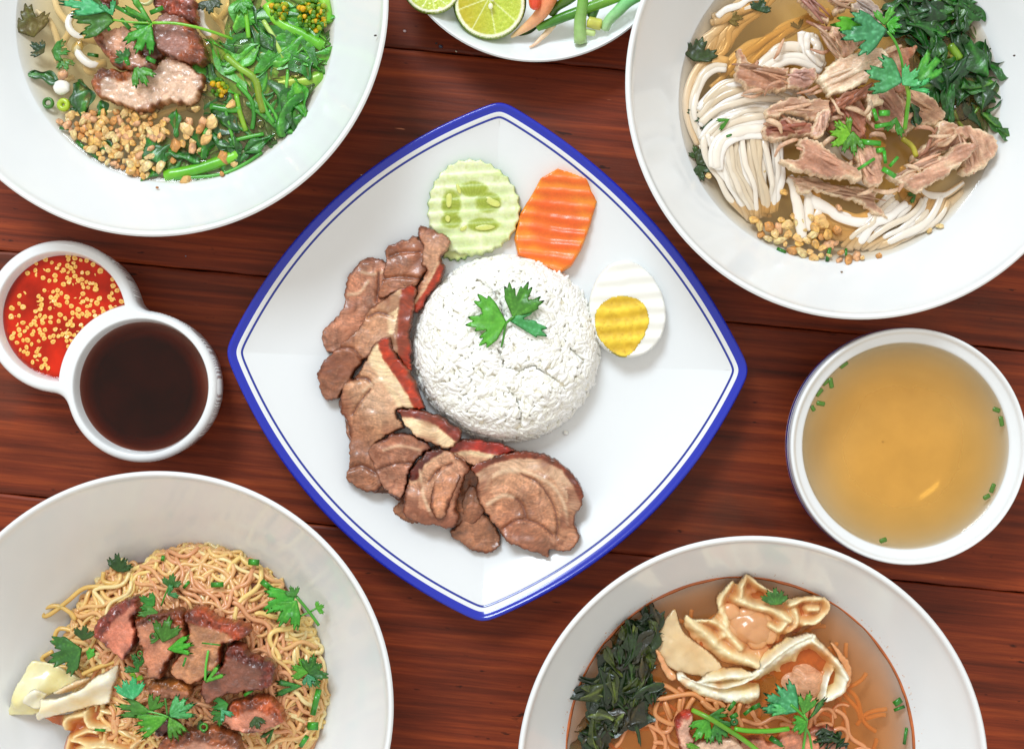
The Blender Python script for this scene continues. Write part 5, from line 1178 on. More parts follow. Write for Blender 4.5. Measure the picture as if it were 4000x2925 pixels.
rq = random.Random(17); pile = fp(B_, [(620, 280), (1000, 120), (1300, 220), (1450, 480), (1780, 700), (1500, 960), (1250, 980), (850, 860), (720, 620), (600, 420)])
for i in range(46):
    p = rand_in(rs, pile); a = rq.choice([-.5, -.2, .1, .5, .8, -.9]) + rq.uniform(-.35, .35); L_ = rq.uniform(60, 150); dx, dy = math.cos(a) * L_ / 2, math.sin(a) * L_ / 2; zz = rq.uniform(.0355, .0425); bw = rq.uniform(-22, 22)
    cv = np.array([(220, 176, 144), (196, 146, 116), (232, 196, 162), (170, 116, 90)][rq.randrange(4)])
    o = tube('duck_strand', [(p[0] - dx, p[1] - dy, zz - .002), (p[0] - dx * .3 + bw * .6, p[1] - dy * .3 + bw, zz + .0012), (p[0] + dx * .4 - bw * .3, p[1] + dy * .4 + bw, zz + .0008), (p[0] + dx, p[1] + dy, zz - .002)], lambda t, q=rq.uniform(5, 10): q * (.3 + .9 * math.sin(math.pi * min(max(t, .04), .96)) ** .6), M['duck'], None, col=cv, flat=.5, seg=7)
    tag(o, 'thin torn duck strand lying loose over the duck pile', 'duck meat', 'loose duck strands on the amber broth')
gB = thing('blanched_greens', 'dark wilted greens filling the upper right of the duck soup', 'greens', W(3700, 200, .025))
PK = [((20, 76, 18), (52, 132, 36)), ((18, 60, 14), (56, 112, 28)), ((30, 90, 18), (96, 150, 36)), ((14, 54, 18), (40, 100, 40))]
greens('', '', B_, [(1330, -60), (1760, -40), (1790, 80), (1700, 200), (1790, 260), (1850, 330), (1840, 420), (1800, 500), (1700, 580), (1600, 540), (1480, 450), (1450, 330), (1500, 250), (1350, 100)], 72, .0305, rs, (90, 190), (28, 54), PK, parent=gB, amp=.6)
greens('', '', B_, [(1500, 200), (1800, 250), (1830, 420), (1780, 640), (1600, 560), (1480, 420)], 20, .0262, rs, (140, 240), (40, 70), PK, parent=gB, amp=.4)
for (p, a, L, w_, z) in [((1890, 350), 20, 110, 42, .0300), ((1930, 680), 25, 100, 26, .0325), ((1860, 620), 40, 130, 36, .0285), ((1690, 130), -35, 180, 34, .030), ((1740, 90), -30, 190, 22, .0305), ((1820, 270), 80, 110, 26, .0300), ((1700, 470), 100, 130, 44, .030), ((1440, 60), 60, 130, 30, .031), ((1530, 140), 20, 170, 40, .031), ((1870, 540), -35, 80, 10, .0290), ((1465, 580), 80, 90, 34, .035), ((1780, 560), 60, 200, 50, .0265)]:
    q = fp(B_, [p])[0]; c1, c2 = PK[rs.randrange(3)]; wilt('leaf', q[0], q[1], a, L * .9, w_ * 1.0, z + .002, rs.randrange(9999), gB, c1=c1, c2=c2, amp=.6)
for (pts, r, c1, c2, z) in [([(1570, 170), (1640, 60), (1740, 20)], 12, (110, 120, 20), (140, 150, 40), .0275), ([(1500, 100), (1580, 20), (1620, -40)], 16, (140, 140, 24), (170, 170, 50), .0285), ([(1380, -40), (1420, 40), (1400, 100)], 12, (90, 150, 30), (130, 180, 60), .031), ([(1480, 270), (1600, 280), (1680, 300)], 28, (130, 110, 10), (150, 140, 30), .027), ([(1620, 170), (1720, 110), (1790, 40)], 9, (50, 110, 20), (80, 140, 40), .030), ([(1640, 230), (1670, 270), (1690, 300)], 22, (110, 150, 30), (130, 170, 50), .0295),
                            ([(1740, 600), (1800, 520), (1850, 440)], 8, (90, 140, 30), (120, 160, 40), .0285), ([(1660, 560), (1700, 640), (1780, 660)], 10, (120, 130, 20), (140, 150, 40), .0285), ([(1400, 700), (1450, 740), (1470, 790)], 14, (190, 180, 60), (170, 160, 40), .036)]:
    rope('stalk', B_, pts, z, r, M['stem'], gB, col=stemcol(c1, c2, int(pts[0][0])), seg=8)
sB = thing('coriander_sprig', 'tall fresh coriander sprig standing over the shredded duck', 'coriander', W(3530, 300, .05))
rope('stem', B_, [(1412, 652), (1424, 560), (1432, 480), (1418, 420)], [.047, .049, .051, .052], 11, M['stem'], sB, col=stemcol((80, 150, 20), (130, 180, 40), 3))
rope('stem', B_, [(1405, 380), (1395, 300), (1365, 215), (1325, 160)], [.050, .052, .053, .054], 7, M['stem'], sB, col=(70, 150, 30))
coriander('leaf', B_, (1325, 150), (1085, 190), .0525, 'mint', 48, 3, .001, 21, sB)
coriander('leaf', B_, (1320, 120), (1400, 140), .053, 'bright', 60, 3, .001, 22, sB)
coriander('leaf', B_, (1310, 130), (1300, 20), .0515, 'bright', 45, 2, .001, 23, sB)
coriander('leaf', B_, (1300, 125), (1040, 125), .0505, 'bright', 14, 1, 0, 24, sB)
coriander('leaf', B_, (1405, 412), (1195, 350), .0535, 'mint', 48, 3, .001, 25, sB)
coriander('leaf', B_, (1400, 430), (1490, 345), .0545, 'mint', 52, 3, .001, 26, sB)
coriander('leaf', B_, (1440, 450), (1615, 262), .0520, 'bright', 24, 3, .002, 27, sB)
coriander('leaf', B_, (1440, 450), (1565, 430), .0530, 'mint', 26, 2, .001, 28, sB)
lB = 'coriander leaf %s in duck soup'
for (b, t, z, tn, sp, lb, desc) in [((1150, 690), (1022, 668), .0450, 'lime', 48, 3, 'bright lobe pointing left at the centre'), ((1140, 680), (1080, 592), .0452, 'lime', 40, 2, 'bright lobe pointing up at the centre'), ((1150, 660), (1155, 790), .0455, 'bright', 40, 3, 'bright lobe pointing down at the centre'),
    ((350, 310), (395, 185), .0292, 'dark', 75, 3, 'dark upper one on the left wall'), ((680, 60), (700, -10), .0288, 'dark', 90, 3, 'dark frilly one at the top'), ((510, 100), (600, 90), .0275, 'olive', 50, 3, 'sunken one at upper left'), ((880, 150), (860, 90), .0272, 'olive', 50, 2, 'faint sunken one above the noodles'), ((370, 590), (340, 530), .028, 'dark', 50, 2, 'tiny one by the left wall'),
    ((465, 585), (350, 615), .0295, 'dark', 40, 3, 'dark one lying across left noodles'), ((530, 600), (455, 640), .0340, 'mid', 30, 2, 'dark narrow one beside it on noodles'), ((380, 800), (345, 730), .0292, 'dark', 60, 3, 'upper half of lower left pair'), ((365, 830), (430, 760), .0293, 'dark', 60, 3, 'right half of lower left pair'), ((370, 830), (395, 915), .0294, 'dark', 60, 3, 'lowest dark one on left wall'), ((1370, 590), (1345, 700), .044, 'mid', 40, 2, 'dark one beside the tall stem'), ((1470, 985), (1420, 1005), .0300, 'mid', 50, 2, 'small one near the lower right noodles')]:
    tag(coriander('coriander_leaf', B_, b, t, z, tn, sp, lb, .0006, rs.randrange(99)), lB % desc, 'coriander')
GB = 'scallion pieces in duck soup'
for (p, q, z, r, lab) in [((1280, 572), (1335, 570), .046, 14, 'bright hollow scallion tube at the bowl centre'), ((1255, 550), (1272, 610), .0455, 9, 'yellow scallion strip by the hollow tube'), ((1190, 715), (1290, 725), .0455, 13, 'pale green scallion tube above the duck'), ((1268, 760), (1310, 755), .0458, 12, 'short round scallion piece over duck'), ((1175, 855), (1260, 800), .0470, 7, 'thin slanting scallion strip over duck'), ((1308, 760), (1315, 825), .0460, 8, 'upright thin scallion by the stem'), ((1335, 840), (1378, 792), .046, 8, 'slanted scallion near right duck strip'), ((1300, 850), (1365, 890), .0462, 12, 'dark thick scallion at the duck strip start'),
                          ((1260, 640), (1340, 625), .0455, 10, 'dark green scallion cross piece at centre'), ((1038, 1235), (1020, 1316), .0300, 9, 'longest green chive at the bottom edge'), ((1116, 1252), (1117, 1300), .0300, 6, 'thin green chive at the bottom edge'), ((768, 1252), (812, 1272), .0300, 8, 'small dark chive at the lower left edge'), ((512, 690), (540, 680), .0345, 7, 'tiny dark chive on the folded noodle')]:
    chive(lab, B_, p, q, z, r * .85, GB, col=(60, 150, 36) if z > .04 else (40, 110, 24))
sel = []
for _ in range(400):
    p = rand_in(rs, np.array([(630, 1090), (700, 1120), (800, 1100), (900, 1070), (1000, 1110), (1080, 1150), (1060, 1220), (1180, 1290), (1120, 1325), (960, 1310), (830, 1260), (700, 1210)], float))
    if all(np.hypot(*(p - s_)) > 34 for s_ in sel): sel.append(p)
garlic(B_, sel, zB + .0008, 31, 'amber fried garlic bit gathered at the bottom of the duck soup', 'fried garlic bits in duck soup', rs)
garlic(B_, [(425, 890), (640, 810), (700, 870), (800, 970), (1030, 970), (1360, 970), (1080, 1050), (1540, 1160), (1590, 1140), (1280, 1290), (1200, 1300)], zB + .0016, 22, 'stray fried garlic bit among the flat noodles and broth', 'stray garlic bits in duck soup', rs)
for k, (c, r, sx, rt) in enumerate([((1650, 420), 55, .8, 20), ((1530, 230), 60, .9, 20), ((1620, 270), 30, 1, 0), ((1700, 130), 40, .5, 60), ((1700, 560), 60, .8, 40), ((1470, 170), 36, 1, 0)]): droplet(soupB, B_, c, r, zB + .0003, k, sx, rt)

# ---------------------------------------------------------------- C: dry egg noodles, lower left
C_ = 'C'
heapC = thing('noodle_heap', 'tangled thin yellow egg noodles stained pinkish by sauce', 'noodles', W(760, 2650, .015))
reg = fp(C_, [(640, 530), (760, 520), (910, 440), (1050, 400), (1230, 415), (1330, 450), (1480, 520), (1600, 620), (1700, 760), (1790, 900), (1850, 1060), (1870, 1250), (1850, 1400), (1780, 1560), (1700, 1680), (600, 1700), (450, 1600), (420, 1300), (360, 1050), (400, 860), (470, 700), (560, 620)])
cc = fp(C_, [(1150, 1080)])[0]
def heapz(x, y):
    d = seg_dist(np.atleast_1d(np.asarray(x, float)), np.atleast_1d(np.asarray(y, float)), reg, True); ins = inside(np.atleast_1d(np.asarray(x, float)), np.atleast_1d(np.asarray(y, float)), reg)
    return .0205 + .0165 * np.clip(np.where(ins, d, -d * .5) / 260, -.2, 1) ** 1.0 if False else .0210 + .0160 * np.clip(np.where(ins, d, 0) / 230, 0, 1) ** .7
# smooth filler under the loose strands; dark brown paints shade in their gaps
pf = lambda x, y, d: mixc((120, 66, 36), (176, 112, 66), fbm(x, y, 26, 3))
slab('gap_shade_filler', reg, .0125, .0200, 12, pf, M['noodle'], heapC, er=200, smooth=2, bumps=[(.0012, 26)], zmap=.033, under=.002)
r3 = np.random.RandomState(21); made = 0; loose = Acc()
while made < 640:
    p = rand_in(rs, reg); a = r3.uniform(0, 2 * math.pi); n = r3.randint(14, 30); st = r3.uniform(15, 23); k = r3.normal(0, .05); P = [p]; w_ = r3.uniform(.55, 1.0); ph = r3.uniform(0, 6); am = r3.uniform(.2, .62)
    for i in range(n):
        if r3.uniform() < .1: k = r3.normal(0, .12)
        a += k + am * math.sin(ph + i * w_); q = P[-1] + st * np.array([math.cos(a), math.sin(a)])
        if not inside(q[:1], q[1:], reg)[0]: a += math.pi * .45 * (1 if k > 0 else -1); q = P[-1] + st * np.array([math.cos(a), math.sin(a)])
        P.append(q)
    P = np.array(P); lay = (-.0022 + .0055 * made / 640) + r3.uniform(-.0006, .0006); z = heapz(P[:, 0], P[:, 1]) + lay + np.cumsum(r3.normal(0, .00035, len(P)))
    # redder near the pork on the left and centre, yellow toward the rim
    m = P.mean(0); dd = seg_dist(m[:1], m[1:], reg, True)[0]; pk = np.clip(dd / 230 + r3.normal(0, .25), 0, 1)
    col = np.array([242, 208, 130]) * (1 - pk) + np.array([222, 160, 114]) * pk
    if pk < .4 and r3.uniform() < .3: col = np.array([244, 220, 160])
    V, F, T = tube_geo(np.column_stack([P, z]), 8.6 * r3.uniform(.85, 1.15), seg=7, sub=3, col=col)
    if made >= 350: mesh_obj('noodle', V, F, M['noodle'], heapC, T)
    else: loose.add(V, F, T)
    made += 1
o = loose.build('lower_noodles', M['noodle'], heapC); o['kind'] = 'stuff'
for pts, z in [([(600, 640), (480, 650), (390, 720), (300, 790), (250, 810), (255, 765), (330, 752), (400, 790), (430, 830)], .0265), ([(440, 900), (340, 880), (310, 940), (330, 990)], .0245), ([(300, 1010), (240, 1050), (280, 1090), (400, 1100)], .0235), ([(470, 1140), (560, 1100), (650, 1070), (680, 1050)], .038), ([(590, 560), (590, 610), (660, 620), (760, 560)], .028)]:
    rope('noodle', C_, pts, z, 13, M['noodle'], heapC, col=(226, 186, 104))
# wonton skins of C
def skincol(base=(244, 226, 176), tip=(250, 240, 214), stain=(220, 150, 80), seed=0, st=.4):
    def fn(x, y, d):
        n = fbm(x, y, 70, seed); c = mixc(base, tip, np.clip(n * 1.6 - .3, 0, 1)); c = mixc(c, stain, np.clip(fbm(x, y, 110, seed + 5) * 2.4 - 1.2, 0, 1) * st)
        return mixc(c, tip, np.clip((7 - d) / 6, 0, 1) * .6)
    return fn
def skin(name, f, pts, z, th, zf=None, seed=0, parent=None, ruf=.003, rs_=60, **k):
    fz = lambda x, y: (zf(x, y) if zf else 0) + ruf * (fbm(x, y, rs_, seed + 2, 2) - .5)
    if f == 'D' and name == 'skin':
        pts = np.array(pts, float); c0 = pts.mean(0); pts = c0 + (pts - c0) * np.array([1.10, 1.14]); ruf = ruf * 1.5
    return slab(name, fp(f, pts), z + (.0020 if f == 'D' else 0), th * .8, 6, skincol(seed=seed, **k), M['skin'], parent, zf=fz, er=4, rag=(3, 30), seed=seed, bumps=[(.0003, 20)])
def fold(f, a, b, w, h, base=0):
    """raised roll along line a-b"""
    p, q = fp(f, [a, b]); w = w * FR[f][2]
    return lambda x, y: base + h * np.exp(-(seg_dist(x, y, np.array([p, q])) / w) ** 2)
wC = thing('wonton', 'pale yellow wonton with wing like skin at the left wall', 'wonton', W(150, 2700, .03))
skin('skin', 'Q', [(350, 368), (450, 378), (560, 405), (700, 470), (860, 545), (1000, 556), (900, 640), (700, 720), (520, 760), (480, 900), (400, 962), (200, 968), (0, 986), (-60, 1000), (60, 910), (120, 850), (180, 660), (260, 500)], .033, .001, fold('Q', (240, 800), (420, 690), 110, .006), 1, wC, .004, 90, base=(236, 218, 150), tip=(248, 240, 200))
skin('skin', 'Q', [(240, 780), (330, 700), (400, 668), (470, 700), (525, 745), (480, 800), (470, 880), (380, 900), (300, 860)], .0375, .001, fold('Q', (260, 800), (400, 690), 70, .003), 3, wC, .002, 60, base=(244, 228, 170))
skin('skin', 'Q', [(478, 765), (600, 745), (700, 735), (830, 690), (950, 640), (1020, 570), (1080, 515), (1180, 470), (1310, 400), (1335, 470), (1320, 560), (1260, 650), (1230, 760), (1200, 835), (1080, 860), (950, 885), (800, 930), (620, 962), (500, 990), (425, 1022), (408, 950), (490, 885), (500, 820)], .038, .0016, fold('Q', (520, 850), (1250, 520), 120, .009), 5, wC, .002, 70, base=(246, 232, 196), tip=(252, 246, 228), stain=(236, 176, 90), st=.5)
skin('skin', 'Q', [(560, 730), (700, 650), (830, 580), (960, 548), (1000, 580), (880, 660), (720, 720)], .037, .0012, fold('Q', (650, 690), (930, 580), 60, .003), 7, wC, .002, 50, base=(232, 196, 150))
def wrapper(f, poly, ridges, z, seed, parent, lowc, midc, tipc, ruf=.003, sp=5, name='skin', th=.0009):
    k = FR[f][2]; rd = [(catmull(fp(f, p), 5) if len(p) > 2 else fp(f, p), w * k * 1.3, h * .92) for p, w, h in ridges]
    def field(x, y):
        t = np.zeros(len(x)); q = np.zeros(len(x))
        for P, w, h in rd:
            e = np.exp(-(seg_dist(x, y, P) / w) ** 2); t = np.maximum(t, h * e); q = np.maximum(q, e)
        return t, q
    def zf(x, y):
        t, q = field(x, y); return t + ruf * (fbm(x, y, 46, seed, 2) - .5) + .0022 * (fbm(x, y, 22, seed + 3, 2) - .5)
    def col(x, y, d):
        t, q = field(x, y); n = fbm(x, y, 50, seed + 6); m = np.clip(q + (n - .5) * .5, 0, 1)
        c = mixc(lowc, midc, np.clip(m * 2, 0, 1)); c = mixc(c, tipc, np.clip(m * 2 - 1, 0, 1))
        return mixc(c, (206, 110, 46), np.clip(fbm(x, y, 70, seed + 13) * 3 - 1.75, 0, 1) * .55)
    return slab(name, fp(f, poly), z, th, sp, col, M['skin'], parent, zf=zf, er=4, rag=(4, 26), seed=seed)
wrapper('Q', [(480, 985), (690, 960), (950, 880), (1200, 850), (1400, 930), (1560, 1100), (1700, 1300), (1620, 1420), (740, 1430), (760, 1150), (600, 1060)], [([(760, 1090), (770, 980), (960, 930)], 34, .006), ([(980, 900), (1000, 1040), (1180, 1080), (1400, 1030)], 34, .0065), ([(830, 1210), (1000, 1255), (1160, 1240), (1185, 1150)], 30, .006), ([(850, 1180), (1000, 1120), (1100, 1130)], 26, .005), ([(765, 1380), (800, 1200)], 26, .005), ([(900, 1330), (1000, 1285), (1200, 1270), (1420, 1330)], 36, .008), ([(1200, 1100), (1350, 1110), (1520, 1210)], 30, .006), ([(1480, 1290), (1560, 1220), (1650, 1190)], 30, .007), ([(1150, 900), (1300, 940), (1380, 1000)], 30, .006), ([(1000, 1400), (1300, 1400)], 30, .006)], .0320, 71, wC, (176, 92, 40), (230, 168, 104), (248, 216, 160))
# pork of C
GC = 'fried pork pieces on the dry noodles'
fk = dict(crust=(150, 56, 26), inner=(214, 140, 104), w=34, edge=16)
fried('fried pork piece furthest left with purple charred tip', C_, [(512, 915), (560, 830), (600, 790), (640, 755), (720, 702), (770, 700), (800, 722), (795, 790), (765, 830), (782, 920), (775, 985), (700, 1065), (645, 1020), (590, 970), (540, 950)], .042, .007, [(520, 920), (600, 800), (720, 705)], ((520, 900), (780, 900), .003), 31, GC, crust=(146, 48, 30), inner=(230, 140, 110), red=.6, w=48)
fried('middle fried pork slice with long pinkish face', C_, [(758, 832), (850, 802), (960, 778), (1038, 788), (1052, 900), (1030, 950), (965, 1050), (905, 1172), (830, 1162), (812, 1050), (780, 950)], .0445, .008, [(770, 830), (900, 800), (1040, 795)], None, 32, GC, crust=(146, 62, 28), inner=(206, 140, 104), red=.35, w=40)
fried('fried pork slice right of the middle with bumpy crust', C_, [(1040, 800), (1130, 768), (1220, 822), (1330, 848), (1412, 882), (1380, 950), (1262, 980), (1250, 1080), (1170, 1160), (1080, 1202), (980, 1162), (968, 1090), (1042, 1000), (1062, 900)], .0455, .008, [(1050, 800), (1200, 820), (1400, 880), (1380, 940)], ((1050, 1100), (1300, 850), -.001), 33, GC, crust=(164, 60, 26), inner=(200, 136, 92), w=44)
fried('darkest fried pork piece at the right of the pile', C_, [(1282, 985), (1350, 968), (1420, 1030), (1530, 1070), (1562, 1130), (1540, 1212), (1450, 1242), (1330, 1262), (1230, 1292), (1180, 1322), (1130, 1260), (1150, 1180), (1232, 1110), (1272, 1050)], .044, .008, [(1290, 980), (1400, 1030), (1550, 1100), (1530, 1200)], None, 34, GC, crust=(136, 44, 24), inner=(140, 80, 58), w=44)
fried('small crumbly fried pork piece above the big coriander', C_, [(830, 1190), (950, 1178), (1062, 1195), (1078, 1250), (1050, 1295), (930, 1292), (850, 1302)], .043, .007, [(840, 1195), (1060, 1200)], None, 35, GC, crust=(190, 110, 50), inner=(190, 120, 86), w=26)
fried('fried pork piece at lower right of the noodles', C_, [(1272, 1340), (1330, 1305), (1400, 1282), (1500, 1268), (1572, 1310), (1616, 1380), (1580, 1440), (1480, 1482), (1380, 1482), (1290, 1452), (1240, 1405)], .041, .008, [(1300, 1320), (1500, 1275), (1610, 1370)], None, 36, GC, crust=(180, 78, 36), inner=(222, 150, 120), red=.5, w=46)
fried('lowest fried pork piece cut by the bottom edge', C_, [(890, 1570), (940, 1500), (1080, 1458), (1200, 1448), (1330, 1488), (1375, 1570), (1350, 1660), (900, 1660)], .0435, .008, [(920, 1520), (1100, 1465), (1340, 1500)], None, 37, GC, crust=(176, 88, 44), inner=(216, 150, 120), w=50)
fried('dark fried pork scrap under the big coriander leaf', C_, [(870, 1400), (960, 1378), (1010, 1440), (960, 1505), (880, 1492)], .0405, .006, None, None, 38, GC, crust=(110, 40, 34), inner=(140, 70, 60), edge=30)
# herbs of C
lC = 'coriander leaf %s on dry noodles'
for (b, t, z, tn, sp, lb, desc) in [((670, 560), (700, 455), .0300, 'dark', 75, 4, 'dark one at the top left edge'), ((965, 650), (990, 565), .0425, 'mid', 70, 3, 'top one of a curved sprig'), ((950, 690), (1020, 650), .0430, 'mint', 50, 2, 'second one of the curved sprig'), ((880, 750), (800, 700), .0500, 'mid', 65, 3, 'one over the left pork crust'), ((900, 790), (780, 800), .0500, 'mid', 50, 3, 'pair lying on the pork edge'),
    ((925, 960), (970, 800), .0540, 'mid', 50, 3, 'upright one on the middle pork'), ((905, 940), (850, 920), .0535, 'mid', 60, 2, 'small curl on the middle pork'), ((950, 1000), (1115, 965), .0540, 'bright', 30, 3, 'feathery one across two pork slices'), ((470, 950), (490, 850), .0405, 'dark', 60, 3, 'dark one left of the pork'), ((465, 995), (285, 1070), .0400, 'mid', 60, 3, 'large one over the yellow wonton'), ((500, 1060), (530, 990), .0415, 'bright', 34, 1, 'small pointed one by the wonton'),
    ((790, 1130), (730, 1060), .0490, 'mid', 50, 2, 'one in the gap under the left pork'), ((800, 1100), (790, 1000), .0495, 'mid', 40, 2, 'curled one between left pork slices'), ((770, 1180), (790, 1120), .0485, 'lime', 60, 2, 'yellowish one above the pale leaf'), ((1300, 1310), (1200, 1340), .0480, 'mid', 60, 3, 'one below the darkest pork'), ((1270, 1360), (1200, 1410), .0490, 'mid', 55, 3, 'one on the lower pork edge'), ((1260, 1340), (1310, 1410), .0490, 'mint', 45, 2, 'pale one on the lower right pork'),
    ((1450, 1380), (1480, 1460), .0500, 'dark', 60, 3, 'dark round one on the lower right pork'), ((1680, 690), (1500, 780), .0400, 'bright', 52, 3, 'big one spreading at the right'), ((1690, 720), (1580, 870), .0405, 'bright', 50, 3, 'lower lobe of the big right one'), ((1680, 700), (1650, 630), .0410, 'mid', 60, 3, 'upper lobe of the big right one'), ((1800, 770), (1850, 745), .0385, 'bright', 80, 3, 'small one nearest the right wall'), ((1760, 1130), (1650, 1090), .0370, 'bright', 55, 3, 'right side cluster pointing left'), ((1760, 1140), (1790, 1030), .0375, 'mid', 55, 3, 'right side cluster pointing up'), ((1750, 1130), (1870, 1150), .0375, 'mid', 60, 3, 'right side cluster pointing right'), ((1750, 1140), (1770, 1215), .0380, 'mint', 55, 3, 'right side cluster pointing down'), ((1720, 1208), (1530, 1218), .0385, 'mid', 22, 2, 'long thin one right of the pork'), ((1560, 1450), (1490, 1530), .0400, 'mid', 24, 2, 'dark slim one below the right pork'), ((1120, 1450), (1180, 1430), .0500, 'dark', 60, 2, 'dark one beside the lowest pork')]:
    tag(coriander('coriander_leaf', C_, b, t, z, tn, sp, lb, .001, rs.randrange(99)), lC % desc, 'coriander')
sC = thing('coriander_sprig', 'largest coriander sprig with pale raised leaf at the lower middle', 'coriander', W(620, 2770, .05))
coriander('leaf', 'Q', (1460, 800), (1420, 530), .0560, 'mint', 62, 4, .002, 31, sC); coriander('leaf', 'Q', (1680, 935), (1240, 850), .0540, 'mid', 26, 3, .0, 32, sC)
coriander('leaf', 'Q', (1650, 930), (1770, 735), .0535, 'mid', 40, 3, .0, 33, sC); coriander('leaf', 'Q', (1860, 985), (1450, 1130), .0550, 'bright', 30, 4, .001, 34, sC)
coriander('leaf', 'Q', (1860, 985), (2130, 790), .0555, 'mint', 46, 4, .001, 35, sC); coriander('leaf', 'Q', (1860, 985), (2010, 1240), .0555, 'bright', 36, 4, .001, 36, sC); coriander('leaf', 'Q', (1850, 975), (2230, 880), .056, 'mint', 18, 2, .001, 39, sC)
rope('stem', 'Q', [(1640, 925), (1750, 950), (1860, 985)], .055, 12, M['stem'], sC, col=(90, 170, 60)); rope('stem', 'Q', [(1822, 780), (1835, 870), (1845, 960)], .0555, 12, M['stem'], sC, col=(60, 120, 36))
s2 = thing('coriander_sprig', 'thin forked coriander sprig lying on the darkest pork', 'coriander', W(820, 2620, .05))
rope('stem', C_, [(1186, 1005), (1172, 1090), (1168, 1175)], .0545, 7, M['stem'], s2, col=(90, 190, 60)); coriander('leaf', C_, (1165, 1190), (1283, 1100), .055, 'bright', 20, 2, .001, 41, s2); coriander('leaf', C_, (1180, 1120), (1195, 1150), .0545, 'mid', 60, 2, 0, 42, s2)
s3 = thing('coriander_sprig', 'coriander stem leaning on the right wall of noodle bowl', 'coriander', W(1200, 2390, .04))
rope('stem', C_, [(1685, 695), (1760, 785), (1815, 862)], .0395, 9, M['stem'], s3, col=(70, 150, 40)); rope('stem', C_, [(1765, 785), (1700, 820), (1695, 890)], .0385, 6, M['stem'], s3, col=(80, 160, 50)); rope('stem', C_, [(1765, 785), (1800, 765)], .0385, 6, M['stem'], s3, col=(80, 160, 50))
s4 = thing('coriander_sprig', 'small curved coriander stem at the top of the noodles', 'coriander', W(640, 2320, .04))
rope('stem', C_, [(970, 620), (940, 690), (918, 750)], .0425, 5, M['stem'], s4, col=(70, 150, 40)); rope('stem', C_, [(930, 1012), (915, 960), (905, 930)], .0535, 5, M['stem'], s4, col=(110, 180, 60)) if False else None
GC2 = 'scallion pieces on dry noodles'
for (p, q, z, r, lab) in [((1415, 500), (1475, 506), .0320, 20, 'round scallion piece at the upper right of noodles'), ((1203, 632), (1272, 630), .0400, 17, 'bright scallion tube on the top noodles'), ((1488, 610), (1545, 655), .0365, 19, 'dark scallion tube right of the top noodles'), ((1045, 650), (1078, 612), .0395, 10, 'small dark scallion under the noodles'), ((1150, 962), (1255, 974), .0555, 5, 'thin pale scallion sliver on pork'), ((1042, 1095), (1058, 1045), .0560, 7, 'short lime scallion sliver on pork'), ((1780, 1370), (1815, 1225), .0345, 19, 'flat broad scallion strip at the right wall'), ((1752, 1435), (1812, 1435), .0340, 26, 'square scallion piece at lower right wall'), ((1710, 1550), (1750, 1490), .0340, 15, 'scallion piece at the bottom right of noodles'), ((925, 495), (930, 465), .0300, 12, 'dark scallion at the upper noodle edge'), ((1390, 1260), (1440, 1230), .0500, 10, 'dark scallion strip below the darkest pork'), ((540, 1455), (600, 1460), .0400, 9, 'olive scallion on the brown wonton')]:
    chive(lab, C_, p, q, z, r * .62, GC2, col=(46, 128, 26))
ring('scallion ring lying on the middle pork slice', C_, (872, 925), 22, .0540, GC2, (50, 110, 30), .2); ring('scallion ring in the gap left of middle pork', C_, (798, 1022), 18, .0500, GC2, (70, 130, 40), .25); ring('scallion ring beside the lowest pork piece', C_, (1160, 1440), 26, .0505, GC2, (70, 150, 40), .25)

# ---------------------------------------------------------------- D: wonton soup, lower right
zD = .0360; D_ = 'D'
stD = liquid('reddish_stock', (252, 164, 84), (248, 180, 100), .035, (70, .2), .82)
soupD = broth('reddish_broth', 'reddish amber broth with orange oil line in the lower right bowl', cD[0], cD[1], .0866, zD, stD, lambda q: .26 * (1 - q ** 4) + .04, .0003, 5)
V = []; F = []; n = 160; m = 6
rr3 = np.random.RandomState(6)
def oilring(r0, w, h, name, mat, col):
    V = []; F = []
    for i in range(n):
        a = 2 * math.pi * i / n; ww = w * (1 + .5 * (float(fbm(math.cos(a) * 9 + 20, math.sin(a) * 9 + 20, 1.2, 4)) - .5) * 2)
        for (dr, dz) in ((0, 0), (-ww * .2, h * .8), (-ww * .6, h), (-ww, 0), (-ww * .5, -h * .3)): V.append((cD[0] + (r0 + dr) * math.cos(a), cD[1] + (r0 + dr) * math.sin(a), zD + .0005 + dz))
    for i in range(n):
        for j in range(5): F.append((i * 5 + j, i * 5 + (j + 1) % 5, ((i + 1) % n) * 5 + (j + 1) % 5, ((i + 1) % n) * 5 + j))
    mesh_obj(name, V, F, mat, soupD, col)
M['redoil'] = food('chilli_oil', .15, coat=.6, var=(120, .3))
oilring(.0867, .0017, .0003, 'oil_ring', M['redoil'], (186, 96, 40))
sp = Acc(); r2 = random.Random(9)
for i in range(420):
    a = r2.uniform(0, 6.28); t = abs(r2.gauss(0, .4)); R = .0878 + t * .0018; z = .0376 + (R - .0872) * 1.32
    k = r2.uniform(.0001, .00042); V, F, T = ball_geo((cD[0] + R * math.cos(a), cD[1] + R * math.sin(a), z - .0001), (k * r2.uniform(1, 2), k, k * .6), 6, 4, 0, 0, (214, 140, 50)); sp.add(V, F, T)
o = sp.build('oil_specks', M['redoil'], soupD); o['kind'] = 'stuff'
gD = thing('blanched_greens', 'nearly black wilted greens along the left of wonton soup', 'greens', W(2400, 2700, .03))
PX = [((20, 44, 10), (50, 80, 18)), ((14, 34, 10), (36, 66, 16)), ((44, 56, 12), (110, 124, 36)), ((30, 32, 10), (74, 60, 20))]
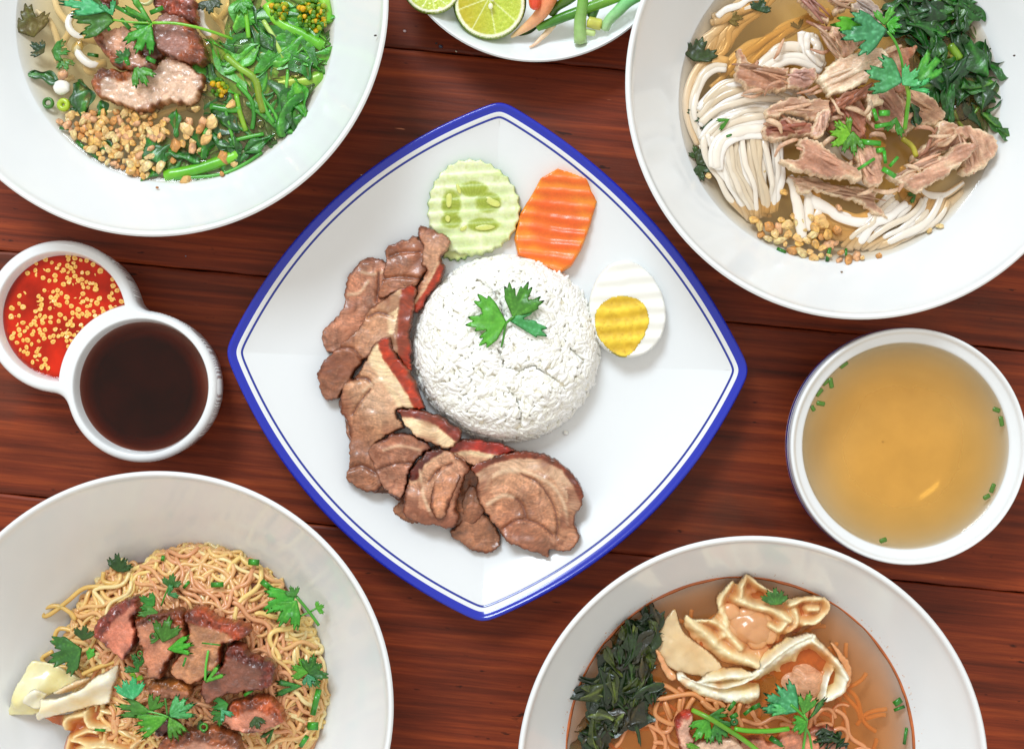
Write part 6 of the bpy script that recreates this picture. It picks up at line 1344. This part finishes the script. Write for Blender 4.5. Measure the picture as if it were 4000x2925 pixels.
regD = [(1010, 250), (1130, 260), (1060, 480), (1050, 700), (980, 900), (1060, 1050), (900, 1200), (880, 1350), (700, 1400), (560, 1500), (400, 1640), (350, 1500), (440, 1200), (400, 1100), (480, 850), (560, 680), (700, 520), (900, 380)]; regD = [(x + 45 if x < 700 else x, y) for x, y in regD]
greens('', '', 'R', regD, 90, .0392, rs, (70, 150), (22, 42), PX, parent=gD, amp=.6)
greens('', '', 'R', regD, 34, .0362, rs, (110, 190), (34, 60), PX[:2], parent=gD, amp=.35)
for (p, a, L, w_, z, ci) in [((820, 740), 70, 330, 90, .0385, 0), ((1030, 1040), 85, 260, 60, .0380, 0), ((640, 760), 60, 280, 40, .0392, 2), ((890, 1060), 110, 330, 44, .0395, 2), ((480, 1080), 20, 280, 50, .0380, 2), ((540, 1300), 10, 240, 50, .0385, 2), ((470, 1450), 100, 220, 44, .038, 2), ((860, 1370), 62, 420, 16, .0385, 0), ((760, 480), 60, 180, 40, .039, 2), ((1070, 380), 60, 130, 34, .0392, 2)]:
    q = fp('R', [p])[0]; c1, c2 = PX[ci]; wilt('leaf', q[0], q[1], a, L * .42, w_ * .5, z + .002, rs.randrange(9999), gD, c1=c1, c2=c2, amp=.7)
nD = thing('noodle_heap', 'orange tan egg noodles showing between wonton and pork', 'noodles', W(2700, 2800, .03))
for pts, z in [([(1080, 975), (1200, 1000), (1340, 1085)], .0372), ([(1070, 1140), (1200, 1120), (1350, 1090), (1490, 1085), (1600, 1170), (1690, 1255)], .0380), ([(1110, 1150), (1080, 1290), (1190, 1370), (1290, 1400)], .0372), ([(1180, 1160), (1250, 1330)], .0368), ([(1600, 1130), (1700, 1150), (1790, 1210), (1770, 1275), (1690, 1262)], .0385), ([(1340, 1130), (1330, 1230), (1350, 1300)], .0372), ([(1480, 1120), (1420, 1220), (1400, 1300)], .0375), ([(1560, 1150), (1640, 1230), (1720, 1240), (1700, 1160)], .0388), ([(1900, 1200), (1850, 1300), (1900, 1380)], .039), ([(1960, 1180), (1930, 1300), (1980, 1420)], .039), ([(1860, 1180), (1820, 1260), (1760, 1300)], .0385)]:
    rope('noodle', 'R', pts, z, 26, M['noodle'], nD, col=(214, 146, 90))
r3 = np.random.RandomState(33); rgn = fp('V', [(700, 1150), (1200, 1130), (1500, 1300), (1600, 1600), (1500, 1800), (600, 1800), (500, 1500)]); rg2 = fp('R', [(950, 1300), (1300, 1200), (1500, 1400), (1500, 1750), (700, 1750)])
for i in range(46):
    rg = rgn if i % 3 else rg2
    p = rand_in(rs, rg); a = r3.uniform(0, 6.28); k = r3.normal(0, .35); P = [p]
    ph = r3.uniform(0, 6)
    for j in range(12): a += k * .4 + .34 * math.sin(ph + j * .7); P.append(P[-1] + 18 * np.array([math.cos(a), math.sin(a)]))
    P = np.array(P); tube('noodle', np.column_stack([P, np.full(len(P), .0345 + r3.uniform(0, .0025))]), 9, M['noodle'], nD, seg=7, sub=3, col=(216, 146, 96))
for i in range(60):
    a0 = r3.uniform(0, 6.28); q0 = 560 * math.sqrt(r3.uniform()); p = np.array([2890 + q0 * math.cos(a0), 2938 + q0 * math.sin(a0)])
    if p[1] > 3050: continue
    a = r3.uniform(0, 6.28); k = r3.normal(0, .16); P = [p]
    for j in range(16):
        a += k * .3 + .24 * math.sin(a0 + j * .6); q = P[-1] + 20 * np.array([math.cos(a), math.sin(a)])
        if np.hypot(*(q - np.array([2890, 2938]))) > 600: break
        P.append(q)
    if len(P) < 5: continue
    P = np.array(P); tube('noodle', np.column_stack([P, np.full(len(P), r3.uniform(.0285, .0335))]), 9, M['noodle'], nD, seg=6, sub=3, col=(244, 206, 156))
w1 = thing('wonton', 'upper wonton with pink meat lump and frilly skin edges', 'wonton', W(2930, 2420, .035))
V, F, T = ball_geo(W(*fp(D_, [(1058, 415)])[0], .0355), (.0115, .0090, .0058), 40, 24, .18, 5, (214, 156, 106)); mesh_obj('meat_filling', V, F, M['skin'], w1, T)
for (cx_, cy_, r_2) in [(965, 350, .0042), (990, 430, .004), (1100, 390, .0046), (1130, 450, .004), (1040, 370, .0048), (1080, 470, .0045)]:
    V, F, T = ball_geo(W(*fp(D_, [(cx_, cy_)])[0], .0366), (r_2 * 1.25, r_2 * 1.1, .0026), 16, 10, .12, int(cx_), (222, 164, 112)); mesh_obj('filling_lump', V, F, M['skin'], w1, T)
sk = dict(base=(236, 184, 122), tip=(248, 216, 164), stain=(204, 112, 50), st=.8)
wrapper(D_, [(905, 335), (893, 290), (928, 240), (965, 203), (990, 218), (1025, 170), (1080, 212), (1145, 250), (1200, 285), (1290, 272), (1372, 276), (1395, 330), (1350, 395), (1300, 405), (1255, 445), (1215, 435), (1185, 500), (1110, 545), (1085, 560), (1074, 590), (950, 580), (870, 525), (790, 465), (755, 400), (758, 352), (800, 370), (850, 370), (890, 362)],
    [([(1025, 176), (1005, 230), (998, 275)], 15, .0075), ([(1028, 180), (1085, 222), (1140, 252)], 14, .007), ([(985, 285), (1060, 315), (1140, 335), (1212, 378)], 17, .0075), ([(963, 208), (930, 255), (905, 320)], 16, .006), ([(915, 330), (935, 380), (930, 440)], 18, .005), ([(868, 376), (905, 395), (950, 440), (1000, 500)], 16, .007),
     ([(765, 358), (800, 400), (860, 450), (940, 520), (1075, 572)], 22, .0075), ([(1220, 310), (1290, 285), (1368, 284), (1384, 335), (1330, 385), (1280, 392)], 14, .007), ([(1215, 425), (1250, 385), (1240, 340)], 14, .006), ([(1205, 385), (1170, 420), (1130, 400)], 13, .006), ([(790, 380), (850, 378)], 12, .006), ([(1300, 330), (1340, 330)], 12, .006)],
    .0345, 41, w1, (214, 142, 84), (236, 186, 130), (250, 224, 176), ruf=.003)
skin('sunken_skin', D_, [(718, 330), (740, 400), (775, 455), (860, 520), (930, 590), (880, 640), (800, 632), (700, 600), (628, 520), (645, 440)], .0345, .001, None, 47, w1, .003, 70, base=(226, 190, 140), tip=(234, 204, 160), stain=(204, 150, 90))
w2 = thing('wonton', 'lower wonton with bright folded white skin band', 'wonton', W(3100, 2660, .036))
V, F, T = ball_geo(W(*fp(D_, [(1282, 655)])[0], .0345), (.0098, .0085, .0062), 40, 24, .34, 8, (224, 164, 124)); mesh_obj('meat_filling', V, F, M['duck'], w2, T)
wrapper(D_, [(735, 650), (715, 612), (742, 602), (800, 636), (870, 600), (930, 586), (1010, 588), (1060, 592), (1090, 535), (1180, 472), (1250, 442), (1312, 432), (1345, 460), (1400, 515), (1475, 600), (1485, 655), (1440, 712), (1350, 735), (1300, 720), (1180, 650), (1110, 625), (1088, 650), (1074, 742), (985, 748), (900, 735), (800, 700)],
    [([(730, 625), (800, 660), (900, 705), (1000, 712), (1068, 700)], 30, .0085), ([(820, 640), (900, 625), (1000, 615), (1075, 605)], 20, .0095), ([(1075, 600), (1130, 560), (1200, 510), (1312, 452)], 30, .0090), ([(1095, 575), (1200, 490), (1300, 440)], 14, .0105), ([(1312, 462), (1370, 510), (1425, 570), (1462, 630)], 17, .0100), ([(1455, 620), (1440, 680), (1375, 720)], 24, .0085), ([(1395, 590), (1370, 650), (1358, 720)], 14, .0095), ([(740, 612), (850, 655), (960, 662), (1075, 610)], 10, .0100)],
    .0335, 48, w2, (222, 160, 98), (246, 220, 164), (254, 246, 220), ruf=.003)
skin('sunken_skin', D_, [(630, 520), (660, 530), (690, 590), (730, 640), (700, 655), (670, 620)], .0378, .001, None, 55, w2, .003, 40, base=(220, 140, 90), tip=(236, 180, 130))
skin('sunken_skin', D_, [(1400, 480), (1450, 520), (1500, 600), (1490, 680), (1430, 730), (1370, 745), (1440, 690), (1480, 640)], .0375, .001, None, 57, w2, .002, 40, base=(216, 146, 90), tip=(226, 160, 110))
GD = 'fried pork pieces in the wonton soup'
fried('pink edged pork piece at left of the long coriander stem', 'R', [(1290, 1420), (1310, 1330), (1370, 1280), (1450, 1265), (1490, 1320), (1470, 1420), (1450, 1500), (1500, 1570), (1420, 1680), (1360, 1700), (1320, 1560)], .0395, .005, [(1300, 1420), (1330, 1310), (1440, 1280)], None, 61, GD, crust=(190, 50, 36), inner=(236, 178, 150), w=18, edge=8, rag=(3, 20))
fried('pale pork slice cut by the bottom edge of picture', 'R', [(1500, 1600), (1640, 1560), (1800, 1540), (1950, 1570), (2000, 1760), (1450, 1760)], .040, .005, None, None, 62, GD, crust=(200, 90, 70), inner=(238, 190, 160), edge=6, rag=(4, 20))
fried('reddish pork slice right of the long coriander stem', 'V', [(240, 1560), (480, 1540), (560, 1600), (700, 1500), (800, 1480), (960, 1520), (1060, 1560), (1000, 1760), (300, 1760)], .0385, .005, None, None, 63, GD, crust=(200, 80, 50), inner=(222, 140, 104), edge=8, rag=(4, 20))
fried('small pink pork piece at the bottom right of soup', 'V', [(900, 1480), (1020, 1440), (1180, 1420), (1300, 1560), (1340, 1760), (1000, 1760)], .0370, .004, None, None, 64, GD, crust=(180, 70, 44), inner=(206, 130, 96), edge=10)
flD = thing('blanched_greens', 'dark green bud cluster at the bottom right of soup', 'greens', W(3250, 2880, .04))
greens('', '', 'V', [(1020, 1500), (1180, 1440), (1290, 1560), (1300, 1740), (1060, 1740)], 12, .042, rs, (40, 80), (12, 22), [((22, 50, 16), (60, 110, 36))], parent=flD)
sD = thing('coriander_sprig', 'fresh coriander sprig with three leaves in the wonton soup', 'coriander', W(3100, 2780, .05))
coriander('leaf', 'V', (850, 1265), (520, 1010), .0490, 'mint', 50, 4, .001, 51, sD); coriander('leaf', 'V', (800, 1230), (470, 1250), .0485, 'mint', 20, 3, .001, 52, sD)
coriander('leaf', 'V', (895, 1300), (960, 1050), .0500, 'bright', 38, 3, .001, 53, sD); coriander('leaf', 'V', (930, 1370), (760, 1420), .0500, 'bright', 62, 4, .001, 54, sD); coriander('leaf', 'V', (945, 1355), (1140, 1095), .0490, 'mid', 10, 1, .001, 55, sD)
rope('stem', 'V', [(760, 1190), (850, 1265), (935, 1350)], .0495, 16, M['stem'], sD, col=(70, 160, 40)); rope('stem', 'V', [(900, 1290), (920, 1340)], .0498, 12, M['stem'], sD, col=(90, 180, 50))
rope('stem', 'V', [(930, 1345), (915, 1480), (885, 1700)], [.0495, .046, .043], 14, M['stem'], sD, col=(80, 170, 40)); rope('stem', 'V', [(925, 1440), (960, 1520), (985, 1700)], [.047, .045, .043], 12, M['stem'], sD, col=(80, 160, 40))
sD2 = thing('coriander_sprig', 'long thick coriander stem crossing pork at the bottom', 'coriander', W(2800, 2840, .05))
rope('stem', 'R', [(1465, 1248), (1620, 1320), (1800, 1430), (1960, 1530), (2120, 1650), (2200, 1740)], [.044, .048, .049, .049, .048, .046], 26, M['stem'], sD2, col=stemcol((90, 150, 20), (130, 190, 50), 2))
rope('stem', 'V', [(185, 1440), (330, 1462), (560, 1462), (745, 1440)], [.049, .0485, .048, .048], 26, M['stem'], sD2, col=(90, 170, 30))
coriander('leaf', 'R', (1640, 1330), (1480, 1560), .0455, 'bright', 46, 3, 0, 56, sD2); coriander('leaf', 'R', (1700, 1370), (1760, 1620), .0458, 'mid', 40, 3, 0, 57, sD2); coriander('leaf', 'R', (1620, 1310), (1860, 1300), .0452, 'mid', 30, 3, 0, 58, sD2); coriander('leaf', 'R', (1720, 1360), (1850, 1500), .0460, 'mid', 50, 3, 0, 59, sD2)
tag(coriander('coriander_leaf', 'V', (610, 165), (600, -30), .0430, 'mid', 85, 5, 0, 60), 'dark coriander leaf lying on the upper wonton', 'coriander')
tag(coriander('coriander_leaf', 'R', (1550, 1640), (1390, 1600), .046, 'lime', 20, 1, 0, 61), 'thin lime coriander tip over the pale pork', 'coriander')
GE = 'scallion pieces in wonton soup'
for (f, p, q, z, r, lab) in [('V', (1830, 1190), (1905, 1140), .0375, 15, 'square scallion piece floating by the right wall'), ('V', (1830, 1250), (1940, 1210), .0368, 8, 'sunken scallion beside the square piece'), ('V', (1935, 1600), (1960, 1430), .0366, 8, 'sunken long scallion at lower right wall'), ('V', (280, 1295), (370, 1225), .0440, 9, 'slanted scallion tube below the white skin'), ('V', (120, 1250), (190, 1160), .0440, 10, 'scallion tube left of the slanted one'), ('V', (370, 1230), (450, 1190), .0450, 12, 'dark scallion under the pale coriander leaf'), ('V', (140, 1330), (215, 1290), .0455, 12, 'round scallion above the long stem'), ('V', (550, 1530), (700, 1630), .0430, 14, 'dark scallion strip at the bottom centre')]:
    chive(lab, f, p, q, z, r * .8, GE, col=(36, 110, 24))
ring('open scallion ring over the long coriander stem', 'V', (180, 1370), 44, .0475, GE, (30, 96, 30), .4)

# ---------------------------------------------------------------- lime and vegetable plate, top
def lime_plate():
    cx, cy, r = .0121, .2295, .0735; z = .030; k = r / .0735
    o = lathe('side_dish', [(.0005, .0075), (.03, .0078), (.045, .0105), (.057, .0165), (.066, .0235), (.0715, .0288), (.0730, .0300), (.0736, .0293), (.0728, .0280), (.062, .0185), (.048, .0085), (.034, .0035), (.033, .0001), (.031, 0), (.030, .003), (.0005, .0035)], cx, cy, M['china'], seg=144, sub=4)
    tag(o, 'small white dish of limes and raw vegetables at top', 'dish')
    def lime(c, rx, ry, z, label, face_tilt, seed, gc):
        q = fp('G', [c])[0]; kx = FR['G'][2]; a, b = rx * kx, ry * kx
        pts = [(q[0] + a * math.cos(t), q[1] + b * math.sin(t)) for t in np.linspace(0, 2 * math.pi, 80, endpoint=False)]
        gcp = fp('G', [gc])[0]
        root = thing('lime_half', label, 'lime', W(q[0], q[1], z - .012))
        def col(x, y, d):
            e = np.hypot((x - q[0]) / a, (y - q[1]) / b)
            th = np.arctan2(y - gcp[1], x - gcp[0]); rr = np.hypot(x - gcp[0], y - gcp[1])
            n = fbm(x * np.cos(th) + y * np.sin(th), th * 90, 7, seed)
            fl = mixc((168, 190, 40), (214, 226, 100), np.clip(n * 1.3 - .1, 0, 1)); fl = mixc(fl, (196, 170, 20), np.clip((gcp[0] - x) / 200 + .2, 0, .7) * (seed % 2))
            seg = np.abs(((th + .26) / (math.pi / 4.6)) % 1 - .5)
            fl = mixc(fl, (232, 238, 170), np.clip((.5 - seg) * -1 + .5 - (1.6 / np.maximum(rr, 3)) * 0, 0, 0))
            mem = np.minimum(np.abs(((th) / (math.pi / 4.5)) % 1), 1 - np.abs(((th) / (math.pi / 4.5)) % 1)) * (math.pi / 4.5) * rr
            fl = mixc(fl, (236, 242, 190), np.clip((3.2 - mem) / 2, 0, 1) * .8)
            c = mixc(fl, (244, 246, 214), np.clip((e - .86) / .03, 0, 1)); c = mixc(c, (120, 150, 20), np.clip((e - .955) / .02, 0, 1))
            return c
        slab('cut_face', pts, z, .0022, 4.5, col, M['veg'], root, zf=face_tilt, er=5, smooth=0, bumps=[(.0003, 9)], under=.001)
        # domed rind below the face
        s = S(z); V = []; F = []; n_, m_ = 48, 9
        for j in range(m_):
            u = j / (m_ - 1) * math.pi / 2
            for i in range(n_):
                t = 2 * math.pi * i / n_; px = q[0] + (a + 3) * math.cos(t) * math.cos(u * .98); py = q[1] + (b + 3) * math.sin(t) * math.cos(u * .98)
                tz = float(np.asarray(face_tilt(np.array([q[0] + a * math.cos(t)]), np.array([q[1] + b * math.sin(t)])))[0])
                V.append(((px - 2000) * s, (1462.5 - py) * s, z + .0012 + tz * math.cos(u) - .0125 * math.sin(u)))
        for j in range(m_ - 1):
            for i in range(n_): F.append((j * n_ + i, (j + 1) * n_ + i, (j + 1) * n_ + (i + 1) % n_, j * n_ + (i + 1) % n_))
        mesh_obj('rind', V, F, M['veg'], root, (128, 160, 30))
        return root
    l1 = lime((385, -115), 235, 225, .0300, 'lime half at left resting on the dish rim', lambda x, y: 0 * x, 2, (380, -60))
    l2 = lime((848, 30), 288, 272, .0280, 'bigger lime half in front showing its cut face', lambda x, y: .004 * (x - 1900) / 140 * 0 + .003 * (30 - y) / 130, 3, (845, -10))
    for (c, a, b) in [((855, 52), 20, 26), ((870, 0), 16, 14)]:
        q = fp('G', [c])[0]; w = W(q[0], q[1], .0325); V, F, T = ball_geo(w, (a * .487 * S(.03), b * .487 * S(.03), .0008), 12, 8, col=(238, 240, 206)); mesh_obj('pip', V, F, M['veg'], l2, T)
    tag(rope('chilli', 'G', [(1200, -80), (1205, -20), (1208, 40), (1200, 84)], [.036, .036, .035, .034], 46, M['veg'], None, col=(236, 84, 50), taper=lambda t: (1 - t ** 5) ** .5 + .05, seg=14), 'tip of a coral red chilli behind the big lime', 'chilli')
    tag(rope('turnip_root', 'G', [(1350, -80), (1310, 20), (1260, 110), (1180, 190), (1090, 255), (1020, 300)], [.033, .032, .030, .027, .025, .0235], 66, M['veg'], None, col=lambda t: (240 - 10 * t, 140 + 60 * t, 92 + 60 * t), taper=lambda t: 1.05 - .9 * t ** 1.5, seg=14), 'long tapering peach coloured root beside the big lime', 'root vegetable')
    tag(rope('long_bean', 'G', [(1960, -60), (1800, 5), (1600, 80), (1440, 140), (1320, 190), (1230, 225)], [.036, .034, .031, .029, .027, .0255], 42, M['stem'], None, col=stemcol((60, 128, 24), (120, 176, 50), 5), taper=lambda t: 1.05 - .35 * t ** 3, seg=12, sub=8), 'glossy long green bean lying across the dish', 'green bean')
    tag(rope('long_bean', 'G', [(1560, -60), (1480, 0), (1380, 60), (1340, 120)], [.034, .032, .028, .026], 40, M['stem'], None, col=(70, 110, 20)), 'dark olive bean behind the glossy long bean', 'green bean')
    q = fp('G', [(1190, 245)])[0]; tag(wilt('greens_leaf', q[0], q[1], -30, 110, 10, .0225, 77, None, c1=(20, 60, 20), c2=(60, 110, 40), amp=.4), 'dark leaf sliver beneath the peach root', 'leaf')
    tag(rope('bean_sprout', 'G', [(1360, 195), (1310, 260), (1250, 320), (1205, 362), (1168, 380)], [.0245, .0235, .023, .0235, .0245], 27, M['veg'], None, col=lambda t: (240, 214 - 20 * t, 176 - 10 * t), taper=lambda t: 1.1 - .85 * t, seg=12), 'cream bean sprout on the bare front of the dish', 'bean sprout')
    st = thing('cut_stalk', 'pale green cut stalk pointing to the dish front', 'vegetable stalk', W(2270, 110, .02))
    rope('stalk', 'G', [(1600, -60), (1590, 60), (1572, 180), (1575, 345)], [.036, .033, .030, .0265], 44, M['stem'], st, col=lambda t: (116 + 50 * t, 180 + 20 * t, 70 + 60 * t), taper=lambda t: .95 + .25 * t, seg=16)
    rope('cut_end', 'G', [(1570, 250), (1640, 262), (1690, 268)], .0275, 26, M['stem'], st, col=(206, 230, 150))
    tag(rope('cut_stalk', 'G', [(2080, -60), (1960, 10), (1880, 90), (1800, 170), (1770, 240)], [.037, .035, .0335, .031, .0285], 46, M['stem'], None, col=lambda t: (110 + 70 * t, 206 + 10 * t, 120 + 40 * t), taper=lambda t: 1.2 - .4 * t, seg=16), 'mint green cut stalk at the right of the dish', 'vegetable stalk')
    tag(rope('cut_stalk', 'G', [(1640, 175), (1690, 190), (1740, 200)], .0295, 46, M['stem'], None, col=lambda t: (206, 206, 90), seg=16), 'short yellowish cut stalk end between two green stalks', 'vegetable stalk')
    tag(rope('cut_stalk', 'G', [(1720, -60), (1700, 40), (1660, 140)], [.033, .031, .029], 40, M['stem'], None, col=(60, 110, 36)), 'dark green stalk lying behind the cut stalks', 'vegetable stalk')
lime_plate()

# ---------------------------------------------------------------- crumbs on the table
for (f, c, r, col, lab) in [('G', (165, 252), 16, (214, 190, 186), 'pale grain of rock sugar on wood between two bowls'), ('G', (455, 375), 22, (60, 64, 84), 'dark grey crumb in the plank seam by the dish'), ('G', (420, 350), 12, (30, 30, 40), 'small black crumb on the seam above the grey one'), ('G', (580, 414), 10, (230, 226, 200), 'tiny white crumb at the end of the seam'), ('H', (1262, 175), 7, (120, 130, 150), 'tiny grey crumb right of the chilli cup'), ('A', (2057, 997), 5, (230, 220, 210), 'tiny white crumb between soup bowl and plate')]:
    q = fp(f, [c])[0]; k = r * FR[f][2] * S(0) * .8; V, F, T = ball_geo(W(q[0], q[1], k * .4), (k, k * .8, k * .5), 9, 6, .35, int(r), col); tag(mesh_obj('crumb', V, F, M['garlic'], None, T), lab, 'crumb')
for (px, py, z, k, col, lab) in [(614, 733, .0345, .0006, (170, 110, 60), 'brown crumb on the white wall under the garlic drift'), (1466, 140, .066, .0005, (60, 50, 44), 'black speck on the right rim of the clear soup bowl'), (3962, 218, .0560, .0005, (70, 60, 54), 'black speck on the wall right of the dark greens'), (3288, 1062, .0370, .00045, (120, 90, 60), 'tiny speck on the wall below the duck soup garlic'), (1238, 1462, .0082, .0006, (120, 60, 30), 'tiny browned meat crumb beside the fan of pork'), (1262, 1700, .0085, .0007, (110, 54, 30), 'browned meat crumb at the outer edge of the fan'), (1530, 2010, .0085, .0012, (190, 130, 80), 'torn tan meat crumb under the lower pork slices'), (2290, 1935, .0090, .0006, (120, 60, 30), 'dark meat crumb right of the biggest pork slice'), (2410, 1180, .0082, .0006, (236, 196, 60), 'yellow yolk crumb beside the boiled egg'), (2210, 1690, .0082, .0012, (250, 250, 244), 'stray rice grain fallen right of the mound')]:
    V, F, T = ball_geo(W(px, py, z), (k * 1.3, k, k * .6), 9, 6, .35, int(px), col); tag(mesh_obj('crumb', V, F, M['garlic'], None, T), lab, 'crumb')
